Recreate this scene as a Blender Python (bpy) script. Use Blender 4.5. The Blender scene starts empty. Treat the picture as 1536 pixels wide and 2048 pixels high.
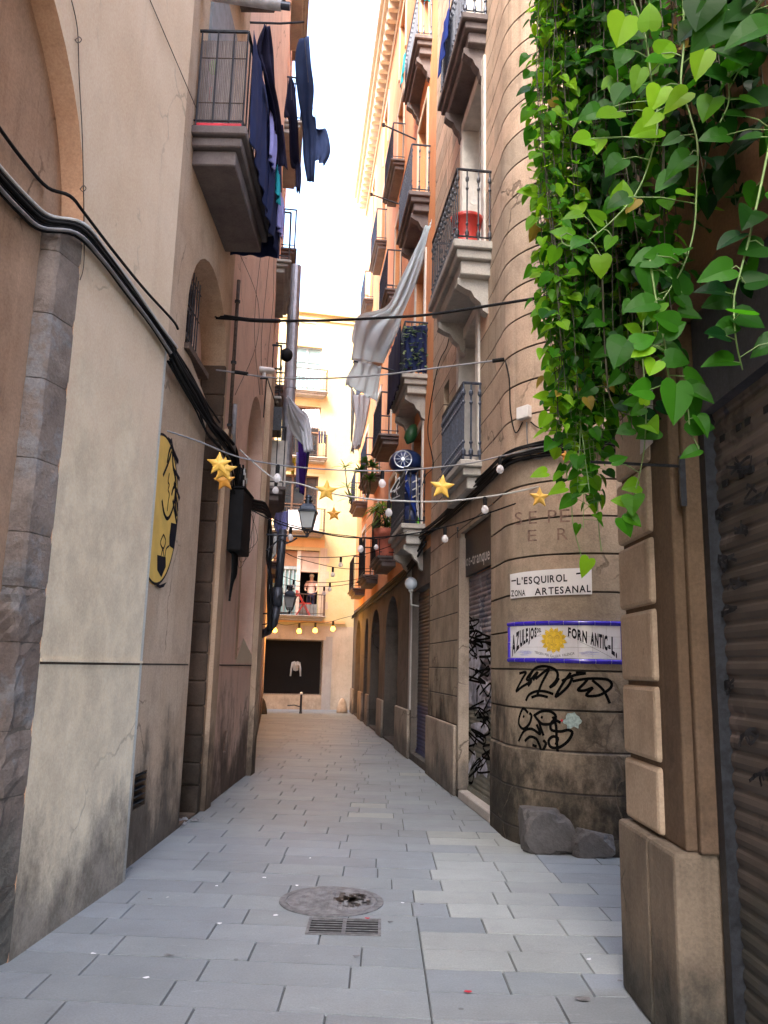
import bpy, bmesh, math, random
from mathutils import Vector, Matrix
random.seed(7)
R = math.radians
scene = bpy.context.scene
COL = scene.collection

# ------------------------------------------------------------------ camera, light, exposure
H = 1.6
FPX, CX, CY, HOR = 1613.0, 768.0, 1024.0, 310.0
U = Vector((207.0, FPX * FPX / HOR, -FPX)).normalized()
Yf = (Vector((0, 0, -1)) - U * U.dot(Vector((0, 0, -1)))).normalized()
Xr = Yf.cross(U)
cam_d = bpy.data.cameras.new('camera')
cam = bpy.data.objects.new('camera', cam_d)
COL.objects.link(cam)
rot = Matrix(((Xr[0], Xr[1], Xr[2]), (Yf[0], Yf[1], Yf[2]), (U[0], U[1], U[2])))
cam.matrix_world = Matrix.Translation((0, 0, H)) @ rot.to_4x4()
cam_d.sensor_fit = 'VERTICAL'
cam_d.sensor_height = 36
cam_d.lens = 36 * FPX / 2048
cam_d.clip_start = 0.05
cam_d.clip_end = 500
scene.camera = cam
scene.view_settings.view_transform = 'Standard'
scene.view_settings.look = 'None'
scene.view_settings.gamma = 1
scene.view_settings.exposure = 3.4
SUN_EL, SUN_AZ = 50.0, 150.0      # azimuth measured from +Y towards -X
w = bpy.data.worlds.new('World')
scene.world = w
w.use_nodes = True
nt = w.node_tree
bg = nt.nodes['Background']
sky = nt.nodes.new('ShaderNodeTexSky')
sky.sky_type = 'NISHITA'
sky.sun_disc = False
sky.sun_elevation = R(SUN_EL)
sky.sun_rotation = R(-SUN_AZ)
sky.dust_density = 4.0
sky.air_density = 1.0
sky.ozone_density = 1.0
nt.links.new(sky.outputs[0], bg.inputs[0])
bg.inputs[1].default_value = 0.15
sd = bpy.data.lights.new('sun', 'SUN')
sd.energy = 0.8
sd.angle = R(14)
sd.color = (1.0, 0.94, 0.85)
sun = bpy.data.objects.new('sun', sd)
COL.objects.link(sun)
to_sun = Vector((-math.sin(R(SUN_AZ)) * math.cos(R(SUN_EL)), math.cos(R(SUN_AZ)) * math.cos(R(SUN_EL)), math.sin(R(SUN_EL))))
sun.rotation_euler = to_sun.to_track_quat('Z', 'Y').to_euler()
scene.cycles.max_bounces = 8
scene.cycles.diffuse_bounces = 6
scene.cycles.transparent_max_bounces = 6

# ------------------------------------------------------------------ survey helpers: pixel rays met with real planes
def ray(px, py):
    d = Vector(((px - CX) / FPX, (CY - py) / FPX, -1.0))
    return Vector((d.dot(Xr), d.dot(Yf), d.dot(U)))
def G(px, py, z=0.0):
    r = ray(px, py)
    return Vector((0, 0, H)) + r * ((z - H) / r.z)
def D(px, py, Y):
    r = ray(px, py)
    return Vector((0, 0, H)) + r * (Y / r.y)
class Pl:
    """vertical plane through two ground points; s runs from a to b, off is towards the street"""
    def __init__(self, a, b, side):
        self.a = Vector((a[0], a[1], 0)); b = Vector((b[0], b[1], 0))
        self.d = (b - self.a).normalized()
        self.n = Vector((-self.d.y, self.d.x, 0)) if side == 'R' else Vector((self.d.y, -self.d.x, 0))
    def pt(self, s, z, off=0.0):
        return self.a + self.d * s + self.n * off + Vector((0, 0, z))
    def sz(self, px, py, off=0.0):
        r = ray(px, py); o = Vector((0, 0, H)); a = self.a + self.n * off
        t = (a - o).dot(self.n) / r.dot(self.n)
        p = o + r * t
        return (p - self.a).dot(self.d), p.z
    def px(self, px, py, off=0.0):
        s, z = self.sz(px, py, off)
        return self.pt(s, z, off)
    def sy(self, Y):
        return (Y - self.a.y) / self.d.y
RA = Pl((1.22, 8.92), (-0.86, 28.0), 'R')
L1 = Pl((-1.95, 4.72), (-1.85, 6.38), 'L')
L2 = Pl((-1.95, 6.38), (-1.92, 12.33), 'L')
L3 = Pl((-1.87, 12.33), (-4.13, 29.41), 'L')
PB = Pl((1.34, 0.0), (1.33, 4.53), 'R')
EN = Pl((-3.97, 30.18), (-1.23, 30.77), 'L')
class Curve:
    """wall path of the corner house: flat stretch, quarter round, side lane"""
    def __init__(self):
        self.c = Vector((2.12, 8.43, 0)); self.r = 0.86
        self.a0 = math.atan2(8.43 - 8.5, 1.28 - 2.12)
    def pt(self, s, z, off=0.0):
        th = math.pi + s / self.r
        if s < 0: # tangent stretch towards the street facade
            p = self.c + Vector((-(self.r + off), -s, 0)); return p + Vector((0, 0, z))
        L = self.r * math.pi / 2
        if s > L:
            return self.c + Vector((s - L, -(self.r + off), 0)) + Vector((0, 0, z))
        return self.c + Vector((math.cos(th), math.sin(th), 0)) * (self.r + off) + Vector((0, 0, z))
    def sz(self, px, py):
        r = ray(px, py); o = Vector((0, 0, H)) - self.c
        a = r.x ** 2 + r.y ** 2; b = 2 * (o.x * r.x + o.y * r.y); c = o.x ** 2 + o.y ** 2 - self.r ** 2
        q = b * b - 4 * a * c
        if q < 0: q = 0
        t = (-b - math.sqrt(q)) / (2 * a)
        p = Vector((0, 0, H)) + r * t
        th = math.atan2(p.y - self.c.y, p.x - self.c.x)
        if th < 0: th += 2 * math.pi
        return (th - math.pi) * self.r, p.z
CV = Curve()

# ------------------------------------------------------------------ object helpers
def tag(o, label=None, cat=None, group=None, kind=None):
    if label: o['label'] = label
    if cat: o['category'] = cat
    if group: o['group'] = group
    if kind: o['kind'] = kind
    return o
def thing(name, label, cat, loc=(0, 0, 0), rz=0.0, group=None):
    o = bpy.data.objects.new(name, None); COL.objects.link(o)
    o.location = loc; o.rotation_euler = (0, 0, rz); o.empty_display_size = 0.1
    return tag(o, label, cat, group)
def origin(o):
    v = Vector((0, 0, 0))
    while o is not None:
        v += o.location; o = o.parent
    return v
class MB:
    def __init__(self): self.v = []; self.f = []; self.c = []
    def add(self, vs, fs, col=None):
        n = len(self.v)
        self.v += [Vector(p) for p in vs]
        self.f += [tuple(i + n for i in f) for f in fs]
        self.c += [col] * len(fs)
    def quad(self, a, b, c, d, col=None): self.add([a, b, c, d], [(0, 1, 2, 3)], col)
    def hexa(self, p, col=None):
        self.add(p, [(0, 3, 2, 1), (4, 5, 6, 7), (0, 1, 5, 4), (1, 2, 6, 5), (2, 3, 7, 6), (3, 0, 4, 7)], col)
    def box(self, x0, x1, y0, y1, z0, z1, col=None):
        self.hexa([(x0, y0, z0), (x1, y0, z0), (x1, y1, z0), (x0, y1, z0), (x0, y0, z1), (x1, y0, z1), (x1, y1, z1), (x0, y1, z1)], col)
    def pbox(self, pl, s0, s1, z0, z1, o0, o1, col=None):
        P = pl.pt
        self.hexa([P(s0, z0, o0), P(s1, z0, o0), P(s1, z0, o1), P(s0, z0, o1), P(s0, z1, o0), P(s1, z1, o0), P(s1, z1, o1), P(s0, z1, o1)], col)
    def tube(self, pts, r, n=8, cap=True, r2=None):
        pts = [Vector(p) for p in pts]
        if len(pts) < 2: return
        base = len(self.v); m = len(pts)
        prev = None
        for i, p in enumerate(pts):
            t = (pts[min(i + 1, m - 1)] - pts[max(i - 1, 0)])
            if t.length < 1e-7: t = Vector((0, 0, 1))
            t.normalize()
            if prev is None:
                a = t.orthogonal().normalized()
            else:
                a = prev - t * prev.dot(t)
                a = a.normalized() if a.length > 1e-6 else t.orthogonal().normalized()
            prev = a; b = t.cross(a)
            rr = r if r2 is None else r + (r2 - r) * i / (m - 1)
            for k in range(n):
                th = 2 * math.pi * k / n
                self.v.append(p + (a * math.cos(th) + b * math.sin(th)) * rr)
        for i in range(m - 1):
            for k in range(n):
                self.f.append((base + i * n + k, base + i * n + (k + 1) % n, base + (i + 1) * n + (k + 1) % n, base + (i + 1) * n + k)); self.c.append(None)
        if cap:
            self.f.append(tuple(base + k for k in reversed(range(n)))); self.c.append(None)
            self.f.append(tuple(base + (m - 1) * n + k for k in range(n))); self.c.append(None)
    def lathe(self, prof, c, n=16, axis=None, cap=True):
        """prof: (r, h) pairs up the axis"""
        ax = Vector(axis or (0, 0, 1)).normalized(); a = ax.orthogonal().normalized(); b = ax.cross(a); c = Vector(c)
        base = len(self.v)
        for r, h in prof:
            for k in range(n):
                th = 2 * math.pi * k / n
                self.v.append(c + ax * h + (a * math.cos(th) + b * math.sin(th)) * r)
        for i in range(len(prof) - 1):
            for k in range(n):
                self.f.append((base + i * n + k, base + i * n + (k + 1) % n, base + (i + 1) * n + (k + 1) % n, base + (i + 1) * n + k)); self.c.append(None)
        if cap:
            self.f.append(tuple(base + k for k in reversed(range(n)))); self.c.append(None)
            self.f.append(tuple(base + (len(prof) - 1) * n + k for k in range(n))); self.c.append(None)
    def ball(self, c, rx, ry=None, rz=None, n=14, m=9):
        ry = ry or rx; rz = rz or rx; c = Vector(c)
        vs = [c + Vector((0, 0, -rz))]
        for i in range(1, m):
            ph = math.pi * i / m
            for k in range(n):
                th = 2 * math.pi * k / n
                vs.append(c + Vector((rx * math.sin(ph) * math.cos(th), ry * math.sin(ph) * math.sin(th), -rz * math.cos(ph))))
        vs.append(c + Vector((0, 0, rz)))
        fs = [(0, 1 + (k + 1) % n, 1 + k) for k in range(n)]
        for i in range(m - 2):
            for k in range(n):
                a = 1 + i * n
                fs.append((a + k, a + (k + 1) % n, a + n + (k + 1) % n, a + n + k))
        L = len(vs) - 1; a = 1 + (m - 2) * n
        fs += [(a + k, a + (k + 1) % n, L) for k in range(n)]
        self.add(vs, fs)
    def ribbon(self, pts, w, nrm, smooth=3):
        """flat painted stroke: pts 3D, nrm function or vector"""
        P = [Vector(p) for p in pts]
        if smooth > 1 and len(P) > 2: P = spline(P, smooth)
        for i in range(len(P) - 1):
            t = (P[i + 1] - P[i])
            if t.length < 1e-6: continue
            t.normalize(); b = t.cross(nrm).normalized() * w / 2
            e = t * w * 0.25
            self.add([P[i] - b - e, P[i] + b - e, P[i + 1] + b + e, P[i + 1] - b + e], [(0, 1, 2, 3)])
    def build(self, name, m, parent=None, smooth=False, label=None):
        me = bpy.data.meshes.new(name)
        o = origin(parent) if parent is not None else Vector((0, 0, 0))
        me.from_pydata([tuple(p - o) for p in self.v], [], self.f)
        if m: me.materials.append(m)
        if any(c is not None for c in self.c):
            at = me.color_attributes.new('tint', 'FLOAT_COLOR', 'CORNER')
            i = 0
            for f, c in zip(self.f, self.c):
                c = c or (0.5, 0.5, 0.5)
                for _ in f:
                    at.data[i].color = (c[0], c[1], c[2], 1); i += 1
        if smooth: me.polygons.foreach_set('use_smooth', [True] * len(me.polygons))
        me.update()
        ob = bpy.data.objects.new(name, me); COL.objects.link(ob)
        if parent is not None: ob.parent = parent
        if label: ob['label'] = label
        return ob
def spline(P, k):
    out = []
    n = len(P)
    for i in range(n - 1):
        p0 = P[max(i - 1, 0)]; p1 = P[i]; p2 = P[i + 1]; p3 = P[min(i + 2, n - 1)]
        for j in range(k):
            t = j / k
            out.append(0.5 * ((2 * p1) + (p2 - p0) * t + (2 * p0 - 5 * p1 + 4 * p2 - p3) * t * t + (3 * p1 - p0 - 3 * p2 + p3) * t ** 3))
    out.append(P[-1])
    return out
def bevel(o, wd=0.006, seg=1):
    b = o.modifiers.new('bevel', 'BEVEL'); b.width = wd; b.segments = seg; b.limit_method = 'ANGLE'; b.angle_limit = R(40)
    return o
def solid(o, t=0.003):
    s = o.modifiers.new('solid', 'SOLIDIFY'); s.thickness = t; s.offset = 0
    return o
def copy_tree(o, parent=None):
    c = o.copy(); COL.objects.link(c)
    if parent is not None: c.parent = parent
    for ch in [x for x in bpy.data.objects if x.parent == o]: copy_tree(ch, c)
    return c

# ------------------------------------------------------------------ materials
def newmat(name):
    m = bpy.data.materials.new(name); m.use_nodes = True
    return m, m.node_tree, m.node_tree.nodes['Principled BSDF']
def N(nt, typ, **kw):
    n = nt.nodes.new(typ)
    for k, v in kw.items():
        if k.startswith('i_'):
            n.inputs[k[2:].replace('_', ' ')].default_value = v
        else: setattr(n, k, v)
    return n
def noise(nt, co, scale, detail=4, rough=0.55, sc=None):
    if sc is not None:
        mp = N(nt, 'ShaderNodeMapping'); mp.inputs['Scale'].default_value = sc
        nt.links.new(co, mp.inputs['Vector']); co = mp.outputs[0]
    n = N(nt, 'ShaderNodeTexNoise'); n.inputs['Scale'].default_value = scale
    n.inputs['Detail'].default_value = detail; n.inputs['Roughness'].default_value = rough
    nt.links.new(co, n.inputs['Vector'])
    return n.outputs['Fac']
def ramp(nt, fac, lo, hi, a=0.0, b=1.0):
    n = N(nt, 'ShaderNodeMapRange'); n.interpolation_type = 'SMOOTHSTEP'
    n.inputs['From Min'].default_value = lo; n.inputs['From Max'].default_value = hi
    n.inputs['To Min'].default_value = a; n.inputs['To Max'].default_value = b
    nt.links.new(fac, n.inputs['Value'])
    return n.outputs[0]
def mix(nt, fac, a, b, mode='MIX'):
    n = N(nt, 'ShaderNodeMix'); n.data_type = 'RGBA'; n.blend_type = mode
    for s, v in ((n.inputs[0], fac), (n.inputs[6], a), (n.inputs[7], b)):
        if hasattr(v, 'links'): nt.links.new(v, s)
        else: s.default_value = v if isinstance(v, (int, float)) else (v[0], v[1], v[2], 1)
    return n.outputs[2]
def mth(nt, op, a, b=0.0, c=0.0):
    n = N(nt, 'ShaderNodeMath'); n.operation = op
    for s, v in zip(n.inputs, (a, b, c)):
        if hasattr(v, 'links'): nt.links.new(v, s)
        else: s.default_value = v
    return n.outputs[0]
def wallmat(name, c1, c2, low_tint=None, dirt=(0.07, 0.06, 0.05), low=0.0, low_h=1.0, streak=0.3, blotch=0.3, bump=0.25, rough=0.9, joint=None, fine=0.12, grain=60.0, patch=None, crack=0.0):
    m, nt, bs = newmat(name)
    tc = N(nt, 'ShaderNodeTexCoord'); co = tc.outputs['Object']
    sep = N(nt, 'ShaderNodeSeparateXYZ'); nt.links.new(co, sep.inputs[0]); z = sep.outputs['Z']
    n1 = ramp(nt, noise(nt, co, 0.9, 6, 0.6), 0.3, 0.7)
    col = mix(nt, n1, c1, c2)
    if joint:
        z0, h, tk = joint
        # every course its own stone colour
        cell = mth(nt, 'FLOOR', mth(nt, 'DIVIDE', mth(nt, 'SUBTRACT', z, z0 - 20 * h), h))
        wn = N(nt, 'ShaderNodeTexWhiteNoise'); wn.noise_dimensions = '2D'
        cb = N(nt, 'ShaderNodeCombineXYZ'); nt.links.new(cell, cb.inputs[0])
        sx = mth(nt, 'FLOOR', mth(nt, 'ADD', mth(nt, 'MULTIPLY', mth(nt, 'ADD', sep.outputs['X'], sep.outputs['Y']), 0.9), mth(nt, 'MULTIPLY', cell, 0.37)))
        nt.links.new(sx, cb.inputs[1]); nt.links.new(cb.outputs[0], wn.inputs['Vector'])
        col = mix(nt, 0.34, col, mix(nt, wn.outputs['Value'], tuple(x * 0.5 for x in c1), (min(1, c2[0] * 1.5), c2[1] * 1.15, c2[2])))
    if patch:
        col = mix(nt, mth(nt, 'MULTIPLY', ramp(nt, noise(nt, co, 1.7, 5, 0.7), 0.52, 0.6), patch[1]), col, patch[0])
    if blotch:
        n2 = ramp(nt, noise(nt, co, 2.6, 8, 0.65), 0.45, 0.75)
        col = mix(nt, mth(nt, 'MULTIPLY', n2, blotch), col, tuple(x * 0.45 for x in c1))
    if streak:
        n3 = ramp(nt, noise(nt, co, 1.0, 5, 0.6, (7, 7, 0.35)), 0.5, 0.78)
        col = mix(nt, mth(nt, 'MULTIPLY', n3, streak), col, tuple(x * 0.4 for x in c1))
        n3b = ramp(nt, noise(nt, co, 1.3, 4, 0.6, (9, 9, 0.5)), 0.55, 0.8)
        col = mix(nt, mth(nt, 'MULTIPLY', n3b, streak * 0.6), col, tuple(min(1, x * 1.35) for x in c2))
    if low_tint: # tint of the lower storey: colour, height of its ragged upper edge, strength
        e = mth(nt, 'ADD', mth(nt, 'DIVIDE', z, low_tint[1]), mth(nt, 'MULTIPLY', mth(nt, 'SUBTRACT', noise(nt, co, 1.1, 7, 0.7, (1, 1, 0.7)), 0.5), 1.5))
        col = mix(nt, mth(nt, 'MULTIPLY', ramp(nt, e, 1.25, 0.75), low_tint[2]), col, mix(nt, ramp(nt, noise(nt, co, 3.0, 7, 0.7), 0.35, 0.65), low_tint[0], tuple(x * 1.6 for x in low_tint[0])))
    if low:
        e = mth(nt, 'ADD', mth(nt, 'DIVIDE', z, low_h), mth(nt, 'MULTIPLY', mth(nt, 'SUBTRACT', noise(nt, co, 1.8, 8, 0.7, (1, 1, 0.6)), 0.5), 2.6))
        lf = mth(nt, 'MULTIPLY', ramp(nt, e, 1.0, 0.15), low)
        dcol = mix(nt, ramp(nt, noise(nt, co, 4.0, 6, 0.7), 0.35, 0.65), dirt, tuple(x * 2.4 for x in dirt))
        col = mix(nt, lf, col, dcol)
    n4 = noise(nt, co, grain, 3, 0.7)
    col = mix(nt, fine, col, mix(nt, ramp(nt, n4, 0.3, 0.7), (0, 0, 0), (1, 1, 1)), 'OVERLAY')
    hgt = mth(nt, 'ADD', mth(nt, 'MULTIPLY', n4, 0.25), mth(nt, 'MULTIPLY', noise(nt, co, 9, 6, 0.65), 0.75))
    if crack: # hairline cracks and small chipped spots
        dn = N(nt, 'ShaderNodeTexNoise'); dn.inputs['Scale'].default_value = 2.2; dn.inputs['Detail'].default_value = 6; nt.links.new(co, dn.inputs['Vector'])
        wc = mix(nt, 0.35, co, dn.outputs['Color'])
        vo = N(nt, 'ShaderNodeTexVoronoi'); vo.feature = 'DISTANCE_TO_EDGE'; vo.inputs['Scale'].default_value = 1.1; nt.links.new(wc, vo.inputs['Vector'])
        cf = mth(nt, 'MULTIPLY', ramp(nt, vo.outputs['Distance'], 0.010, 0.003), ramp(nt, noise(nt, co, 0.8, 3), 0.52, 0.60))
        chip = ramp(nt, noise(nt, co, 7.0, 7, 0.8), 0.665, 0.685)
        cf = mth(nt, 'MAXIMUM', mth(nt, 'MULTIPLY', cf, 0.7), mth(nt, 'MULTIPLY', chip, 0.5))
        col = mix(nt, mth(nt, 'MULTIPLY', cf, crack), col, tuple(x * 0.28 for x in c1)); hgt = mth(nt, 'SUBTRACT', hgt, mth(nt, 'MULTIPLY', cf, 0.8))
    if joint:
        z0, h, tk = joint
        fr = mth(nt, 'FRACT', mth(nt, 'DIVIDE', mth(nt, 'SUBTRACT', z, z0 - 20 * h), h))
        ab = mth(nt, 'MINIMUM', fr, mth(nt, 'SUBTRACT', 1.0, fr))
        jf = ramp(nt, ab, tk / h * 1.1, tk / h * 0.35)
        col = mix(nt, mth(nt, 'MULTIPLY', jf, 0.85), col, (0.035, 0.03, 0.028))
        hgt = mth(nt, 'SUBTRACT', hgt, mth(nt, 'MULTIPLY', jf, 1.5))
    nt.links.new(col, bs.inputs['Base Color'])
    bs.inputs['Roughness'].default_value = rough
    bs.inputs['Specular IOR Level'].default_value = 0.25
    bp = N(nt, 'ShaderNodeBump'); bp.inputs['Strength'].default_value = bump; bp.inputs['Distance'].default_value = 0.02
    nt.links.new(hgt, bp.inputs['Height']); nt.links.new(bp.outputs[0], bs.inputs['Normal'])
    return m
def plain(name, c, rough=0.6, metal=0.0, var=0.25, scale=8.0, bump=0.1, spec=0.5, sc=None):
    m, nt, bs = newmat(name)
    tc = N(nt, 'ShaderNodeTexCoord'); co = tc.outputs['Object']
    f = noise(nt, co, scale, 5, 0.6, sc)
    col = mix(nt, ramp(nt, f, 0.3, 0.7), tuple(x * (1 - var) for x in c), tuple(min(1, x * (1 + var)) for x in c))
    nt.links.new(col, bs.inputs['Base Color'])
    bs.inputs['Roughness'].default_value = rough; bs.inputs['Metallic'].default_value = metal
    bs.inputs['Specular IOR Level'].default_value = spec
    if bump:
        bp = N(nt, 'ShaderNodeBump'); bp.inputs['Strength'].default_value = bump; bp.inputs['Distance'].default_value = 0.01
        nt.links.new(noise(nt, co, scale * 6, 3), bp.inputs['Height']); nt.links.new(bp.outputs[0], bs.inputs['Normal'])
    return m
def tinted(name, rough=0.7, amt=0.25, scale=6, bump=0.2, trans=0.0, spec=0.4, grain=90):
    m, nt, bs = newmat(name)
    at = N(nt, 'ShaderNodeAttribute'); at.attribute_name = 'tint'
    tc = N(nt, 'ShaderNodeTexCoord'); co = tc.outputs['Object']
    col = mix(nt, mth(nt, 'MULTIPLY', ramp(nt, noise(nt, co, scale, 7, 0.65), 0.35, 0.7), amt), at.outputs['Color'], mix(nt, 1.0, at.outputs['Color'], (0.45, 0.45, 0.45), 'MULTIPLY'))
    if grain: col = mix(nt, 0.10, col, mix(nt, ramp(nt, noise(nt, co, grain, 3, 0.7), 0.3, 0.7), (0, 0, 0), (1, 1, 1)), 'OVERLAY')
    nt.links.new(col, bs.inputs['Base Color']); bs.inputs['Roughness'].default_value = rough
    bs.inputs['Specular IOR Level'].default_value = spec
    if bump:
        bp = N(nt, 'ShaderNodeBump'); bp.inputs['Strength'].default_value = bump; bp.inputs['Distance'].default_value = 0.006
        nt.links.new(noise(nt, co, scale * 5, 5, 0.6), bp.inputs['Height']); nt.links.new(bp.outputs[0], bs.inputs['Normal'])
    if trans:
        tr = N(nt, 'ShaderNodeBsdfTranslucent'); nt.links.new(mix(nt, 1.0, col, (1.5, 1.6, 0.7), 'MULTIPLY'), tr.inputs['Color'])
        mx = N(nt, 'ShaderNodeMixShader'); mx.inputs[0].default_value = trans
        out = nt.nodes['Material Output']
        nt.links.new(bs.outputs[0], mx.inputs[1]); nt.links.new(tr.outputs[0], mx.inputs[2]); nt.links.new(mx.outputs[0], out.inputs['Surface'])
    return m
def fabric(name, c, trans=0.2, var=0.15):
    m = plain(name, c, 0.85, 0, var, 5, 0.15, 0.2)
    nt = m.node_tree; bs = nt.nodes['Principled BSDF']
    tr = N(nt, 'ShaderNodeBsdfTranslucent'); tr.inputs['Color'].default_value = (c[0], c[1], c[2], 1)
    mx = N(nt, 'ShaderNodeMixShader'); mx.inputs[0].default_value = trans
    nt.links.new(bs.outputs[0], mx.inputs[1]); nt.links.new(tr.outputs[0], mx.inputs[2]); nt.links.new(mx.outputs[0], nt.nodes['Material Output'].inputs['Surface'])
    return m
def shuttermat(name, c, paints, z0, amt=0.8, low=None):
    """galvanised slats with sprayed paint clouds"""
    m, nt, bs = newmat(name)
    tc = N(nt, 'ShaderNodeTexCoord'); co = tc.outputs['Object']
    col = mix(nt, ramp(nt, noise(nt, co, 3, 6, 0.7), 0.3, 0.7), tuple(x * 0.6 for x in c), c)
    for i, (pc, th, sc) in enumerate(paints):
        mp = N(nt, 'ShaderNodeMapping'); mp.inputs['Location'].default_value = (i * 7.3, i * 3.1, i * 5.7 + z0); nt.links.new(co, mp.inputs['Vector'])
        f = ramp(nt, noise(nt, mp.outputs[0], sc, 5, 0.65), th, th + 0.035)
        col = mix(nt, mth(nt, 'MULTIPLY', f, amt), col, pc)
    if low:
        sep = N(nt, 'ShaderNodeSeparateXYZ'); nt.links.new(co, sep.inputs[0])
        e = mth(nt, 'ADD', sep.outputs['Z'], mth(nt, 'MULTIPLY', noise(nt, co, 5, 6, 0.7), low[2]))
        col = mix(nt, mth(nt, 'MULTIPLY', ramp(nt, e, low[1] + low[2] * 0.5 + 0.08, low[1] + low[2] * 0.5 - 0.05), 0.85), col, low[0])
    nt.links.new(col, bs.inputs['Base Color']); bs.inputs['Roughness'].default_value = 0.55; bs.inputs['Metallic'].default_value = 0.15
    return m
def emis(name, c, s):
    m, nt, bs = newmat(name)
    bs.inputs['Base Color'].default_value = (c[0], c[1], c[2], 1)
    bs.inputs['Emission Color'].default_value = (c[0], c[1], c[2], 1); bs.inputs['Emission Strength'].default_value = s
    return m
def glassy(name, c=(0.9, 0.95, 1.0), alpha=0.35, rough=0.05):
    m, nt, bs = newmat(name)
    bs.inputs['Base Color'].default_value = (c[0], c[1], c[2], 1); bs.inputs['Roughness'].default_value = rough
    tr = N(nt, 'ShaderNodeBsdfTransparent'); mx = N(nt, 'ShaderNodeMixShader'); mx.inputs[0].default_value = alpha
    nt.links.new(tr.outputs[0], mx.inputs[1]); nt.links.new(bs.outputs[0], mx.inputs[2]); nt.links.new(mx.outputs[0], nt.nodes['Material Output'].inputs['Surface'])
    return m
M = {}
M['cream'] = wallmat('cream_stucco', (0.69, 0.53, 0.37), (0.77, 0.62, 0.46), low_tint=((0.55, 0.50, 0.37), 3.1, 0.45), low=0.9, low_h=0.85, streak=0.08, blotch=0.10, bump=0.12, dirt=(0.11, 0.095, 0.08), crack=0.5)
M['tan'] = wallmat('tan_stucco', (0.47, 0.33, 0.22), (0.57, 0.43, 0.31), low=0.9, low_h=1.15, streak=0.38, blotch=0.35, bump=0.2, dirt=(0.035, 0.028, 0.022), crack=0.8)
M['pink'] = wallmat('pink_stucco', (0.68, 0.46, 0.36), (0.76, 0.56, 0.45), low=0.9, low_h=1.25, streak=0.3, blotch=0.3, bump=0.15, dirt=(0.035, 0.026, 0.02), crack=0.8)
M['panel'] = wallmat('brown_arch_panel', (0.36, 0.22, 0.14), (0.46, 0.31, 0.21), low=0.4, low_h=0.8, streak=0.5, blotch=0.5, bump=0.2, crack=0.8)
M['reveal'] = wallmat('orange_reveal', (0.55, 0.30, 0.17), (0.60, 0.38, 0.24), streak=0.3, blotch=0.3)
M['oldstone'] = wallmat('weathered_jamb_stone', (0.13, 0.10, 0.085), (0.27, 0.225, 0.195), streak=0.3, blotch=0.8, bump=1.0, patch=((0.24, 0.25, 0.26), 0.6), low=0.7, low_h=1.0, dirt=(0.04, 0.042, 0.036), crack=1.0)
M['brownwall'] = wallmat('brown_upper_stucco', (0.17, 0.085, 0.05), (0.22, 0.12, 0.07), streak=0.3, blotch=0.4)
M['mortar'] = wallmat('dark_mortar', (0.09, 0.075, 0.065), (0.14, 0.12, 0.10), streak=0.1)
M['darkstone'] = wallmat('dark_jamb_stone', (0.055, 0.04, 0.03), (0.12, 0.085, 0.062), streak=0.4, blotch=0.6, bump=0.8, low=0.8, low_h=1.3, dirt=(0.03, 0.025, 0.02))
M['guard'] = wallmat('grey_corner_render', (0.50, 0.49, 0.44), (0.58, 0.57, 0.52), streak=0.2, low=0.6, low_h=0.9)
M['sand'] = wallmat('sandstone_courses', (0.44, 0.345, 0.255), (0.55, 0.455, 0.36), low_tint=((0.20, 0.165, 0.12), 2.9, 0.8), low=1.0, low_h=1.7, streak=0.55, blotch=0.55, bump=0.6, joint=(0.15, 0.365, 0.011), dirt=(0.020, 0.017, 0.013), crack=1.0)
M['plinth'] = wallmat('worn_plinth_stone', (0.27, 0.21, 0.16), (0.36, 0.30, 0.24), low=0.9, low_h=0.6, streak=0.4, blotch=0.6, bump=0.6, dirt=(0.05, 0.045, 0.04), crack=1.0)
M['orange'] = wallmat('orange_stucco', (0.66, 0.28, 0.12), (0.72, 0.36, 0.18), streak=0.25, blotch=0.2, bump=0.1)
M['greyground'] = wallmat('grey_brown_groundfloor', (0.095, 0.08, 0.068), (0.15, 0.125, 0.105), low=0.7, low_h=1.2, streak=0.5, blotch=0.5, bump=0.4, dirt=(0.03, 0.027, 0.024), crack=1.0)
M['trim'] = wallmat('pale_cornice', (0.62, 0.50, 0.36), (0.7, 0.58, 0.44), streak=0.2, blotch=0.1, bump=0.1)
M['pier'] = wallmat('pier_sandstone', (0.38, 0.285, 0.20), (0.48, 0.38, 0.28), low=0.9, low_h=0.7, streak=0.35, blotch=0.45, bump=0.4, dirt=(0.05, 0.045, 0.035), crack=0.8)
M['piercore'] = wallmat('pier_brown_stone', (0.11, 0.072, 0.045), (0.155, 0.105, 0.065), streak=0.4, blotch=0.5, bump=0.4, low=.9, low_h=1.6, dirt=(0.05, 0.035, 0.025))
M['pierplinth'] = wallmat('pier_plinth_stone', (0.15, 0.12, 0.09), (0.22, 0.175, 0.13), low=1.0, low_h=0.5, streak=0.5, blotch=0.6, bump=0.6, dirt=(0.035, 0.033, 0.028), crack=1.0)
M['yellow'] = wallmat('pale_yellow_stucco', (0.58, 0.49, 0.25), (0.65, 0.57, 0.34), streak=0.12, blotch=0.06, bump=0.05)
M['apricot'] = wallmat('apricot_band', (0.75, 0.45, 0.20), (0.8, 0.52, 0.26), streak=0.15, blotch=0.06, bump=0.05)
M['endstone'] = wallmat('beige_shopfront_stone', (0.52, 0.42, 0.31), (0.60, 0.50, 0.39), streak=0.3, blotch=0.3, low=0.5, low_h=0.8, dirt=(0.2, 0.16, 0.12))
M['endgrey'] = wallmat('grey_stone_pilaster', (0.36, 0.33, 0.30), (0.44, 0.41, 0.38), streak=0.3, blotch=0.2)
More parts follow.
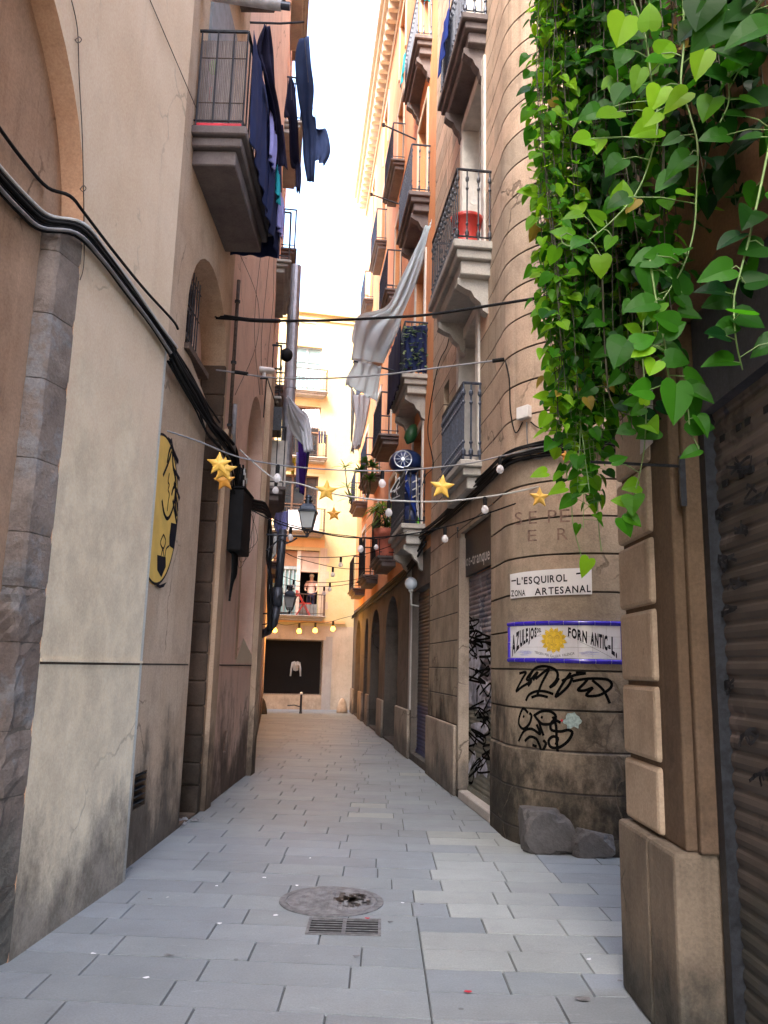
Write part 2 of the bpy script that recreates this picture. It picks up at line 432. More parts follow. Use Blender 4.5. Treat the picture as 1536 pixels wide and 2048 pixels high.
M['slabstone'] = wallmat('balcony_stone', (0.34, 0.32, 0.29), (0.46, 0.44, 0.40), streak=0.3, blotch=0.5, bump=0.3)
M['slabdark'] = wallmat('sooty_balcony_stone', (0.13, 0.11, 0.11), (0.21, 0.18, 0.17), streak=0.3, blotch=0.5, bump=0.3)
M['white'] = plain('white_paint', (0.78, 0.77, 0.75), 0.5, var=0.06)
M['offwhite'] = plain('offwhite_plaster', (0.60, 0.57, 0.52), 0.7, var=0.12)
M['iron'] = plain('black_iron', (0.025, 0.028, 0.035), 0.45, 0.4, 0.4, 30)
M['ironblue'] = plain('blue_black_iron', (0.035, 0.045, 0.07), 0.45, 0.3, 0.4, 30)
M['ironbrown'] = plain('rusty_iron', (0.09, 0.06, 0.045), 0.6, 0.3, 0.4, 30)
M['cable'] = plain('black_cable', (0.009, 0.009, 0.010), 0.75, spec=0.2)
M['cablegrey'] = plain('grey_cable', (0.22, 0.22, 0.23), 0.5)
M['pvc'] = plain('pale_grey_conduit', (0.50, 0.50, 0.48), 0.4, var=0.1)
M['pipe'] = plain('dark_downpipe', (0.05, 0.055, 0.07), 0.4, 0.3)
M['duct'] = plain('galvanised_duct', (0.42, 0.42, 0.46), 0.35, 0.7, 0.15)
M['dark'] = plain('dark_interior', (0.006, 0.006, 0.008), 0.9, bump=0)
M['glass'] = plain('dark_window_glass', (0.02, 0.025, 0.03), 0.08, 0, 0.2, 2, 0, 0.8)
M['glassblue'] = plain('pale_blue_window_glass', (0.25, 0.42, 0.46), 0.15, 0, 0.12, 2, 0, 0.6)
M['wood'] = plain('brown_wood', (0.10, 0.055, 0.035), 0.6, 0, 0.3, 6, 0.2, 0.3, (8, 8, 1))
M['greywood'] = plain('grey_door_panels', (0.20, 0.22, 0.24), 0.6, 0, 0.2, 6, 0.2, 0.3)
M['bluegrey'] = plain('bluegrey_door_panels', (0.30, 0.36, 0.40), 0.6, 0, 0.2, 6, 0.2, 0.3)
M['blind'] = plain('beige_roller_blind', (0.48, 0.38, 0.33), 0.8, 0, 0.1, 4)
M['blindbrown'] = plain('brown_roller_blind', (0.28, 0.15, 0.09), 0.8, 0, 0.1, 4)
M['star'] = plain('golden_star_paint', (0.83, 0.50, 0.09), 0.45, 0, 0.06, 6, 0.1, 0.4)
M['starsmall'] = plain('amber_star_paint', (0.72, 0.33, 0.05), 0.45, 0, 0.06, 6, 0.1, 0.4)
M['blue'] = plain('cobalt_glaze', (0.035, 0.02, 0.42), 0.12, 0, 0.12, 10, 0.05, 0.8)
M['tile'] = plain('white_glaze', (0.74, 0.74, 0.78), 0.15, 0, 0.04, 8, 0.03, 0.7)
M['signwhite'] = plain('white_sign_board', (0.80, 0.79, 0.79), 0.45, 0, 0.04, 5)
M['ink'] = plain('black_ink', (0.006, 0.006, 0.012), 0.7, bump=0, spec=0.2)
M['spray'] = plain('black_spray_paint', (0.004, 0.004, 0.004), 0.9, bump=0, spec=0.05)
M['palespray'] = plain('pale_spray_paint', (0.50, 0.50, 0.58), 0.6, var=0.35, scale=9)
M['fadedspray'] = plain('faded_grey_spray', (0.035, 0.036, 0.042), 0.9, var=0.6, scale=30, spec=0.1)
M['faded'] = plain('faded_brown_letters', (0.20, 0.13, 0.10), 0.9, var=0.5, scale=25)
M['sunyellow'] = plain('sun_face_yellow', (0.80, 0.55, 0.05), 0.2, 0, 0.12, 30, 0.03, 0.6)
M['sunline'] = plain('sun_face_ochre_lines', (0.42, 0.22, 0.02), 0.3, bump=0)
M['wash'] = plain('pale_blue_brush', (0.42, 0.44, 0.66), 0.3, 0, 0.2, 60, 0)
M['ochre'] = plain('yellow_plaque_paint', (0.78, 0.50, 0.12), 0.5, 0, 0.08, 6)
M['letters'] = plain('pale_sign_letters', (0.62, 0.62, 0.60), 0.6, bump=0)
M['teal'] = plain('pale_teal_paint', (0.34, 0.44, 0.42), 0.7, 0, 0.3, 40)
M['red'] = plain('red_plastic', (0.50, 0.045, 0.035), 0.4, 0, 0.15, 5)
M['terracotta'] = plain('red_terracotta', (0.50, 0.14, 0.09), 0.6, 0, 0.2, 8)
M['sheet'] = fabric('pale_sheet_cloth', (0.84, 0.90, 0.92), 0.6, 0.03)
M['whitecloth'] = fabric('white_cloth', (0.84, 0.86, 0.90), 0.45, 0.03)
M['greycloth'] = fabric('grey_cloth', (0.55, 0.56, 0.56), 0.4)
M['navy'] = fabric('navy_cloth', (0.018, 0.028, 0.09), 0.12)
M['slateblue'] = fabric('slate_blue_cloth', (0.06, 0.09, 0.20), 0.2)
M['darkcloth'] = fabric('dark_indigo_cloth', (0.022, 0.022, 0.055), 0.1)
M['purple'] = fabric('deep_purple_cloth', (0.05, 0.015, 0.17), 0.2)
M['lilac'] = fabric('lilac_cloth', (0.36, 0.36, 0.70), 0.3)
M['cyan'] = fabric('turquoise_cloth', (0.03, 0.42, 0.50), 0.25)
M['royal'] = fabric('royal_blue_cloth', (0.02, 0.05, 0.28), 0.2)
M['yellowcloth'] = fabric('yellow_cloth', (0.7, 0.5, 0.05), 0.2)
M['bluebin'] = plain('dark_blue_plastic', (0.02, 0.035, 0.11), 0.4)
M['steel'] = plain('brushed_steel', (0.5, 0.52, 0.55), 0.35, 0.8)
M['rock'] = wallmat('grey_rock', (0.075, 0.07, 0.068), (0.13, 0.122, 0.12), streak=0, blotch=0.5, bump=1.0, grain=30)
M['manhole'] = plain('worn_cast_iron', (0.20, 0.20, 0.205), 0.6, 0.3, 0.35, 14, 0.5)
M['manring'] = plain('cast_iron_ring', (0.17, 0.17, 0.175), 0.6, 0.3, 0.3, 20, 0.4)
M['skin'] = plain('skin', (0.60, 0.38, 0.29), 0.5, bump=0)
M['hair'] = plain('white_hair', (0.7, 0.68, 0.65), 0.8, bump=0)
M['shirt'] = plain('pale_pink_shirt', (0.72, 0.50, 0.45), 0.8, bump=0)
M['reed'] = plain('grey_reed_screen', (0.22, 0.19, 0.18), 0.9, 0, 0.35, 5, 0.5, 0.2, (40, 40, 1))
M['leaf'] = tinted('leaf_green', 0.42, 0.15, 9, 0.15, 0.5, 0.16, 0)
M['vine'] = plain('green_vine_stem', (0.16, 0.26, 0.08), 0.5)
M['vinedark'] = plain('dark_vine_stem', (0.05, 0.045, 0.025), 0.7)
M['lampglass'] = plain('frosted_lamp_glass', (0.55, 0.58, 0.57), 0.3, 0, 0.06, 4, 0, 0.6)
M['lampmetal'] = plain('dark_blue_lamp_metal', (0.045, 0.055, 0.075), 0.35, 0.4)
M['globe'] = plain('milky_globe', (0.68, 0.76, 0.84), 0.15, 0, 0.03, 4, 0, 0.7)
M['bulb'] = glassy('clear_bulb_glass', (0.95, 0.93, 0.95), 0.5, 0.05)
M['bulblit'] = emis('lit_filament_bulb', (1.0, 0.42, 0.05), 0.9)
M['paving'] = tinted('paving_stone', 0.55, 0.22, 3.0, 0.35, 0, 0.4)
def wear(m):
    nt = m.node_tree; bs = nt.nodes['Principled BSDF']; src = bs.inputs['Base Color'].links[0].from_socket
    tc = N(nt, 'ShaderNodeTexCoord'); co = tc.outputs['Object']
    c = mix(nt, mth(nt, 'MULTIPLY', ramp(nt, noise(nt, co, 0.55, 7, 0.7), 0.45, 0.75), 0.35), src, (0.12, 0.125, 0.13))
    c = mix(nt, mth(nt, 'MULTIPLY', ramp(nt, noise(nt, co, 13, 6, 0.75), 0.60, 0.72), 0.35), c, (0.10, 0.10, 0.10))
    c = mix(nt, mth(nt, 'MULTIPLY', ramp(nt, noise(nt, co, 5, 8, 0.8, (1, 2.5, 1)), 0.58, 0.70), 0.30), c, (0.50, 0.53, 0.54))
    vo = N(nt, 'ShaderNodeTexVoronoi'); vo.inputs['Scale'].default_value = 2.6; nt.links.new(co, vo.inputs['Vector'])
    c = mix(nt, mth(nt, 'MULTIPLY', ramp(nt, vo.outputs['Distance'], 0.045, 0.03), 0.6), c, (0.06, 0.06, 0.06))
    nt.links.new(c, bs.inputs['Base Color'])
wear(M['paving'])
M['grout'] = plain('dark_grout', (0.075, 0.08, 0.08), 0.9)
M['petal'] = plain('crimson_petal', (0.55, 0.01, 0.03), 0.6, bump=0)
M['paper'] = plain('white_litter', (0.75, 0.75, 0.78), 0.7, bump=0)
M['poster'] = plain('pale_faded_poster', (0.50, 0.46, 0.46), 0.7, 0, 0.1, 20)
M['awn'] = plain('grey_roller_cassette', (0.48, 0.48, 0.50), 0.4)
M['greenpl'] = plain('dark_green_plastic', (0.02, 0.09, 0.03), 0.45)
M['lime'] = plain('lime_green_plastic', (0.15, 0.6, 0.03), 0.4)
M['fascia'] = wallmat('dusty_dark_fascia', (0.05, 0.05, 0.06), (0.09, 0.09, 0.105), streak=0.3, blotch=0.4)

# ------------------------------------------------------------------ ground: grout bed sheet + separate slabs
mb = MB(); mb.quad((-60, -10, -0.012), (60, -10, -0.012), (60, 90, -0.012), (-60, 90, -0.012))
tag(mb.build('ground', M['grout']), kind='structure')
mb = MB()
rnd = random.Random(3)
def slab(cs, col, z=0.0):
    """one paving stone with an eased edge, corners (x, y) in order"""
    c = Vector((sum(p[0] for p in cs) / 4, sum(p[1] for p in cs) / 4, 0))
    dz = rnd.uniform(-0.0015, 0.0015)
    top = []
    for p in cs:
        q = Vector((p[0], p[1], 0)); dv = (c - q); top.append(q + dv.normalized() * 0.0045 + Vector((0, 0, z + dz)))
    bot = [Vector((p[0], p[1], z - 0.013)) for p in cs]
    mb.add(bot + top, [(4, 5, 6, 7), (0, 1, 5, 4), (1, 2, 6, 5), (2, 3, 7, 6), (3, 0, 4, 7)], col)
def greycol(light=False):
    if light:
        k = rnd.uniform(0.90, 1.12); return (0.315 * k, 0.335 * k, 0.322 * k)
    k = rnd.uniform(0.91, 1.08); b = rnd.uniform(0.98, 1.03)
    return (0.232 * k, 0.258 * k, 0.272 * k * b)
# left-hand field: rows skewed a few degrees; right-hand field square to the street
y = 1.6
row = 0
edge = lambda yy: 0.28 if yy < 9 else 0.28 - (yy - 9) * 0.035
while y < 32.0:
    h = 0.315 if y < 12 else 0.36
    x = -4.6 + rnd.uniform(0, 0.5)
    sk = -0.062
    e = edge(y) + (0.0 if y < 5.6 else (rnd.choice((0.0, 0.22, -0.26)) if y < 9 else rnd.uniform(-0.6, 0.6)))
    g = 0.0028
    while x < e - 0.02:
        wd = rnd.choice((0.56, 0.62, 0.66, 0.70, 0.78)) * (1 if y < 12 else 1.2)
        x1 = min(x + wd, e)
        if e - x1 < 0.18: x1 = e
        f = lambda xx, yy: (xx, yy + (xx - 0.28) * sk)
        slab([f(x + g, y + g), f(x1 - g, y + g), f(x1 - g, y + h - g), f(x + g, y + h - g)], greycol())
        x = x1
    x = e
    while x < 3.2:
        wd = rnd.choice((0.42, 0.5, 0.58, 0.64))
        x1 = min(x + wd, 3.4)
        xm = (x + x1) / 2
        lt = (4.75 < y < 8.2 and xm < 1.50 and xm > 0.28 + max(0, y - 6.4) * 0.25 and not (xm < 0.62 and (row % 3 == 0 or (y > 6.3 and row % 2)))) or (y > 8 and rnd.random() < 0.12)
        slab([(x + g, y + g), (x1 - g, y + g), (x1 - g, y + h - g), (x + g, y + h - g)], greycol(lt))
        x = x1
    y += h; row += 1
pav = tag(mb.build('pavement', M['paving']), kind='structure')

# drain grate and manhole sit 4 mm proud of the slabs
mc = G(663, 1803)
t = thing('manhole_cover', 'round worn iron manhole cover in the paving with a darker patch on its right', 'manhole cover', (mc.x, mc.y, 0))
mb = MB(); mb.lathe([(0.36, 0.0), (0.36, 0.008), (0.315, 0.008), (0.315, 0.004)], (mc.x, mc.y, 0), 48, cap=False); mb.build('ring', M['manring'], t)
mb = MB(); mb.lathe([(0.31, 0.0), (0.31, 0.0085), (0.28, 0.0085)], (mc.x, mc.y, 0), 48)
for i in range(-7, 8):
    for j in range(-7, 8):
        if i * i + j * j < 52: mb.box(mc.x + i * 0.034 - 0.011, mc.x + i * 0.034 + 0.011, mc.y + j * 0.034 - 0.011, mc.y + j * 0.034 + 0.011, 0.0086, 0.0115)
mb.build('plate', M['manhole'], t)
mb = MB()
for k in range(90):
    a = rnd.uniform(0, 6.28); r = rnd.uniform(0, 0.12) ** 0.8
    px_, py_ = mc.x + 0.15 + math.cos(a) * r * 0.7, mc.y + 0.02 + math.sin(a) * r
    s = rnd.uniform(0.008, 0.02); mb.quad((px_ - s, py_ - s, 0.0135), (px_ + s, py_ - s * 0.7, 0.0135), (px_ + s * 0.8, py_ + s, 0.0135), (px_ - s, py_ + s, 0.0135))
mb.build('tar_patch', M['iron'], t)
g0, g1 = G(610, 1868), G(762, 1868); gy0, gy1 = G(687, 1871).y, G(687, 1838).y
t = thing('drain_grate', 'small rectangular slotted drain grate just in front of the manhole cover', 'drain grate', (g0.x, gy0, 0))
mb = MB(); fw = 0.018
X0, X1 = g0.x, g1.x
mb.box(X0, X1, gy0, gy0 + fw, 0, 0.007); mb.box(X0, X1, gy1 - fw, gy1, 0, 0.007)
mb.box(X0, X0 + fw, gy0 + fw, gy1 - fw, 0, 0.007); mb.box(X1 - fw, X1, gy0 + fw, gy1 - fw, 0, 0.007)
xm = (X0 + X1) / 2; mb.box(xm - 0.012, xm + 0.012, gy0 + fw, gy1 - fw, 0, 0.007)
mb.build('frame', M['manring'], t)
mb = MB()
nb = 6
for i in range(nb):
    yy = gy0 + fw + (gy1 - gy0 - 2 * fw) * (i + 0.5) / nb
    for a, b in ((X0 + fw, xm - 0.012), (xm + 0.012, X1 - fw)): mb.box(a, b, yy - 0.004, yy + 0.004, 0.0, 0.0065)
mb.build('bars', M['manring'], t)
mb = MB(); mb.box(X0 + fw, X1 - fw, gy0 + fw, gy1 - fw, 0.0018, 0.0028); mb.build('sump', M['dark'], t)

def petal(px, py, nm, lab, cat, mt, s, grp=None):
    p = G(px, py); mb = MB(); pts = []
    for k in range(9):
        a = 2 * math.pi * k / 9; r = s * rnd.uniform(0.7, 1.15)
        pts.append(p + Vector((math.cos(a) * r * 1.5, math.sin(a) * r, 0.004 + rnd.uniform(0.001, 0.008))))
    mb.add([p + Vector((0, 0, 0.012))] + pts, [(0, 1 + k, 1 + (k + 1) % 9) for k in range(9)])
    return tag(mb.build(nm, mt), lab, cat, grp)
petal(935, 1987, 'petal', 'crimson petal lying on the slabs nearest the camera', 'petal', M['petal'], 0.015)
petal(735, 1839, 'petal', 'crimson petal beside the top right corner of the drain grate', 'petal', M['petal'], 0.013)
for (x, yv, s) in ((528, 1757, .012), (594, 1773, .010), (552, 1833, .012), (439, 1849, .014), (187, 1910, .011), (805, 1808, .010), (1178, 1921, .009), (433, 1774, .007), (335, 1797, .008), (620, 1718, .008), (96, 1862, .007), (292, 1958, .012)):
    petal(x, yv, 'paper_scrap', 'tiny white scrap of litter trodden onto the grey paving', 'litter', M['paper'], s, 'scraps of litter on the paving')
for (x, yv, s) in ((338, 1913, .02), (712, 1915, .015), (782, 1846, .015), (300, 1800, .012), (1240, 1965, .012), (1165, 2000, .03)):
    petal(x, yv, 'gum_spot', 'dark flattened gum spot on the grey paving', 'gum spot', M['manring'], s, 'gum spots on the paving')
# gutter litter by the dark recess
p = G(372, 1645)
t = thing('litter_heap', 'small crumpled heap of dark litter at the foot of the left wall', 'litter', p)
for k in range(9):
    mb = MB(); q = p + Vector((rnd.uniform(-0.12, 0.16), rnd.uniform(-0.15, 0.15), 0.01)); a = rnd.uniform(0, 3)
    u = Vector((math.cos(a), math.sin(a), rnd.uniform(-.2, .3))) * rnd.uniform(.03, .09); v = Vector((-math.sin(a), math.cos(a), rnd.uniform(-.1, .3))) * rnd.uniform(.02, .05)
    mb.add([q, q + u, q + u + v, q + v, q + u * .5 + v * .5 + Vector((0, 0, .03))], [(0, 1, 4), (1, 2, 4), (2, 3, 4), (3, 0, 4)])
    mb.build('scrap', M['cablegrey'] if k % 2 else M['manring'], t)

# ------------------------------------------------------------------ wall builder with openings
def rect(s0, s1, z0, z1): return [(s0, z0), (s1, z0), (s1, z1), (s0, z1)]
def arch(s0, s1, z0, zs, rise=None, n=14):
    """straight jambs to zs, then a (half) ellipse of the given rise"""
    c = (s0 + s1) / 2; r = (s1 - s0) / 2; rise = r if rise is None else rise
    pts = [(s0, z0), (s1, z0)]
    for k in range(n + 1):
        a = math.pi * k / n; pts.append((c + r * math.cos(a), zs + rise * math.sin(a)))
    return pts
def wall(name, pl, outline, holes, m, parent, depth=0.25, reveal_m=None, back=None):
    """front sheet with holes, each with reveals of its own depth; hole = (loop, depth)"""
    bm = bmesh.new()
    def loop(pts):
        vs = [bm.verts.new((s, z, 0)) for s, z in pts]
        return [bm.edges.new((vs[i], vs[(i + 1) % len(vs)])) for i in range(len(vs))]
    ed = loop(outline)
    for h in holes: ed += loop(h[0])
    bmesh.ops.triangle_fill(bm, use_beauty=True, use_dissolve=False, edges=ed, normal=(0, 0, 1))
    mb = MB()
    bm.verts.index_update()
    mb.add([pl.pt(v.co.x, v.co.y) for v in bm.verts], [tuple(v.index for v in f.verts) for f in bm.faces])
    bm.free()
    if back:
        s0 = min(p[0] for p in outline); s1 = max(p[0] for p in outline); z0 = min(p[1] for p in outline); z1 = max(p[1] for p in outline)
        P = pl.pt
        mb.quad(P(s0, z1), P(s1, z1), P(s1, z1, -back), P(s0, z1, -back))
        mb.quad(P(s0, z0), P(s0, z1), P(s0, z1, -back), P(s0, z0, -back))
        mb.quad(P(s1, z0), P(s1, z1), P(s1, z1, -back), P(s1, z0, -back))
        mb.quad(P(s0, z0, -back), P(s1, z0, -back), P(s1, z1, -back), P(s0, z1, -back))
    rv = mb if reveal_m is None else MB()
    for h in holes:
        d = h[1] if len(h) > 1 else depth; L = h[0]
        for i in range(len(L)):
            a, b = L[i], L[(i + 1) % len(L)]
            rv.quad(pl.pt(*a), pl.pt(*b), pl.pt(b[0], b[1], -d), pl.pt(a[0], a[1], -d))
    o = mb.build(name, m, parent)
    if reveal_m is not None: rv.build('reveal', reveal_m, parent)
    return o
def fill(mb, pl, loop, off):
    n = len(loop); c = (sum(p[0] for p in loop) / n, sum(p[1] for p in loop) / n)
    mb.add([pl.pt(c[0], c[1], off)] + [pl.pt(s, z, off) for s, z in loop], [(0, 1 + k, 1 + (k + 1) % n) for k in range(n)])
def window(pl, s0, s1, z0, z1, d, parent, frame_m, pane_m, mull=1, trans=1, name='window', fw=0.06):
    """frame with panes, set back d behind the face"""
    mb = MB()
    mb.pbox(pl, s0, s1, z0, z0 + fw, -d, -d + 0.05); mb.pbox(pl, s0, s1, z1 - fw, z1, -d, -d + 0.05)
    mb.pbox(pl, s0, s0 + fw, z0 + fw, z1 - fw, -d, -d + 0.05); mb.pbox(pl, s1 - fw, s1, z0 + fw, z1 - fw, -d, -d + 0.05)
    for k in range(1, mull + 1):
        s = s0 + (s1 - s0) * k / (mull + 1); mb.pbox(pl, s - fw * .6, s + fw * .6, z0 + fw, z1 - fw, -d, -d + 0.045)
    for k in range(1, trans + 1):
        z = z0 + (z1 - z0) * k / (trans + 1); mb.pbox(pl, s0 + fw, s1 - fw, z - 0.02, z + 0.02, -d, -d + 0.035)
    o = mb.build(name, frame_m, parent)
    pn = MB(); pn.pbox(pl, s0, s1, z0, z1, -d - 0.03, -d + 0.008); pn.build('pane', pane_m, o)
    return o
def shutter(pl, s0, s1, z0, z1, d, parent, m, pitch=0.08, bulge=0.018, name='roller_shutter'):
    prof = []
    z = z0
    while z < z1:
        for k, (f, o) in enumerate(((0.0, 0.0), (0.10, 0.0), (0.22, 0.6), (0.5, 1.0), (0.78, 0.7), (0.92, 0.1))):
            zz = z + f * pitch
            if zz < z1: prof.append((zz, o * bulge))
        z += pitch
    prof.append((z1, 0))
    mb = MB(); vs = []
    for zz, o in prof: vs += [pl.pt(s0, zz, -d + o), pl.pt(s1, zz, -d + o)]
    mb.add(vs, [(2 * i, 2 * i + 1, 2 * i + 3, 2 * i + 2) for i in range(len(prof) - 1)])
    mb.pbox(pl, s0, s1, z0 - 0.0, z0 + 0.06, -d + 0.003, -d + 0.03)
    return mb.build(name, m, parent)
def balcony(pl, s0, s1, z, dep, parent, rail_h=1.0, slab_m=None, iron=None, bars=None, knob=False, corbels=True, th=0.28, bar_r=0.009, gap=0.11):
    """z is the top of the slab; returns the slab object, railing and corbels are its children"""
    slab_m = slab_m or M['slabstone']; iron = iron or M['iron']
    mb = MB()
    for (a, b, k) in ((0.0, 0.26, 0.0), (0.26, 0.55, 0.05), (0.55, 1.0, 0.11)):
        mb.pbox(pl, s0 + k, s1 - k, z - th * b + (0.001 if b < 1 else 0), z - th * a, -0.02, dep - k)
    sl = bevel(mb.build('balcony', slab_m, parent), 0.012)
    mb = MB(); o = dep - 0.05; a, b = s0 + 0.05, s1 - 0.05; P = pl.pt
    for zz in ((0.06,) if knob else (0.08,)):
        for q in ((P(a, z + zz, 0), P(a, z + zz, o)), (P(a, z + zz, o), P(b, z + zz, o)), (P(b, z + zz, o), P(b, z + zz, 0))): mb.tube(q, 0.011, 6)
    for q in ((P(a, z + rail_h, -0.01), P(a, z + rail_h, o)), (P(a, z + rail_h, o), P(b, z + rail_h, o)), (P(b, z + rail_h, o), P(b, z + rail_h, -0.01))): mb.tube(q, 0.018, 6)
    def bar(p):
        if knob:
            prof = [(bar_r * 1.3, 0), (bar_r * 1.3, .05), (bar_r * 2.4, .07), (bar_r * 2.4, .12), (bar_r, .15), (bar_r, .20), (bar_r * 2, .225), (bar_r, .25)]
            hh = rail_h
            prof += [(bar_r, hh - .28), (bar_r * 2, hh - .25), (bar_r, hh - .22), (bar_r, hh - .17), (bar_r * 2.2, hh - .14), (bar_r * 2.2, hh - .11), (bar_r, hh - .08), (bar_r, hh)]
            mb.lathe(prof, p, 6, cap=False)
        else:
            mb.tube([p, p + Vector((0, 0, rail_h))], bar_r, 5, cap=False)
    n = max(2, int((b - a) / gap))
    for k in range(n + 1): bar(P(a + (b - a) * k / n, z, o))
    n = max(1, int(o / gap))
    for k in range(n):
        bar(P(a, z, o * (k + 0.15) / n)); bar(P(b, z, o * (k + 0.15) / n))
    mb.build('railing', iron, sl)
    if corbels:
        for sc in (s0 + 0.28, s1 - 0.28):
            mb = MB(); w_ = 0.07; L = []
            for (o_, dz) in ((0, 0), (dep * .8, 0), (dep * .8, -.08), (dep * .62, -.13), (dep * .45, -.16), (dep * .36, -.24), (dep * .2, -.30), (dep * .14, -.40), (0, -.44)): L.append((o_, z - th + dz))
            v = [P(sc - w_, zz, oo) for oo, zz in L] + [P(sc + w_, zz, oo) for oo, zz in L]; n = len(L)
            mb.add(v, [tuple(range(n)), tuple(range(2 * n - 1, n - 1, -1))] + [(i, (i + 1) % n, n + (i + 1) % n, n + i) for i in range(n)])
            mb.build('corbel', slab_m, sl)
    return sl

# ================================================================== CREAM HOUSE (near left)
b = thing('stucco_house', 'cream and tan stucco house on the near left with a big blind arch', 'building', (-2.0, 4.7, 0))
A0 = L1.sy(1.55); A1 = L1.sy(4.70)
arc1 = arch(A0, A1, -0.05, 4.15, 1.50, 24)
wall('front_wall', L1, rect(L1.sy(-9), L1.sy(6.38), -0.1, 18), [(arc1, 0.15)], M['cream'], b, reveal_m=M['reveal'])  # carried on unseen behind the camera and raised high to block the sun
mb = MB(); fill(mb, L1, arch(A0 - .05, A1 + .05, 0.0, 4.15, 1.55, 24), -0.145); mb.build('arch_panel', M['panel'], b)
# seam across the facade: raised lip of render, joint shadow painted as dark strip
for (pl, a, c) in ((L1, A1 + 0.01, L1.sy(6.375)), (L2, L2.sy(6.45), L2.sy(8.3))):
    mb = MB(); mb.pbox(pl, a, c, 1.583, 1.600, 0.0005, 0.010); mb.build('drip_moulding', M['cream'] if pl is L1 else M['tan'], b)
    mb = MB(); mb.pbox(pl, a, c, 1.568, 1.583, 0.0005, 0.002); mb.build('joint_shadow_strip', M['darkstone'], b)
# jamb stones: irregular weathered blocks lining the reveal and the arris
z = 0.0; k = 0
rn = random.Random(11)
while z < 4.15:
    hh = rn.uniform(0.30, 0.50); hh = min(hh, 4.2 - z)
    mb = MB(); P = L1.pt; nz = 7; nu = 6
    wf = 0.10 + (0.02 if k % 2 else 0.0)
    g = []
    path = [(A1 - 0.235, -0.15), (A1 - 0.23, -0.12), (A1 - 0.222, -0.085), (A1 - 0.213, -0.055), (A1 - 0.195, -0.038), (A1 - 0.14, -0.028), (A1 - 0.07, -0.014), (A1 + 0.004, 0.0015)]
    rough = 0.017 if z < 1.75 else 0.004
    for i in range(nz + 1):
        zz = z + 0.003 + (hh - 0.006) * i / nz; rowv = []
        for j, (s, o) in enumerate(path):
            e = 0.004 if i in (0, nz) else 0.0
            jit = (rn.uniform(-1, 1) * rough) if 0 < j < len(path) - 1 else 0
            rowv.append(P(s + e + jit, zz, o - e + jit * .6))
        g.append(rowv)
    n = len(path)
    vs = [p for r_ in g for p in r_]
    mb.add(vs, [(i * n + j, i * n + j + 1, (i + 1) * n + j + 1, (i + 1) * n + j) for i in range(nz) for j in range(n - 1)] + [tuple(range(n)), tuple(nz * n + j for j in reversed(range(n)))])
    mb.build('jamb_stone', M['oldstone'], b, smooth=False)
    z += hh; k += 1
mb = MB(); mb.add([L1.pt(s, z, o) for z in (0, 4.15) for s, o in ((A1 - .225, -.15), (A1 - .205, -.065), (A1 - .185, -.045), (A1 - .002, -.008))], [(0, 1, 5, 4), (1, 2, 6, 5), (2, 3, 7, 6)]); mb.build('mortar', M['mortar'], b)
# grey corner render strip
mb = MB(); P = L1.pt; s1 = L1.sy(6.38)
mb.add([P(s1 - 0.05, 0.0, 0.002), P(s1, 0.0, 0.002), P(s1 + 0.012, 0.0, -0.11), P(s1 - 0.05, 4.3, 0.002), P(s1 - 0.0, 4.3, 0.002), P(s1 + 0.012, 4.3, -0.11)], [(0, 1, 4, 3), (1, 2, 5, 4)])
mb.build('corner_strip', M['guard'], b)
mb = MB(); mb.add([P(s1, 4.3, 0), P(s1 + 0.005, 4.3, -0.11), P(s1 + 0.005, 18, -0.11), P(s1, 18, 0)], [(0, 1, 2, 3)]); mb.build('corner_return', M['cream'], b)
# second facade (tan) with the arched window-and-doorway recess
Y = L2.sy
def archedge(s0, s1, zs, rise, n=14):
    c = (s0 + s1) / 2; r = (s1 - s0) / 2
    return [(c + r * math.cos(math.pi * k / n), zs + rise * math.sin(math.pi * k / n)) for k in range(n + 1)]
hole = [(Y(8.36), 0.02), (Y(9.18), 0.02)] + archedge(Y(7.28), Y(9.18), 4.95, 0.90) + [(Y(7.28), 4.6), (Y(8.36), 4.35)]
v1 = (rect(Y(6.78), Y(7.12), 0.42, 0.70), 0.12)
wall('side_wall', L2, rect(0.0, Y(9.30), 0, 18), [(hole, 0.30), v1], M['tan'], b)
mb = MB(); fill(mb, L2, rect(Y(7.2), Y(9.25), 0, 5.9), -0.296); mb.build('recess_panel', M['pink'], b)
window(L2, Y(7.34), Y(7.95), 4.62, 5.45, 0.16, b, M['ironbrown'], M['glass'], 1, 2, 'window', 0.045)
mb = MB()
for k in range(7): mb.tube([L2.pt(Y(7.36 + k * 0.09), 4.63, -0.05), L2.pt(Y(7.36 + k * 0.09), 5.5, -0.05)], 0.007, 5)
for zz in (4.75, 5.1, 5.4): mb.tube([L2.pt(Y(7.30), zz, -0.05), L2.pt(Y(7.96), zz, -0.05)], 0.007, 5)
mb.build('window_grille', M['iron'], b)
mb = MB(); mb.pbox(L2, Y(7.26), Y(8.12), 4.54, 4.60, -0.2, 0.05); mb.build('sill', M['ironbrown'], b)
# rough dark stone jamb on the far side of the recess
mb = MB(); z = 0
while z < 5.0:
    hh = rn.uniform(.22, .38); a = 0.03 * rn.random() * (1 if z < 2.2 else 0.4)
    mb.pbox(L2, Y(9.12) - a, Y(9.185), z + 0.001, z + hh - 0.001, -0.28, 0.006 + a * .3); z += hh
bevel(mb.build('dark_jamb', M['darkstone'], b), 0.02, 2)
for zz0, zz1 in ((0.45, 0.46), (0.5, 0.51), (0.56, 0.57), (0.62, 0.63)): pass
mb = MB(); mb.pbox(L2, Y(6.79), Y(7.11), 0.43, 0.69, -0.115, -0.11); vv = mb.build('vent', M['dark'], b)
mb = MB()
for k in range(5): mb.pbox(L2, Y(6.78), Y(7.12), 0.455 + k * .055, 0.463 + k * .055, -0.05, -0.005)
mb.build('vent_slat', M['iron'], vv)
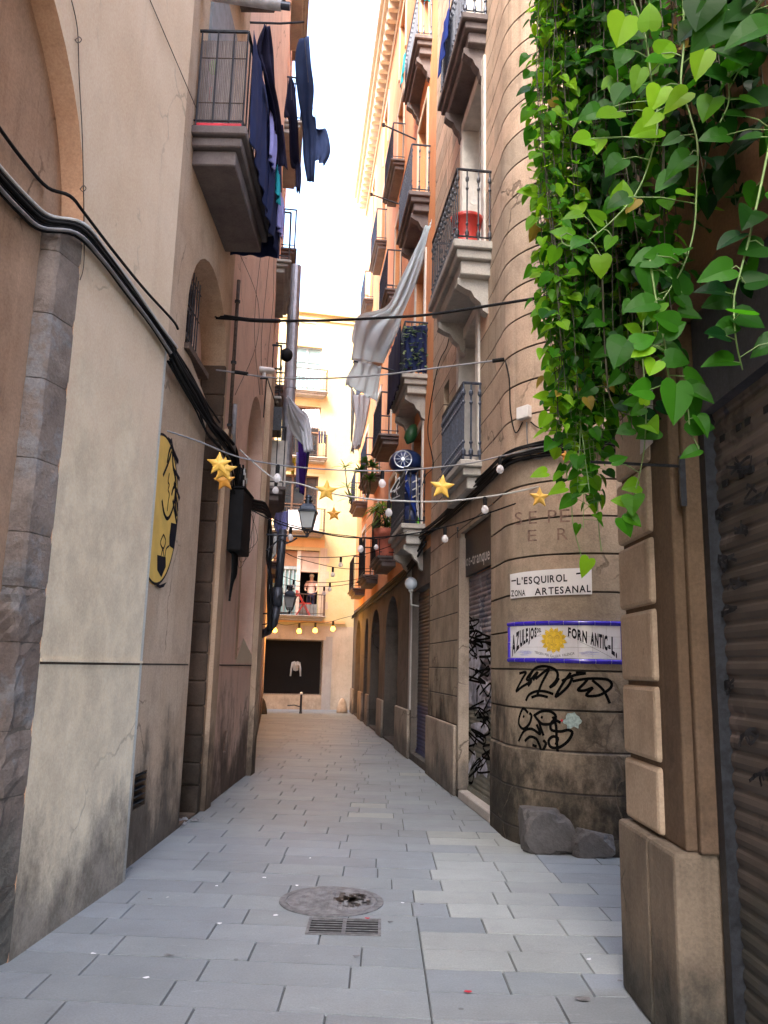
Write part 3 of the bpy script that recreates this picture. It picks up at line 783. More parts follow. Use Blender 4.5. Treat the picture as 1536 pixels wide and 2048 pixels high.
# the balcony high on the tan wall
balcony(L2, Y(6.95), Y(8.85), 6.70, 0.53, b, 1.08, M['slabdark'], M['iron'], corbels=False, th=0.36, gap=0.14)
mb = MB(); mb.pbox(L2, Y(7.3), Y(8.5), 6.72, 9.0, -0.01, 0.03); mb.build('balcony_door', M['greywood'], b)
balcony(L2, Y(6.95), Y(8.85), 9.95, 0.53, b, 1.05, M['slabdark'], M['iron'], corbels=False, th=0.36, gap=0.14)
mb = MB(); mb.box(-8, -2.8, -9, 6.3, 17.9, 18.0); mb.box(-8, -1.97, 6.3, 9.3, 17.9, 18.0); mb.quad((-8, -9, 0), (-8, 9.3, 0), (-8, 9.3, 18), (-8, -9, 18)); mb.quad((-8, -9, 0), (-2.8, -9, 0), (-2.8, -9, 18), (-8, -9, 18)); mb.build('roof', M['trim'], b)

# ================================================================== PINK HOUSE (behind it)
b = thing('stucco_house', 'narrow pink stucco house on the left between the tan wall and the galleries', 'building', (-1.95, 10.5, 0))
Y = L2.sy; e = Y(12.6)
h2 = arch(Y(10.72), Y(12.25), 0.02, 4.55, 0.95)
v2 = rect(Y(10.42), Y(10.66), 0.50, 0.76)
wall('front_wall', L2, rect(Y(9.30), e, 0, 18), [(arch(Y(10.85), Y(12.2), 1.65, 4.60, 0.90), 0.22), (v2, 0.1)], M['pink'], b, back=5)
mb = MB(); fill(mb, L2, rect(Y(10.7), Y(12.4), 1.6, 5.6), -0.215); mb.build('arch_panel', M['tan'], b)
mb = MB(); mb.pbox(L2, Y(10.98), Y(11.55), 2.9, 5.1, -0.212, -0.17); mb.build('shutter_door', M['ironbrown'], b)
mb = MB(); mb.pbox(L2, Y(9.3), Y(9.62), 0.0, 4.35, 0.0006, 0.05); mb.pbox(L2, Y(12.25), Y(12.6), 0.0, 6.2, 0.0006, 0.08); mb.build('pilaster', M['tan'], b)
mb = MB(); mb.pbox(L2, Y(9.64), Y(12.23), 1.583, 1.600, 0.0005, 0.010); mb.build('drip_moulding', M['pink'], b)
mb = MB(); mb.pbox(L2, Y(9.64), Y(12.23), 1.568, 1.583, 0.0005, 0.002); mb.build('joint_shadow_strip', M['darkstone'], b)  # dark strip painted as the shadow of the seam
mb = MB(); fill(mb, L2, v2, -0.09); vv = mb.build('vent', M['dark'], b)
mb = MB(); P = L2.px
mb.add([P(470, 1328, 0.003), P(512, 1328, 0.003), P(487, 1276, 0.003)], [(0, 1, 2)]); mb.build('pale_paint_patch', M['trim'], b)

# ================================================================== FAR LEFT HOUSE with galleries
L3 = Pl((-1.92, 12.6), (-4.13, 29.41), 'L')
b = thing('gallery_house', 'tall house at the far left with stacked iron balconies and a metal flue', 'building', (-2.0, 13, 0))
LL = L3.sy(20.5)
holes = []
for k in range(2):
    s = 1.0 + k * 3.3
    for z0, z1 in ((4.5, 6.6), (7.7, 9.8), (10.9, 13.0), (14.1, 16.2), (17.3, 19.3)): holes.append((rect(s, s + 1.1, z0, z1), 0.2))
holes += [(arch(1.6 + k * 3.2, 3.1 + k * 3.2, 0.02, 2.3, .75), 0.35) for k in range(2)]
wall('front_wall', L3, rect(0, LL, 0, 22.0), holes, M['pink'], b, back=6)
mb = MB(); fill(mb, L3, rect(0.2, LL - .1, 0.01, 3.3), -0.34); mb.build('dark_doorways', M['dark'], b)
for k in range(2):
    s = 1.0 + k * 3.3
    for z0, z1 in ((4.5, 6.6), (7.7, 9.8), (10.9, 13.0), (14.1, 16.2), (17.3, 19.3)): window(L3, s, s + 1.1, z0, z1, 0.18, b, M['wood'], M['glass'], 1, 0)
# galleries: first one seen end-on with white-backed bars
balcony(L3, 0.05, 1.9, 4.42, 0.34, b, 1.0, M['slabdark'], M['iron'], corbels=False, th=0.22, gap=0.10)
mb = MB(); mb.pbox(L3, 0.30, 0.33, 4.44, 5.25, 0.02, 0.33); mb.build('gallery_panel', M['offwhite'], b)
for z, s0, s1, d_ in ((5.95, 0.10, 1.3, .20), (8.4, 0.1, 2.2, .25), (11.3, 0.4, 2.4, .34), (14.5, 0.4, 2.4, .34), (17.6, .4, 2.4, .34)):
    balcony(L3, s0, s1, z, d_, b, 0.9, M['slabstone'], M['iron'], corbels=False, th=0.2, gap=0.12)
for k in range(1, 2):
    for z in (4.3, 7.5, 10.7, 13.9, 17.1):
        s = 0.6 + k * 3.3
        balcony(L3, s, s + 1.9, z, 0.35, b, 0.95, M['slabdark'], M['iron'], corbels=False, th=0.22, gap=0.16)
mb = MB(); p0 = D(583, 560, 14.5); p1 = D(573, 905, 14.5); q = Vector((p1.x, p1.y, 0))
mb.tube([(p1.x, 14.5, 5.2), (p1.x, 14.5, 9.2)], 0.115, 14); mb.tube([(p1.x, 14.5, 6.7), (p1.x, 14.5, 6.74)], 0.13, 14); mb.tube([(p1.x, 14.5, 8.0), (p1.x, 14.5, 8.04)], 0.13, 14); mb.tube([(p1.x, 14.5, 5.15), (p1.x, 14.5, 5.25)], 0.15, 14)
mb.build('flue', M['duct'], b, smooth=False)
mb = MB(); mb.pbox(L3, 0.06, 0.5, 5.35, 5.75, 0.02, 0.22); mb.build('shutter_box', M['iron'], b)
mb = MB(); mb.pbox(L3, 0, LL, 21.6, 22.0, 0, 0.3); mb.build('eaves', M['ironbrown'], b)
b = thing('low_house', 'low pink house standing farthest down the left side before the yellow house', 'building', L3.pt(LL, 0))  # height made up, kept low so the sun reaches the yellow house
LE = L3.sy(27.8)
wall('front_wall', L3, rect(LL + .01, LE, 0, 8.2), [(arch(LL + 1 + k * 2.6, LL + 2.2 + k * 2.6, 0.02, 2.2, .6), .3) for k in range(2)] + [(rect(LL + 1 + k * 2.6, LL + 2.1 + k * 2.6, 4.4, 6.4), .2) for k in range(2)], M['pink'], b, back=6)
for k in range(2):
    window(L3, LL + 1 + k * 2.6, LL + 2.1 + k * 2.6, 4.4, 6.4, 0.18, b, M['wood'], M['glass'], 1, 0)
    mb = MB(); fill(mb, L3, arch(LL + .95 + k * 2.6, LL + 2.25 + k * 2.6, 0.0, 2.2, .65), -.28); mb.build('door', M['wood'], b)
    balcony(L3, LL + .8 + k * 2.6, LL + 2.3 + k * 2.6, 4.3, .35, b, .95, M['slabdark'], M['iron'], corbels=False, th=.2, gap=.16)

# ================================================================== END HOUSE
b = thing('yellow_house', 'pale yellow house closing the end of the street above a dark grated shopfront', 'building', (-2.5, 30.4, 0))
def E4(x0, y0, x1, y1):
    s0, z1 = EN.sz(x0, y0); s1, z0 = EN.sz(x1, y1); return s0, s1, z0, z1
s0, s1, z0, z1 = E4(588, 690, 641, 783); w3 = (s0, s1, z0, z1)
w2 = (w3[0] + 0.05, w3[1] + .05, 9.55, 11.6)
s0, s1, z0, z1 = E4(600, 950, 633, 1067); w1 = (s0 - 0.75, s1, z0, z1)
s0, s1, z0, z1 = E4(548, 1097, 634, 1234); w0 = (s0, s1, z0, z1)
s0, s1, z0, z1 = E4(531, 1277, 643, 1391); shp = (s0, s1, z0, z1)
up = [(rect(*w_), 0.2) for w_ in (w3, w2, w1, w0)]
atticv = E4(603, 638, 632, 648)
for dx in (3.6,):
    for w_ in (w3, w2, w1): up.append((rect(w_[0] + dx, w_[1] + dx, w_[2], w_[3]), 0.2))
wall('upper_wall', EN, rect(-9, 13, 3.05, 15.6), up, M['yellow'], b, back=6)
wall('shopfront_wall', EN, rect(-9, 13, 0, 3.05), [(rect(*shp), 0.35)], M['endstone'], b)
mb = MB(); mb.pbox(EN, -9.05, 13.05, 15.45, 15.62, 0.0, 0.16); mb.pbox(EN, -9.02, 13.02, 15.2, 15.3, 0.0, 0.06); mb.build('cornice', M['yellow'], b)
mb = MB(); mb.pbox(EN, atticv[0], atticv[1], atticv[2], atticv[3], 0.0, 0.03); mb.build('attic_vent', M['slabstone'], b)
window(EN, *w3, 0.16, b, M['bluegrey'], M['glassblue'], 1, 2)
window(EN, *w2, 0.16, b, M['blindbrown'], M['glass'], 1, 1)
window(EN, *w1, 0.16, b, M['wood'], M['glass'], 2, 1)
for w_ in (w3, w2, w1): window(EN, w_[0] + 3.6, w_[1] + 3.6, w_[2], w_[3], .16, b, M['wood'], M['glass'], 1, 1)
for (x0, x1, y, ry, th) in ((560, 657, 783, 740, .17), (560, 656, 915, 870, .17), (545, 652, 1064, 1018, .17), (540, 652, 1232, 1190, .18)):
    s0, _ = EN.sz(x0, y, .5); s1, z = EN.sz(x1, y, 0.5); _, zt = EN.sz(x1, ry, .5)
    balcony(EN, s0 - (.5 if x0 < 550 else 0), s1, z, 0.5, b, zt - z, M['slabstone'], M['ironbrown'], corbels=False, th=th, gap=0.13, bar_r=0.008)
# bands under the balconies with warm light painted into their colour; stone quoins
for (x0, y0, x1, y1) in ((560, 795, 640, 812), (560, 924, 650, 948), (545, 1074, 649, 1096)):
    s0, s1, z0, z1 = E4(x0, y0, x1, y1); mb = MB(); mb.pbox(EN, s0, s1, z0, z1, 0.0006, 0.02); mb.build('warm_light_band', M['apricot'], b)
mb = MB(); s = w0[1] + 0.03
for k in range(9):
    z = w0[2] + k * 0.29; mb.pbox(EN, s, s + (0.36 if k % 2 else 0.27), z + .004, z + 0.286, 0.0006, 0.02)
mb.build('quoins', M['endstone'], b)
# first-floor loggia window: two rolled blinds, post, panels
sm = w0[0] + (w0[1] - w0[0]) * 0.56
mb = MB(); mb.pbox(EN, sm - .07, sm + .07, w0[2], w0[3] - .02, -.19, -.04); mb.build('window_post', M['offwhite'], b)
mb = MB(); mb.pbox(EN, w0[0], sm - .071, w0[3] - .62, w0[3] - .03, -.12, -.09); mb.build('roller_blind', M['blindbrown'], b)
mb = MB(); mb.pbox(EN, sm + .071, w0[1], w0[3] - .78, w0[3] - .03, -.12, -.09)
mb.tube([EN.pt(sm + .08, w0[3] - .80, -.10), EN.pt(w0[1] - .02, w0[3] - .80, -.10)], .035, 8); mb.build('roller_blind', M['blind'], b)
mb = MB(); mb.pbox(EN, w0[0], sm - .071, w0[3] - .74, w0[3] - .63, -.14, -.08)
for k in range(6):
    a = w0[0] + (sm - .07 - w0[0]) * k / 6; mb.pbox(EN, a, a + .05, w0[2], w0[3] - .74, -.15, -.10)
mb.build('window_frame', M['bluegrey'], b)
mb = MB(); mb.pbox(EN, w0[0], sm - .071, w0[2], w0[3] - .74, -.19, -.16); mb.build('pane', M['glassblue'], b)
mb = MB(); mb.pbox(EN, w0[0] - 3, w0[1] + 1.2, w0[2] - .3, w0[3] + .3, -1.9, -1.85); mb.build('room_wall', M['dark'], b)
mb = MB(); mb.pbox(EN, sm + .071, w0[1], w0[2], w0[2] + .48, -.16, -.12); mb.build('door_panel', M['greywood'], b)
mb = MB(); mb.pbox(EN, w0[0], w0[1], w0[2] - .05, w0[2] + .0, -1.8, -.01); mb.build('room_floor', M['greywood'], b)
# shop: frame, glass, folding grille, pilaster
window(EN, *shp, 0.33, b, M['endgrey'], M['dark'], 0, 0, 'shop_window', 0.04)
mb = MB(); s0, s1, z0, z1 = shp; n = 26
for k in range(n):
    a = s0 + (s1 - s0) * k / n; c = (s1 - s0) / n
    mb.pbox(EN, a + c * .45, a + c * .55, z0 + .02, z1 - .02, -.14, -.13)
    for j in range(12):
        zz = z0 + .05 + (z1 - z0 - .1) * j / 12; dz = (z1 - z0 - .1) / 12
        mb.tube([EN.pt(a, zz, -.135), EN.pt(a + c, zz + dz, -.135)], .004, 3, False)
        mb.tube([EN.pt(a + c, zz, -.135), EN.pt(a, zz + dz, -.135)], .004, 3, False)
mb.build('folding_grille', M['cable'], b)
mb = MB(); mb.pbox(EN, shp[0] - .08, shp[1] + .08, shp[3], shp[3] + .14, 0.0006, .06); mb.pbox(EN, shp[0] - .08, shp[0] - .002, shp[2], shp[3] - .002, 0.0006, .05); mb.build('shop_surround', M['endstone'], b)
sg, _ = EN.sz(646, 1300); sg1, _ = EN.sz(664, 1300)
mb = MB(); mb.pbox(EN, sg, sg1, 0.0, shp[3] + .14, 0.0006, .04); mb.build('grey_pilaster', M['endgrey'], b)
mb = MB(); mb.pbox(EN, shp[0] - .4, shp[1] + .05, 0, shp[2] - .04, 0.0006, .03); mb.build('sill_wall', M['endstone'], b)
mb = MB(); s0, _ = EN.sz(560, 1248, .1); s1, z0 = EN.sz(690, 1250, .1); mb.pbox(EN, -3, s1, z0 + .04, z0 + .14, 0.0006, .09); mb.build('string_course', M['apricot'], b)

# ================================================================== CORNER HOUSE A (right, rounded corner)
b = thing('corner_house', 'sandstone corner house on the right with a rounded corner and deep course joints', 'building', (1.3, 8.9, 0))
ZT = 17.0
jz = [0.15 + 0.365 * k for k in range(1, 46)]
jz[1] = 0.88
prof = [(0.0, 0.03), (0.86, 0.03), (0.875, 0.0)]
for k in range(3, 46):
    z = 0.15 + 0.365 * k
    prof += [(z - 0.010, 0.0), (z - 0.004, -0.016), (z + 0.004, -0.016), (z + 0.010, 0.0)]
prof.append((ZT, 0.0))
sL = CV.r * math.pi / 2
ss = [-0.5, 0.0] + [sL * k / 26 for k in range(1, 27)] + [sL + 0.2, sL + 6]
pathf = [lambda z, o: RA.pt(RA.sy(8.92), z, o)] + [(lambda s: (lambda z, o: CV.pt(s, z, o)))(s) for s in ss[1:]]
mb = MB(); vs = []; n = len(pathf)
for z, o in prof:
    for f in pathf: vs.append(f(z, o))
mb.add(vs, [(i * n + j, i * n + j + 1, (i + 1) * n + j + 1, (i + 1) * n + j) for i in range(len(prof) - 1) for j in range(n - 1)])
cw = mb.build('rounded_corner', M['sand'], b)
Y = RA.sy
door = rect(Y(8.98), Y(10.62), 0.10, 3.38)
holesA = [(door, 0.22),
          (rect(Y(9.65), Y(10.72), 4.10, 6.05), 0.28),
          (rect(Y(11.55), Y(12.0), 4.35, 5.9), 0.15),
          (rect(Y(9.35), Y(10.55), 6.70, 9.35), 0.30),
          (rect(Y(9.40), Y(10.60), 10.06, 12.6), 0.28), (rect(Y(9.40), Y(10.60), 13.4, 15.6), 0.28)]
wall('street_wall', RA, rect(Y(8.92), Y(13.0), 0, ZT), holesA, M['sand'], b)
mb = MB(); mb.quad(RA.pt(Y(8.92), ZT), RA.pt(Y(13), ZT), (9, 13, ZT), (9, 7.57, ZT)); mb.quad((9, 7.57, 0), (9, 13, 0), (9, 13, ZT), (9, 7.57, ZT)); mb.add([RA.pt(Y(8.92), ZT)] + [CV.pt(s, ZT) for s in ss[1:]] + [(9, 7.57, ZT)], [tuple(range(len(ss) + 1))])
mb.build('roof', M['trim'], b)
for (y0, y1, z0, z1) in ((9.65, 10.72, 4.10, 6.05), (9.35, 10.55, 6.70, 9.35), (9.40, 10.60, 10.06, 12.6), (9.4, 10.6, 13.4, 15.6)):
    # pale moulded surround, proud of the wall, and a lining inside the reveal
    mb = MB(); sf = 0.14
    mb.pbox(RA, Y(y0) - sf, Y(y0), z0, z1 + sf, 0.0006, 0.035); mb.pbox(RA, Y(y1), Y(y1) + sf, z0, z1 + sf, 0.0006, 0.035); mb.pbox(RA, Y(y0), Y(y1), z1, z1 + sf, 0.0006, 0.035)
    mb.pbox(RA, Y(y1) - 0.012, Y(y1) + 0.001, z0, z1, -0.27, 0.03); mb.pbox(RA, Y(y0) + .001, Y(y1) - .013, z1 - .012, z1 + 0.001, -0.27, 0.03)
    bevel(mb.build('window_surround', M['offwhite'], b), 0.008)
    window(RA, Y(y0), Y(y1) - .012, z0, z1 - .012, 0.26, b, M['white'], M['glass'], 1, 2)
mb = MB(); mb.pbox(RA, Y(11.55), Y(12.0), 4.35, 5.9, -.14, -.12); mb.build('small_window', M['glass'], b)
balcony(RA, Y(9.42), Y(10.90), 4.08, 0.27, b, 0.98, M['slabstone'], M['ironblue'], knob=True, corbels=False, th=0.34, gap=0.085, bar_r=.012)
balcony(RA, Y(8.90), Y(10.75), 6.66, 0.47, b, 0.95, M['slabstone'], M['iron'], knob=True, corbels=True, th=0.40, gap=0.13, bar_r=.010)
balcony(RA, Y(9.12), Y(10.95), 10.02, 0.34, b, 0.98, M['slabdark'], M['ironblue'], knob=True, corbels=True, th=0.36, gap=0.10, bar_r=.011)
balcony(RA, Y(9.12), Y(10.95), 13.4, 0.34, b, 0.98, M['slabdark'], M['ironblue'], corbels=True, th=0.36, gap=0.12)
# ground-floor plinth and shutter door with board
mb = MB(); mb.pbox(RA, Y(10.80), Y(13.0), 0.0, 0.88, 0.0006, 0.05); bevel(mb.build('plinth', M['plinth'], b), 0.02, 2)
M['shut1'] = shuttermat('sprayed_shutter_a', (0.30, 0.26, 0.29), [((0.05, 0.08, 0.15), .54, 1.6), ((0.42, 0.42, 0.48), .53, 2.2), ((0.012, 0.015, 0.02), .58, 2.8), ((0.30, 0.03, 0.03), .72, 3.0)], 1.0, 0.75, ((0.13, 0.13, 0.09), 1.15, 0.5))
shutter(RA, Y(8.985), Y(10.60), 0.113, 2.78, 0.12, b, M['shut1'], 0.062, 0.016)
mb = MB(); mb.pbox(RA, Y(8.99), Y(10.61), 2.785, 3.37, -.10, -.05); sb = mb.build('shop_board', M['iron'], b)
def rz(x, y, o=-.1005): return RA.px(760 + x * .3386, 1040 + y * .3386, o)
rr = random.Random(12)
mb = MB()
for (x0, y0, x1, y1) in ((495, 640, 645, 740), (500, 700, 640, 820), (510, 790, 650, 1010), (500, 1030, 620, 1110), (520, 600, 600, 660), (495, 880, 650, 1000), (495, 960, 640, 1080), (500, 640, 650, 820), (500, 1200, 650, 1320), (500, 1350, 640, 1500)):
    pts = [rz(rr.uniform(x0, x1), rr.uniform(y0, y1), -.1012) for _ in range(7)]
    mb.ribbon(pts, .10, RA.n, 4)
mb.build('sprayed_white_patches', M['palespray'], b)
mb = MB()
for (x0, y0, x1, y1, n_) in ((500, 590, 650, 760, 12), (495, 740, 655, 900, 12), (510, 880, 650, 1120, 9), (500, 1060, 650, 1200, 9), (500, 1200, 650, 1350, 8), (500, 1330, 650, 1500, 8)):
    for k in range(n_ // 2):
        cx_, cy_ = rr.uniform(x0, x1), rr.uniform(y0, y1)
        pts = [rz(min(650, max(492, cx_ + rr.uniform(-70, 70))), cy_ + rr.uniform(-60, 60)) for _ in range(6)]
        mb.ribbon(pts, rr.uniform(.018, .035), RA.n, 5)
mb.build('sprayed_black_scrawl', M['spray'], b)
mb = MB(); mb.pbox(RA, Y(10.55), Y(10.64), 0.12, 3.3, -.10, 0.035); mb.build('door_frame', M['plinth'], b)
mb = MB(); mb.pbox(RA, Y(8.985), Y(10.615), 0.0, 0.112, -.118, .02); bevel(mb.build('doorstep', M['endgrey'], b), .012)

# ================================================================== ORANGE HOUSE (right, behind)
b = thing('orange_house', 'long orange stucco house on the right with a pale bracketed cornice and dark arches', 'building', (0.6, 14, 0))
YE = 29.2
oh = []
flo = ((4.0, 5.9, 'w'), (6.75, 9.2, 'w'), (10.25, 12.6, 'w'), (13.6, 15.8, 'w'), (16.9, 18.5, 'w'))
bays = [13.75 + 3.75 * k for k in range(4)]
for y0 in bays:
    for z0, z1, _ in flo: oh.append((rect(Y(y0 + .25), Y(y0 + 1.35), z0, z1), 0.25))
wall('upper_wall', RA, rect(Y(13.0), Y(YE), 3.55, 20.0), oh, M['orange'], b, back=7)
gh = [(rect(Y(13.06), Y(14.86), 0.12, 2.97), 0.18), (arch(Y(16.85), Y(19.1), 0.05, 2.35, 0.8), .5), (arch(Y(20.4), Y(22.6), 0.05, 2.3, .8), .5), (arch(Y(23.5), Y(24.5), 0.05, 2.5, .5), .4), (arch(Y(26.0), Y(27.9), 0.05, 2.3, .8), .5)]
wall('ground_wall', RA, rect(Y(13.0), Y(YE), 0, 3.55), gh, M['greyground'], b)
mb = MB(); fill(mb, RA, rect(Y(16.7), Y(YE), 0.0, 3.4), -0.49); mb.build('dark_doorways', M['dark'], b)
M['shut2'] = shuttermat('plain_shutter_b', (0.115, 0.095, 0.085), [((0.06, 0.055, 0.055), .5, 1.5)], 3.0, 0.6, ((0.015, 0.025, 0.11), 0.95, 0.1))
shutter(RA, Y(13.08), Y(14.84), 0.14, 2.95, 0.12, b, M['shut2'], 0.062, 0.016)
mb = MB()
for a, c in ((14.95, 16.75), (19.2, 20.3), (22.7, 23.4), (24.6, 25.9), (28.0, 29.1)):
    mb = MB(); mb.pbox(RA, Y(a), Y(c), 0.0, 0.85, 0.0006, 0.06); bevel(mb.build('plinth', M['plinth'], b), .02)
mb = MB(); mb.pbox(RA, Y(14.9), Y(15.1), 0.85, 3.0, 0.0006, .03); mb.build('pilaster', M['endgrey'], b)
for y0 in bays:
    for z0, z1, _ in flo:
        window(RA, Y(y0 + .25), Y(y0 + 1.35), z0, z1, 0.2, b, M['wood'], M['glass'], 1, 1)
        mb = MB(); a, c = Y(y0 + .25), Y(y0 + 1.35)
        mb.pbox(RA, a - .13, a, z0, z1 + .13, .0006, .03); mb.pbox(RA, c, c + .13, z0, z1 + .13, .0006, .03); mb.pbox(RA, a, c, z1, z1 + .13, .0006, .03)
        mb.build('window_surround', M['trim'] if z0 > 9 else M['offwhite'], b)
for i, y0 in enumerate(bays):
    for j, (z0, z1, _) in enumerate(flo[:4]):
        dep = (0.42, 0.46, 0.40, 0.34)[j]
        a = y0 - 0.18 if i == 0 else y0 - .1
        balcony(RA, Y(a), Y(a + 1.85), z0 - .02 if i else (4.02, 6.72, 10.28, 13.62)[j], dep, b, 0.98, M['slabstone'] if i == 0 and j < 2 else M['slabdark'], M['ironblue'] if j > 0 else M['iron'], knob=(i == 0), corbels=(i == 0), th=0.34 if i == 0 else .22, gap=0.12 if i == 0 else .15)
mb = MB()
for (z0, z1, o) in ((19.1, 19.25, .06), (19.5, 19.62, .16), (19.62, 19.85, .42), (19.85, 20.0, .52)): mb.pbox(RA, Y(13.0), Y(YE), z0, z1 - .001, 0.0006, o)
bevel(mb.build('cornice', M['trim'], b), .02)
for k in range(41):
    mb = MB(); a = Y(13.2 + k * 0.39); mb.pbox(RA, a, a + .16, 19.26, 19.615, 0.0006, .33); bevel(mb.build('cornice_bracket', M['trim'], b), .03, 2)

# ================================================================== PIER HOUSE B (near right)
b = thing('pier_house', 'brown sandstone house at the right edge with a chamfered pier beside a big roller shutter', 'building', (1.4, 3.8, 0))
PY = PB.sy
# plinth block and rusticated pier
YA, YB, YC = 4.53, 4.0, 3.74
def pierblock(z0, z1, o, ya, yb, m, name, bv=.02):
    mb = MB(); mb.hexa([PB.pt(yb, z0, o), PB.pt(ya, z0, o), PB.pt(ya, z0, -1.2), PB.pt(yb, z0, -1.2), PB.pt(yb, z1, o), PB.pt(ya, z1, o), PB.pt(ya, z1, -1.2), PB.pt(yb, z1, -1.2)])
    return bevel(mb.build(name, m, b), bv, 2)
pierblock(0, 0.835, 0.035, YA + .03, 4.08, M['pierplinth'], 'plinth_stone')
pierblock(0, 0.835, 0.035, 4.076, YC - 0.02, M['pierplinth'], 'plinth_stone')
zz = [0.835, 1.30, 1.83, 2.27, 2.72, 3.17, 3.62, 4.07, 4.52, 4.97, 5.42, 5.87, 6.32, 6.77, 7.22]
zz = [0.838, 1.17, 1.55, 1.93] + [2.29 + .37 * k for k in range(13)]
for z0, z1 in zip(zz, zz[1:]): pierblock(z0 + .012, z1 - .012, 0.0, YA, YB, M['pier'], 'quoin_block', .022)
mb = MB(); mb.hexa([PB.pt(YC, .836, -.028), PB.pt(YA - .02, .836, -.028), PB.pt(YA - .02, .836, -1.1), PB.pt(YC, .836, -1.1), PB.pt(YC, 14, -.028), PB.pt(YA - .02, 14, -.028), PB.pt(YA - .02, 14, -1.1), PB.pt(YC, 14, -1.1)]); bevel(mb.build('pier_core', M['piercore'], b), .012, 2)
# moulded jamb step facing up the street
mb = MB(); mb.hexa([PB.pt(YC - .05, .836, -.075), PB.pt(YC - .001, .836, -.075), PB.pt(YC - .001, .836, -1.1), PB.pt(YC - .05, .836, -1.1), PB.pt(YC - .05, 3.29, -.075), PB.pt(YC - .001, 3.29, -.075), PB.pt(YC - .001, 3.29, -1.1), PB.pt(YC - .05, 3.29, -1.1)]); bevel(mb.build('jamb_moulding', M['piercore'], b), .012, 2)
# wall above the opening, lane wall, roof
mb = MB(); mb.hexa([PB.pt(-9, 3.30, 0), PB.pt(YC - .002, 3.30, 0), PB.pt(YC - .002, 3.30, -.30), PB.pt(-9, 3.30, -.30), PB.pt(-9, 14, 0), PB.pt(YC - .002, 14, 0), PB.pt(YC - .002, 14, -.30), PB.pt(-9, 14, -.30)])  # unseen stretch behind the camera added to keep sun off the street
mb.build('upper_wall', M['brownwall'], b)
mb = MB(); mb.pbox(PB, -9, .29, 0, 3.298, -.30, -.001); mb.build('near_wall', M['pier'], b)
mb = MB(); mb.box(2.3, 9, 4.35, 4.5, 0, 14); mb.box(1.7, 9, -9, 4.5, 14.002, 14.1); mb.build('lane_wall', M['pier'], b)
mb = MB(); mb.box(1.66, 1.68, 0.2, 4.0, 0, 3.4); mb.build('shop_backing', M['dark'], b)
M['shut3'] = shuttermat('grimy_shutter_c', (0.085, 0.07, 0.062), [((0.015, 0.035, 0.085), .57, 1.1), ((0.16, 0.125, 0.115), .56, 1.7), ((0.02, 0.02, 0.02), .66, 3.2)], 5.0, 0.7, ((0.04, 0.04, 0.035), 0.7, 0.5))
PS = Pl((1.40, 0.0), (1.39, 4.53), 'R')
shutter(PB, 0.3, YC - .06, 0.03, 2.80, 0.205, b, M['shut3'], 0.078, 0.011)
mb = MB(); mb.pbox(PB, 0.3, YC - .06, 2.80, 3.29, -.26, -.14); mb.build('fascia', M['fascia'], b)
mb = MB(); mb.pbox(PB, YC - .12, YC - .055, 0.0, 2.82, -.21, -.15); mb.build('guide_rail', M['iron'], b)
for zr in (2.64, 2.43):
    for k in range(14):
        s = 3.50 - k * 0.085
        if k % 3 == 1: continue
        mb = MB(); mb.pbox(PB, s, s + .045, zr, zr + .030, -.2, -.1905); mb.build('slot', M['dark'], b)
# faded sprayed strokes on the shutter
mb = MB(); rr = random.Random(5)
def shp_px(px, py): return PB.px(px, py, -.183)
for (x, y, s) in ((1470, 935, 26), (1500, 990, 30), (1435, 1030, 22), (1480, 1060, 20), (1440, 1130, 24), (1465, 1170, 20), (1450, 1220, 22), (1420, 1260, 20), (1450, 1380, 20), (1490, 1480, 24), (1510, 1560, 20)):
    mb = MB()
    for k in range(4):
        a = [shp_px(x + rr.uniform(-s, s) * .7 + j * s * .35, y + rr.uniform(-s, s) * .6 - j * 5) for j in range(3)]
        mb.ribbon(a, 0.014, PB.n, 3)
    mb.build('spray_mark', M['fadedspray'], b)

# ================================================================== SIGNS AND PAINT on the rounded corner
def glyph(ch, bold=0.0):
    cu = bpy.data.curves.new('glyph', 'FONT'); cu.body = ch; cu.size = 1.0; cu.resolution_u = 3; cu.offset = bold
    ob = bpy.data.objects.new('glyph', cu); COL.objects.link(ob)
    bpy.context.view_layer.update()
    me = bpy.data.meshes.new_from_object(ob)
    vs = [(v.co.x, v.co.y) for v in me.vertices]; fs = [tuple(p.vertices) for p in me.polygons]
    bpy.data.objects.remove(ob); bpy.data.curves.remove(cu); bpy.data.meshes.remove(me)
    return vs, fs
_gc = {}
def letters(mb, text, f, u0, u1, v0, v1, bold=0.0, space=0.12):
    """f(u, v) -> point; text stretched between u0..u1, letters v0..v1 high (cap height)"""
    items = []; x = 0
    for ch in text:
        if ch == ' ': x += 0.45; continue
        if (ch, bold) not in _gc: _gc[(ch, bold)] = glyph(ch, bold)
        vs, fs = _gc[(ch, bold)]
        if not vs: continue
        a = min(v[0] for v in vs); c = max(v[0] for v in vs)
        items.append((vs, fs, x - a)); x += c - a + space
    tot = x - space
    for vs, fs, dx in items:
        mb.add([f(u0 + (u1 - u0) * (v[0] + dx) / tot, v0 + (v1 - v0) * v[1] / 0.70) for v in vs], fs)
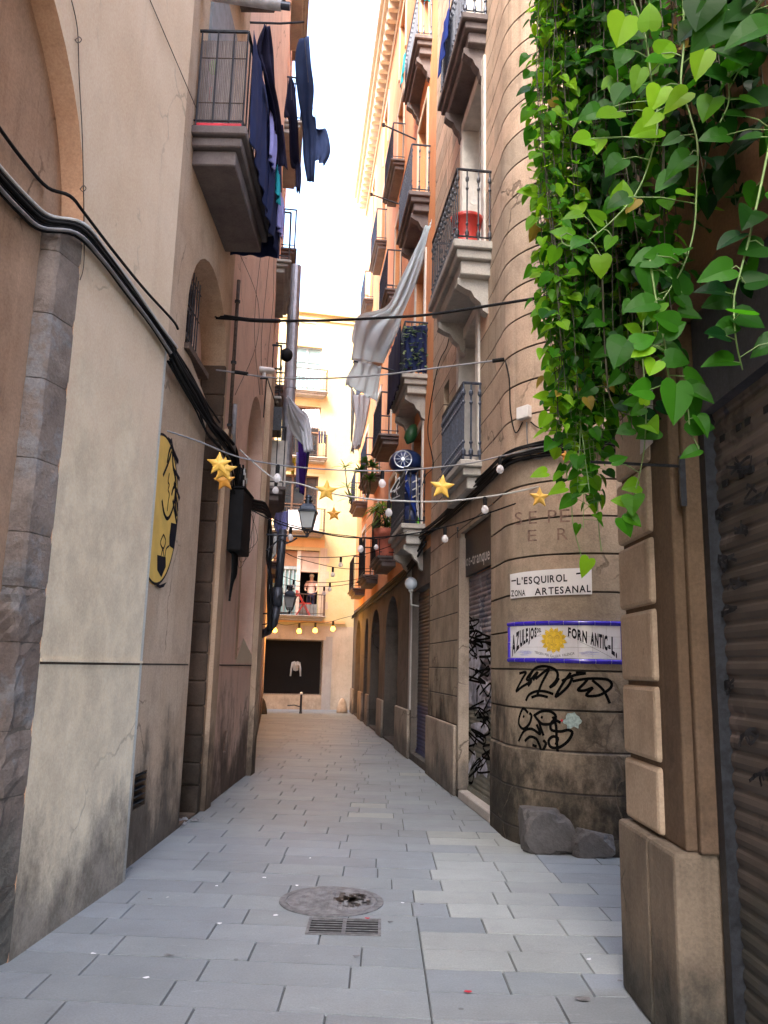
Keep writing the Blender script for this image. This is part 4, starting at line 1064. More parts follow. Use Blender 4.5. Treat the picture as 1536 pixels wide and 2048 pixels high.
# white direction sign, a board bent to the wall
q = [CV.sz(*p) for p in ((1023, 1198), (1184, 1189), (1183, 1136), (1022, 1149))]
def bil(u, v):
    a = [q[0][k] * (1 - u) + q[1][k] * u for k in (0, 1)]; c = [q[3][k] * (1 - u) + q[2][k] * u for k in (0, 1)]
    return a[0] * (1 - v) + c[0] * v, a[1] * (1 - v) + c[1] * v
def fsign(o):
    def f(u, v):
        s, z = bil(u, v); return CV.pt(s, z, o)
    return f
def curved_board(f0, f1, n=20):
    mb = MB(); vs = []
    for k in range(n + 1):
        u = k / n; vs += [f0(u, 0), f1(u, 0), f1(u, 1), f0(u, 1)]
    fs = [(4 * k + a, 4 * (k + 1) + a, 4 * (k + 1) + (a + 1) % 4, 4 * k + (a + 1) % 4) for k in range(n) for a in range(4)] + [(0, 1, 2, 3), (4 * n + 3, 4 * n + 2, 4 * n + 1, 4 * n)]
    mb.add(vs, fs); return mb
t = thing('street_sign', "white board reading L'ESQUIROL ZONA ARTESANAL with an arrow on the rounded corner", 'sign', CV.pt(0.74, 2.3, 0))
curved_board(fsign(0.001), fsign(0.012)).build('board', M['signwhite'], t)
def fpx(o, X):
    def g(u, v):
        a = [X[0][k] * (1 - u) + X[1][k] * u for k in (0, 1)]; c = [X[3][k] * (1 - u) + X[2][k] * u for k in (0, 1)]
        s_, z_ = CV.sz(a[0] * (1 - v) + c[0] * v, a[1] * (1 - v) + c[1] * v); return CV.pt(s_, z_, o)
    return g
mb = MB(); f = fpx(0.0145, ((1023, 1198), (1184, 1189), (1183, 1136), (1022, 1149)))
letters(mb, "L'ESQUIROL", f, 0.085, 0.70, 0.56, 0.84, 0.018, .14)
mb.build('lettering', M['ink'], t); mb = MB()
letters(mb, "ZONA", f, 0.012, 0.185, 0.10, 0.34, 0.018, .1)
mb.build('lettering', M['ink'], t); mb = MB()
letters(mb, "ARTESANAL", f, 0.30, 0.985, 0.10, 0.37, 0.018, .12)
mb.build('lettering', M['ink'], t)
mb = MB(); L = lambda u, v: f(u, v)
mb.add([L(.02, .70), L(.075, .71), L(.075, .76), L(.02, .75)], [(0, 1, 2, 3)]); mb.build('dash', M['ink'], t)
mb = MB(); mb.add([L(.81, .79), L(.90, .805), L(.90, .865), L(.81, .85), L(.885, .74), L(.93, .84), L(.885, .91)], [(0, 1, 2, 3), (4, 5, 6)]); mb.build('arrow', M['ink'], t)
# tiled shop panel
q2 = [CV.sz(*p) for p in ((1020, 1327), (1247, 1325), (1246, 1243), (1019, 1246))]
sA, sB, zA, zB = q2[0][0], 1.50, 1.675, 2.072
fr = 0.045
def ft(o, ins=0.0):
    def g(u, v): return CV.pt(sA + ins + (sB - sA - 2 * ins) * u, zA + ins + (zB - zA - 2 * ins) * v, o)
    return g
t = thing('tile_sign', 'blue framed ceramic tile panel with a yellow sun face between curved black lettering', 'sign', CV.pt(0.86, 1.68, 0))
NT, NB = 9, 9
mb = MB()
for k in range(9):
    for j in range(3):
        s0 = sA + fr + (sB - sA - 2 * fr) * k / 9 + .001; s1 = sA + fr + (sB - sA - 2 * fr) * (k + 1) / 9 - .001
        z0 = zA + fr + (zB - zA - 2 * fr) * j / 3 + .001; z1 = zA + fr + (zB - zA - 2 * fr) * (j + 1) / 3 - .001
        for a in range(3):
            mb.add([CV.pt(s0 + (s1 - s0) * (a + i) / 3, zz, oo) for i in (0, 1) for zz in (z0, z1) for oo in (0.004, 0.016)], [(0, 2, 3, 1), (4, 5, 7, 6), (1, 3, 7, 5), (0, 1, 5, 4), (2, 6, 7, 3)])
mb.build('tiles', M['tile'], t)
mb = MB(); mb.add([ft(.003)(0 + k / 12, v) for k in range(13) for v in (0, 1)], [(2 * k, 2 * k + 2, 2 * k + 3, 2 * k + 1) for k in range(12)]); mb.build('mortar_bed', M['slabstone'], t)
mb = MB()
def roll(pts_fn, n): # one half-round border tile
    vs = []; m = 6
    for i in range(5):
        p, inn = pts_fn(i / 4)
        for k in range(m + 1):
            a = math.pi * k / m; vs.append(p(-math.cos(a) * fr / 2, 0.006 + math.sin(a) * 0.028))
    mb.add(vs, [(i * (m + 1) + k, (i + 1) * (m + 1) + k, (i + 1) * (m + 1) + k + 1, i * (m + 1) + k + 1) for i in range(4) for k in range(m)])
for k in range(9):
    s0 = sA + (sB - sA) * k / 9 + .0015; s1 = sA + (sB - sA) * (k + 1) / 9 - .0015
    for zc in (zA + fr / 2, zB - fr / 2):
        roll(lambda tt, s0=s0, s1=s1, zc=zc: ((lambda w_, o: CV.pt(s0 + (s1 - s0) * tt, zc + w_, o)), 0), 4)
for k in range(2):
    z0 = zA + fr + (zB - zA - 2 * fr) * k / 2 + .0015; z1 = zA + fr + (zB - zA - 2 * fr) * (k + 1) / 2 - .0015
    for sc in (sA + fr / 2, sB - fr / 2):
        roll(lambda tt, z0=z0, z1=z1, sc=sc: ((lambda w_, o: CV.pt(sc + w_, z0 + (z1 - z0) * tt, o)), 0), 4)
mb.build('glazed_border', M['blue'], t, smooth=True)
# lettering follows the two arcs; X, Y are given on a 1060 x 320 drawing of the white field
def fx(X, Yv, o=0.0178):
    s_, z_ = CV.sz(1000 + X * .1954, 1120 + Yv * .1954); return CV.pt(s_, z_, o)
def interp(tab, x):
    for (x0, y0), (x1, y1) in zip(tab, tab[1:]):
        if x <= x1 or (x1, y1) == tab[-1]: return y0 + (y1 - y0) * (x - x0) / (x1 - x0)
def arcword(mb, text, x0, x1, top, bot, bold=.045, sp=.10):
    letters(mb, text, lambda u, v: fx(x0 + (x1 - x0) * u, interp(bot, x0 + (x1 - x0) * u) * (1 - v) + interp(top, x0 + (x1 - x0) * u) * v), 0, 1, 0, 1, bold, sp)
mb = MB()
arcword(mb, 'AZULEJOS', 138, 385, [(135, 790), (200, 735), (280, 705), (385, 695)], [(135, 985), (200, 905), (290, 830), (385, 780)])
arcword(mb, 'DEL', 390, 432, [(385, 700), (432, 700)], [(385, 745), (432, 735)])
mb.build('lettering', M['ink'], t); mb = MB()
arcword(mb, 'FORN', 700, 890, [(695, 690), (905, 740)], [(695, 775), (905, 855)])
mb.build('lettering', M['ink'], t); mb = MB()
arcword(mb, 'ANTIC', 925, 1096, [(905, 735), (1130, 790)], [(905, 850), (1130, 935)])
arcword(mb, 's', 1100, 1128, [(1080, 850), (1130, 860)], [(1080, 895), (1130, 915)])
arcword(mb, 'L.', 1135, 1192, [(1130, 790), (1200, 800)], [(1130, 945), (1200, 1005)])
mb.build('lettering', M['ink'], t)
mb = MB(); arcword(mb, 'TERSEN PER GALERIA VALENCIA', 365, 765, [(365, 930), (560, 975), (765, 940)], [(365, 955), (560, 1003), (765, 968)], 0, .12)
mb.ribbon([fx(200, 905), fx(300, 835), fx(430, 760)], .0022, -Vector((0.3, -1, 0)), 4); mb.ribbon([fx(690, 785), fx(880, 865), fx(1040, 945), (fx(1140, 1000))], .0022, Vector((0, -1, 0)), 4)
mb.build('small_lettering', M['ink'], t)
mb = MB(); rr = random.Random(2)
for cx_, cy_, w_ in ((265, 950, 70), (915, 955, 115)):
    mb = MB()
    for k in range(26):
        a = rr.uniform(-1, 1); yy = cy_ + rr.uniform(-28, 28) * (1 - abs(a) * .5); x0 = cx_ + a * w_ * .6; l = rr.uniform(15, 45)
        mb.ribbon([fx(x0 - l, yy), fx(x0, yy + rr.uniform(-3, 3)), fx(x0 + l, yy)], .003, Vector((0.2, -1, 0)), 1)
    mb.build('blue_brushwork', M['wash'], t)
sunc = (557, 822)
def sp(r, a, o, ky=1.0): return fx(sunc[0] + r * 1.0 * math.cos(a), sunc[1] - r * 1.02 * ky * math.sin(a), o)
mb = MB(); n = 26
for k in range(n):
    a = 2 * math.pi * k / n; d_ = math.pi / n
    tw = 0.10 * (1 if k % 2 else -1)
    mb.add([sp(88, a - d_, .0178), sp(112, a - d_ * .7 + tw * .3, .0178), sp(138 if k % 2 else 125, a + tw, .0178), sp(112, a + d_ * .7 + tw * .3, .0178), sp(88, a + d_, .0178)], [(0, 1, 2, 3, 4)])
mb.add([sp(0, 0, .018)] + [sp(94, 2 * math.pi * k / 32, .018) for k in range(32)], [(0, 1 + k, 1 + (k + 1) % 32) for k in range(32)])
sf = mb.build('sun_face', M['sunyellow'], t)
mb = MB(); nv = CV.pt(0.78, 0, 1) - CV.pt(0.78, 0, 0)
S = lambda x, y: fx(x, y, .0188)
mb.ribbon([sp(92, 2 * math.pi * k / 32, .0188) for k in range(33)], .0022, nv, 1)
for sg in (-1, 1):
    c = 557 + sg * 36
    mb.ribbon([S(c - 24, 790), S(c, 772), S(c + 24, 790)], .004, nv, 4); mb.ribbon([S(c - 18, 800), S(c, 790), S(c + 18, 800), S(c, 808), S(c - 18, 800)], .0022, nv, 4)
    mb.ribbon([S(557 + sg * 10, 785), S(557 + sg * 8, 825), S(557 + sg * 18, 845)], .0022, nv, 4)
    mb.ribbon([S(557 + sg * 50, 842), S(557 + sg * 68, 852), S(557 + sg * 54, 862)], .0022, nv, 4)
mb.ribbon([S(530, 868), S(557, 860), S(584, 868), S(557, 882), S(530, 868)], .0035, nv, 4); mb.ribbon([S(543, 895), S(557, 899), S(571, 895)], .002, nv, 3)
for k in range(n):
    a = 2 * math.pi * (k + .5) / n; mb.ribbon([sp(94, a, .0188), sp(112, a, .0188)], .002, nv, 1)
mb.build('face_lines', M['sunline'], sf)
# graffiti on the curved stone (zoom drawing coordinates, 0.1954 px per unit)
def gz(pts, o=0.003):
    out = []
    P = spline([Vector((1000 + x * .1954, 1120 + y * .1954, 0)) for x, y in pts], 4) if len(pts) > 2 else [Vector((1000 + x * .1954, 1120 + y * .1954, 0)) for x, y in pts]
    for p in P:
        s, z = CV.sz(p.x, p.y); out.append((s, z))
    return out
def stroke(mb, pts, w_, o=0.0035):
    L = gz(pts)
    for i in range(len(L) - 1):
        (s0, z0), (s1, z1) = L[i], L[i + 1]; d_ = Vector((s1 - s0, z1 - z0, 0))
        if d_.length < 1e-5: continue
        d_.normalize(); nn = Vector((-d_.y, d_.x, 0)) * w_ / 2; e_ = d_ * w_ * .3
        mb.add([CV.pt(s0 - e_.x + nn.x, z0 - e_.y + nn.y, o), CV.pt(s0 - e_.x - nn.x, z0 - e_.y - nn.y, o), CV.pt(s1 + e_.x - nn.x, z1 + e_.y - nn.y, o), CV.pt(s1 + e_.x + nn.x, z1 + e_.y + nn.y, o)], [(0, 1, 2, 3)])
ch = [x for x in bpy.data.objects if x.get('label', '').startswith('sandstone corner')][0]
tags1 = [[(205, 1160), (268, 1150), (232, 1215), (168, 1342), (225, 1300), (300, 1255)], [(330, 1140), (275, 1220), (322, 1238), (293, 1285)], [(300, 1210), (345, 1125), (405, 1092), (480, 1090), (560, 1118), (592, 1170), (575, 1235), (515, 1300), (560, 1275), (600, 1215)],
         [(320, 1220), (385, 1150), (345, 1225)], [(370, 1215), (500, 1115), (430, 1260), (380, 1390)], [(270, 1435), (300, 1380), (370, 1345), (460, 1345), (540, 1370)], [(330, 1405), (400, 1385), (485, 1402)],
         [(720, 1160), (640, 1270), (572, 1400), (690, 1300), (740, 1210)], [(640, 1235), (760, 1180), (870, 1160), (785, 1155)], [(750, 1240), (900, 1215), (1080, 1220), (1140, 1262), (1120, 1320), (1010, 1385), (885, 1385), (945, 1310), (870, 1335), (800, 1330), (860, 1265), (900, 1215)], [(950, 1235), (1055, 1330), (1120, 1460)]]
mb = MB()
for s_ in tags1: stroke(mb, s_, 0.026)
mb.build('sprayed_scrawl', M['spray'], ch)
tags2 = [[(285, 1560), (240, 1520), (203, 1600), (197, 1680), (240, 1728), (300, 1680), (325, 1600), (308, 1570)], [(195, 1850), (250, 1750), (330, 1730), (412, 1780), (380, 1690)], [(400, 1650), (420, 1720), (445, 1790)], [(355, 1590), (430, 1548), (520, 1552), (572, 1600), (540, 1668), (450, 1682), (400, 1650), (352, 1588)],
         [(615, 1662), (560, 1640), (522, 1680), (530, 1740), (620, 1755), (700, 1740), (740, 1772), (690, 1860), (600, 1920), (520, 1912), (500, 1850), (540, 1808), (592, 1822), (575, 1885)], [(545, 1610), (575, 1700), (582, 1850), (600, 2040)], [(260, 1850), (310, 1810), (372, 1830), (408, 1900), (430, 1955), (472, 1885), (450, 1850)], [(340, 1895), (372, 1908)], [(243, 1600), (247, 1604)], [(428, 1608), (433, 1612)]]
mb = MB()
for s_ in tags2: stroke(mb, s_, 0.027)
mb.build('sprayed_face_scrawl', M['spray'], ch)
mb = MB(); rr = random.Random(9); c_ = None
L = []
for k in range(18):
    a = 2 * math.pi * k / 18; r_ = rr.uniform(70, 115); L.append(CV.sz(1000 + (745 + r_ * 1.05 * math.cos(a)) * .1954, 1120 + (1645 + r_ * .85 * math.sin(a)) * .1954))
cs, cz = sum(p[0] for p in L) / 18, sum(p[1] for p in L) / 18
mb.add([CV.pt(cs, cz, .0025)] + [CV.pt(s, z, .0025) for s, z in L], [(0, 1 + k, 1 + (k + 1) % 18) for k in range(18)]); mb.build('teal_paint_splash', M['teal'], ch)
mb = MB(); s, z = CV.sz(1124, 1441); mb.add([CV.pt(s + .012 * math.cos(a), z + .012 * math.sin(a), .004) for a in (0, 1, 2, 3, 4, 5)], [(0, 1, 2, 3, 4, 5)]); mb.build('red_dot', M['petal'], ch)
# worn painted letters high on the curve
mb = MB()
def fw(x0, y0, x1, y1):
    a, c = CV.sz(x0, y0), CV.sz(x1, y1); zt = 0.13
    return lambda u, v: CV.pt(a[0] + (c[0] - a[0]) * u, a[1] + (c[1] - a[1]) * u + zt * v, .0022)
for tx, q4, hh, sp in (('S', (1030, 1050, 1045, 1049), 1, 0), ('E', (1058, 1048, 1074, 1047), 1, 0), ('P', (1096, 1046, 1114, 1045), 1, 0), ('E', (1120, 1045, 1140, 1044), 1, 0), ('E', (1056, 1083, 1074, 1082), .9, 0), ('R', (1115, 1080, 1136, 1079), .9, 0)):
    mb = MB(); letters(mb, tx, fw(*q4), 0, 1, 0, hh, 0, sp); mb.build('worn_painted_letter', M['faded'], ch)
# shop board letters
mb = MB(); s0, z0 = RA.sz(921, 1136, -.045); s1, z1 = RA.sz(979, 1118, -.045)
letters(mb, 'amos-tranque', lambda u, v: RA.pt(s0 + (s1 - s0) * u, z0 + (z1 - z0) * u + .24 * v, -.0465), 0, 1, 0, .62, .01, .1); mb.build('board_lettering', M['letters'], ch)

# yellow oval plaque on the tan wall, half hidden by the corner
c_s, c_z = L2.sy(6.85), 3.05; RS, RZ = 0.52, 1.02
t = thing('wall_plaque', 'tall yellow oval plaque with black line drawing on the tan wall past the corner', 'plaque', L2.pt(c_s, c_z))
sR, _ = L2.sz(356, 990); _, zt = L2.sz(338, 880); _, zb = L2.sz(320, 1175)
c_z = (zt + zb) / 2; RZ = (zt - zb) / 2; RS = sR - c_s
t.location = L2.pt(c_s, c_z)
def ov(o, k, r=1.0): a = 2 * math.pi * k / 48; return L2.pt(c_s + RS * r * math.cos(a), c_z + RZ * r * math.sin(a), o)
mb = MB(); mb.add([L2.pt(c_s, c_z, .012)] + [ov(.012, k) for k in range(48)] + [ov(.0, k) for k in range(48)], [(0, 1 + k, 1 + (k + 1) % 48) for k in range(48)] + [(1 + k, 49 + k, 49 + (k + 1) % 48, 1 + (k + 1) % 48) for k in range(48)])
mb.build('oval_board', M['ochre'], t)
mb = MB(); mb.add([ov(.0135, k) for k in range(48)] + [ov(.0135, k, .965) for k in range(48)], [(k, (k + 1) % 48, 48 + (k + 1) % 48, 48 + k) for k in range(48)]); mb.build('black_rim', M['ink'], t)
def zp(x, y): return L2.px(300 + x * .1613, 860 + y * .1611, .0137)
for nm, lines, w_ in (('plait_lines', [[(265, 120), (290, 250), (350, 390)], [(280, 230), (285, 430), (320, 640), (315, 900), (330, 1060)], [(290, 300), (350, 400)], [(290, 480), (365, 610)], [(300, 660), (368, 850)], [(320, 780), (345, 1000)], [(285, 880), (330, 1150)]], .042),
                      ('head_lines', [[(265, 270), (230, 400), (165, 560)], [(225, 110), (275, 170), (240, 260), (215, 400)], [(150, 880), (175, 1030), (215, 1100), (260, 1040), (300, 900), (315, 720), (290, 720), (270, 800)]], .034),
                      ('face_lines', [[(240, 540), (225, 640), (240, 680), (225, 740), (240, 800), (225, 900), (215, 1000)]], .018),
                      ('figure_lines', [[(170, 1300), (195, 1380), (165, 1470), (130, 1400), (165, 1300)], [(235, 1440), (200, 1480), (180, 1600), (160, 1480), (130, 1600)]], .018)):
    for ln in lines: mb = MB(); mb.ribbon([zp(*p) for p in ln], w_, L2.n, 5); mb.build(nm[:-1], M['ink'], t)
mb = MB(); mb.add([zp(*p) for p in ((262, 1150), (335, 1170), (320, 1330), (300, 1480), (240, 1440), (240, 1330))], [(0, 1, 2, 3, 4, 5)]); mb.build('black_block', M['ink'], t)
mb = MB(); mb.add([zp(*p) for p in ((90, 1550), (195, 1580), (195, 1700), (140, 1830), (90, 1740))], [(0, 1, 2, 3, 4)]); mb.build('black_leaf_shape', M['ink'], t)
mb = MB(); mb.add([zp(*p) for p in ((75, 1900), (125, 1925), (205, 1890), (170, 1950), (120, 1965), (80, 1940))], [(0, 1, 2, 3, 4, 5)]); mb.build('black_foot_shape', M['ink'], t)

# ================================================================== CABLES AND BOXES on the left wall
def run(name, lab, cat, groups, m, parent=None):
    t = thing(name, lab, cat, groups[0][1][0])
    for nm, pts, r_, mm in groups:
        mb = MB(); mb.tube(spline([Vector(p) for p in pts], 5), r_, 8); mb.build(nm, mm, t, smooth=True)
    return t
r1 = Pl((-1.95 - 0.14, 4.72), (-1.85 - 0.14, 6.38), 'L')
groups = []
cab_px = [(-90, 225), (0, 335), (60, 400), (100, 432)]
rn = random.Random(4)
for k in range(7):
    dx = k * 3.2; dy = k * 4.6
    pts = [r1.px(x - dx, y + dy, .02 + .015 * (k % 3)) for x, y in cab_px] + [L1.px(168 - dx * .9 + rn.uniform(-2, 2), 448 + dy * .8, .035 + .012 * (k % 3)) for _ in (0,)] + [L1.px(x - dx * .6 + rn.uniform(-2, 2), y + dy * .55 + rn.uniform(-2, 2), .03 + .012 * (k % 3)) for x, y in ((215, 505), (262, 568), (310, 635), (352, 694))]
    groups.append(('conduit' if k == 0 else 'cable', pts, .014 if k == 0 else rn.uniform(.008, .013), M['pvc'] if k == 0 else (M['cablegrey'] if k == 5 else M['cable'])))
t = run('cable_bundle', 'thick bundle of black cables and a pale conduit slanting down the cream wall', 'cables', groups, None)
run('loose_cable', 'single black cable looping over the arch edge above the thick bundle', 'cable', [('cable', [r1.px(x, y, .02) for x, y in ((-60, 170), (0, 258), (50, 325), (95, 375))] + [L1.px(x, y, .03) for x, y in ((140, 392), (170, 428), (225, 500), (290, 580), (345, 640), (356, 658))], .011, M['cable'])], None)
groups = []
for k in range(8):
    dx = k * 1.5; dy = k * 3.6
    pts = [L2.px(x - dx + rn.uniform(-3, 3), y + dy + rn.uniform(-4, 4), .06 + .02 * (k % 3)) for x, y in ((347, 700), (372, 745), (400, 790), (425, 840), (450, 870), (470, 905), (480, 950), (482, 1000))]
    groups.append(('cable', pts, rn.uniform(.010, .020), M['cable']))
run('cable_bundle', 'thick black cable bundle drooping along the tan wall into the black box', 'cables', groups, None)
run('loose_cable', 'thin black cable beside the thick bundle on the tan wall below the arched window', 'cable', [('cable', [L2.px(x, y, .04) for x, y in ((352, 702), (380, 745), (410, 800), (440, 845))], .010, M['cable'])], None)
run('wall_wire', 'thin dark wire with two knots hanging down the cream wall near the arch', 'wire', [('wire', [L1.px(x, y, .012) for x, y in ((143, 0), (155, 60), (158, 150), (164, 260), (167, 380), (168, 520), (160, 560))], .0035, M['ironbrown']), ('knot', [L1.px(x, y, .014) for x, y in ((150, 80), (158, 74), (163, 80), (156, 86), (150, 80))], .003, M['ironbrown']), ('knot', [L1.px(x, y, .014) for x, y in ((160, 378), (167, 371), (172, 377), (166, 383), (160, 378))], .003, M['ironbrown'])], None)
run('wall_wire', 'taut brown cord slanting down the cream wall to the balcony slab', 'wire', [('wire', [L1.px(300, 0, .01), L1.px(392, 215, .02)], .004, M['ironbrown'])], None)
groups = []
for k, (x0, x1, x2) in enumerate(((476, 555, 470), (523, 500, 520), (540, 520, 525), (548, 545, 530))):
    groups.append(('wire', [L2.px(x0, 500, .02), L2.px((x0 + x1) / 2, 600, .03), L2.px(x1 * .5 + x2 * .5, 690, .02), L2.px(x2, 790, .02)], .0035, M['ironbrown']))
run('wall_wires', 'tangle of thin wires hanging down the pink wall under the blue blankets', 'wire', groups, None)
groups = []
for k in range(4):
    groups.append(('wire', [L2.px(500 + k * 4, 1020, .04), L2.px(515 - k * 8, 1080 + k * 12, .06), L2.px(485 - k * 3, 1100 + k * 10, .05), L2.px(500 - k * 6, 1040, .04)], .003, M['cable']))
run('wire_loops', 'loose loops of thin wire dangling beside the black wall box', 'wire', groups, None)
# downpipe at the seam of tan and pink walls
t = thing('downpipe', 'dark rusty downpipe running down the seam between tan and pink walls', 'pipe', L2.pt(L2.sy(9.32), 4.3, .05))
mb = MB(); s = L2.sy(9.36); mb.tube([L2.pt(s, 6.3, .05), L2.pt(s, 4.25, .05)], .022, 12); mb.build('pipe', M['ironbrown'], t, True)
mb = MB(); mb.tube([L2.pt(s + .22, 4.75, .05), L2.pt(s + .22, 4.40, .05), L2.pt(s + .3, 4.1, .05)], .035, 12); mb.build('grey_pipe', M['cablegrey'], t, True)
for z in (6.0, 5.2, 4.4):
    mb = MB(); mb.lathe([(.034, 0), (.034, .03)], L2.pt(s, z, .05), 12); mb.build('clamp', M['iron'], t)
# black junction box
t = thing('junction_box', 'big black electrical box with taped cables on the pink wall left of the lantern', 'electrical box', L2.pt(L2.sy(10.6), 2.9, .1))
sb0, zb0 = L2.sz(466, 1085, .1); sb1, zb1 = L2.sz(500, 985, .1)
mb = MB(); mb.pbox(L2, sb0, sb0 + .62, 2.95, 3.72, 0.01, 0.20); bevel(mb.build('casing', M['cable'], t), .02, 2)
mb = MB(); mb.pbox(L2, sb0 - .02, sb0 + .64, 3.72, 3.75, 0.01, 0.22); bevel(mb.build('lid', M['cable'], t), .01)
mb = MB()
for k in range(14):
    s = sb0 + .1 + rn.uniform(0, .4); mb.tube([L2.pt(s, 3.75, .1), L2.pt(s + rn.uniform(-.06, .06), 3.85, .12), L2.pt(s + rn.uniform(-.1, .1), 3.98 + rn.uniform(0, .15), .1)], .014, 6)
mb.build('cable_tails', M['cable'], t)
for k in range(7):
    mb = MB(); s = sb0 + .1 + rn.uniform(0, .4); z = 3.78 + rn.uniform(0, .2); mb.pbox(L2, s, s + .03, z, z + .07, .15, .165); mb.build('tape_tag', M['pvc'], t)
mb = MB()
for k in range(6): mb.tube(spline([L2.pt(sb0 + .1 + k * .06, 2.96, .08), L2.pt(sb0 + .12 + k * .05, 2.7, .09), L2.pt(sb0 + .2 + k * .02, 2.35 + k * .05, .06)], 4), .016, 6)
mb.build('cable_tails', M['cable'], t)
# white outdoor camera on a small tripod bracket
t = thing('wall_camera', 'small white tubular camera on a tripod bracket on the pink wall', 'lamp', D(528, 742, 11.6))
a, c = D(512, 738, 11.5), D(546, 742, 11.7); mb = MB(); mb.tube([a, c], .05, 14); mb.build('camera_tube', M['white'], t, True)
mb = MB(); mb.tube([D(528, 744, 11.6), D(528, 756, 11.6)], .03, 8); mb.build('swivel', M['white'], t)
mb = MB(); mb.tube([D(515, 757, 11.6), D(536, 757, 11.6)], .012, 6); mb.tube([D(533, 757, 11.6), D(527, 835, 12.0)], .009, 6); mb.tube([D(535, 757, 11.6), D(552, 810, 12.3)], .009, 6); mb.build('bracket', M['iron'], t)
# pale bent pipe and dark downpipe near the lantern
t = thing('downpipe', 'wide dark downpipe with an elbow hanging below the lantern bracket', 'pipe', D(553, 1290, 12.9))
mb = MB(); Yp = 12.9
mb.tube([D(566, 1060, Yp), D(556, 1180, Yp)], .068, 14); mb.tube([D(556, 1175, Yp), D(554, 1212, Yp)], .085, 14); mb.tube([D(554, 1210, Yp), D(548, 1245, Yp), D(536, 1262, Yp + .1), D(524, 1268, Yp + .3)], .068, 14); mb.build('pipe', M['pipe'], t, True)
t = thing('bent_conduit', 'pale grey bent pipe beside the wide dark downpipe on the left', 'pipe', D(545, 1100, 12.75))
mb = MB(); mb.tube([D(551, 1068, 12.75), D(549, 1108, 12.75), D(534, 1128, 12.75)], .028, 10); mb.build('pipe', M['pvc'], t, True)
groups = []
for k in range(7):
    pts = [D(539 + rn.uniform(-4, 4), y, 12.72) for y in (1040, 1080, 1120, 1160, 1200, 1240, 1262)]
    groups.append(('cable', pts, rn.uniform(.012, .025), M['cable'] if k else M['cablegrey']))
run('cable_bundle', 'mass of black cables running down behind the bent pipe at the pink house corner', 'cables', groups, None)
groups = []
for k in range(4): groups.append(('cable', [L2.px(498, 1000 + k * 5, .12), L2.px(515, 1003 + k * 6, .16), L2.px(530, 1008 + k * 6, .14), D(540, 1030 + k * 3, 12.6)], .022, M['cable']))
run('cable_bundle', 'short fat black cables joining the wall box to the corner of the pink house', 'cables', groups, None)

# ================================================================== LANTERNS
def lantern(t, c, s=1.0):
    """four-sided tapered street lantern; c = bottom tip"""
    def ring(h, r, k=4, rot_=math.pi / 4): return [c + Vector((math.cos(rot_ + 2 * math.pi * i / k) * r, math.sin(rot_ + 2 * math.pi * i / k) * r, h)) * s if False else Vector(c) + Vector((math.cos(rot_ + 2 * math.pi * i / k) * r * s, math.sin(rot_ + 2 * math.pi * i / k) * r * s, h * s)) for i in range(k)]
    def frust(levels):
        mb = MB(); vs = []
        for h, r in levels: vs += ring(h, r)
        mb.add(vs, [(4 * i + k, 4 * i + (k + 1) % 4, 4 * i + 4 + (k + 1) % 4, 4 * i + 4 + k) for i in range(len(levels) - 1) for k in range(4)] + [(3, 2, 1, 0), tuple(4 * (len(levels) - 1) + k for k in range(4))])
        return mb
    frust([(.135, .118), (.42, .195)]).build('glass_body', M['lampglass'], t)
    frust([(.42, .235), (.445, .240), (.455, .205)]).build('rim', M['lampmetal'], t)
    bevel(frust([(.455, .200), (.52, .185), (.575, .115), (.58, .095)]).build('hood', M['lampmetal'], t), .012, 2)
    mb = MB(); mb.lathe([(.06 * s, .58 * s), (.06 * s, .625 * s), (.085 * s, .63 * s), (.085 * s, .645 * s), (.05 * s, .66 * s), (.05 * s, .69 * s), (.068 * s, .70 * s), (.05 * s, .73 * s), (.02 * s, .75 * s)], c, 12); mb.build('chimney_cap', M['lampmetal'], t)
    mb = MB()
    lo, hi = ring(.10, .112), ring(.43, .205)
    for k in range(4): mb.tube([lo[k], hi[k]], .010 * s, 6); mb.tube([lo[k], lo[(k + 1) % 4]], .008 * s, 6)
    l2 = ring(.135, .122)
    for k in range(4): mb.tube([l2[k], l2[(k + 1) % 4]], .008 * s, 6); mb.tube([lo[k], Vector(c) + Vector((0, 0, .02 * s))], .008 * s, 6)
    mb.build('cage', M['lampmetal'], t)
    mb = MB(); mb.lathe([(.004 * s, -.03 * s), (.03 * s, 0), (.035 * s, .03 * s), (.015 * s, .05 * s), (.012 * s, .12 * s)], c, 10); mb.build('finial', M['lampmetal'], t)
c = D(614, 1072, 12.75)
t = thing('street_lantern', 'four-sided dark blue street lantern on a wall bracket, the larger and nearer one', 'lantern', c)
lantern(t, c, 0.90)
wp = Vector((-1.92, 12.5, c.z - .03))
mb = MB(); mb.tube([wp, Vector(c) + Vector((0, 0, -.01))], .016, 8); mb.tube(spline([wp + Vector((0, 0, -.28)), wp + Vector((.12, .08, -.22)), wp + Vector((.28, .1, -.06)), wp + Vector((.42, .14, -.10)), wp + Vector((.55, .16, -.02))], 5), .013, 8); mb.tube(spline([wp + Vector((.30, .1, -.05)), wp + Vector((.38, .13, -.12)), wp + Vector((.46, .14, -.05)), wp + Vector((.40, .13, -.01))], 4), .010, 8)
mb.box(wp.x - .0, wp.x + .03, wp.y - .03, wp.y + .03, wp.z - .35, wp.z + .10); mb.build('bracket', M['iron'], t)
c2 = D(579, 1226, 18.5)
t = thing('street_lantern', 'smaller farther street lantern seen before the glazed balcony of the yellow house', 'lantern', c2)
lantern(t, c2, 0.86)
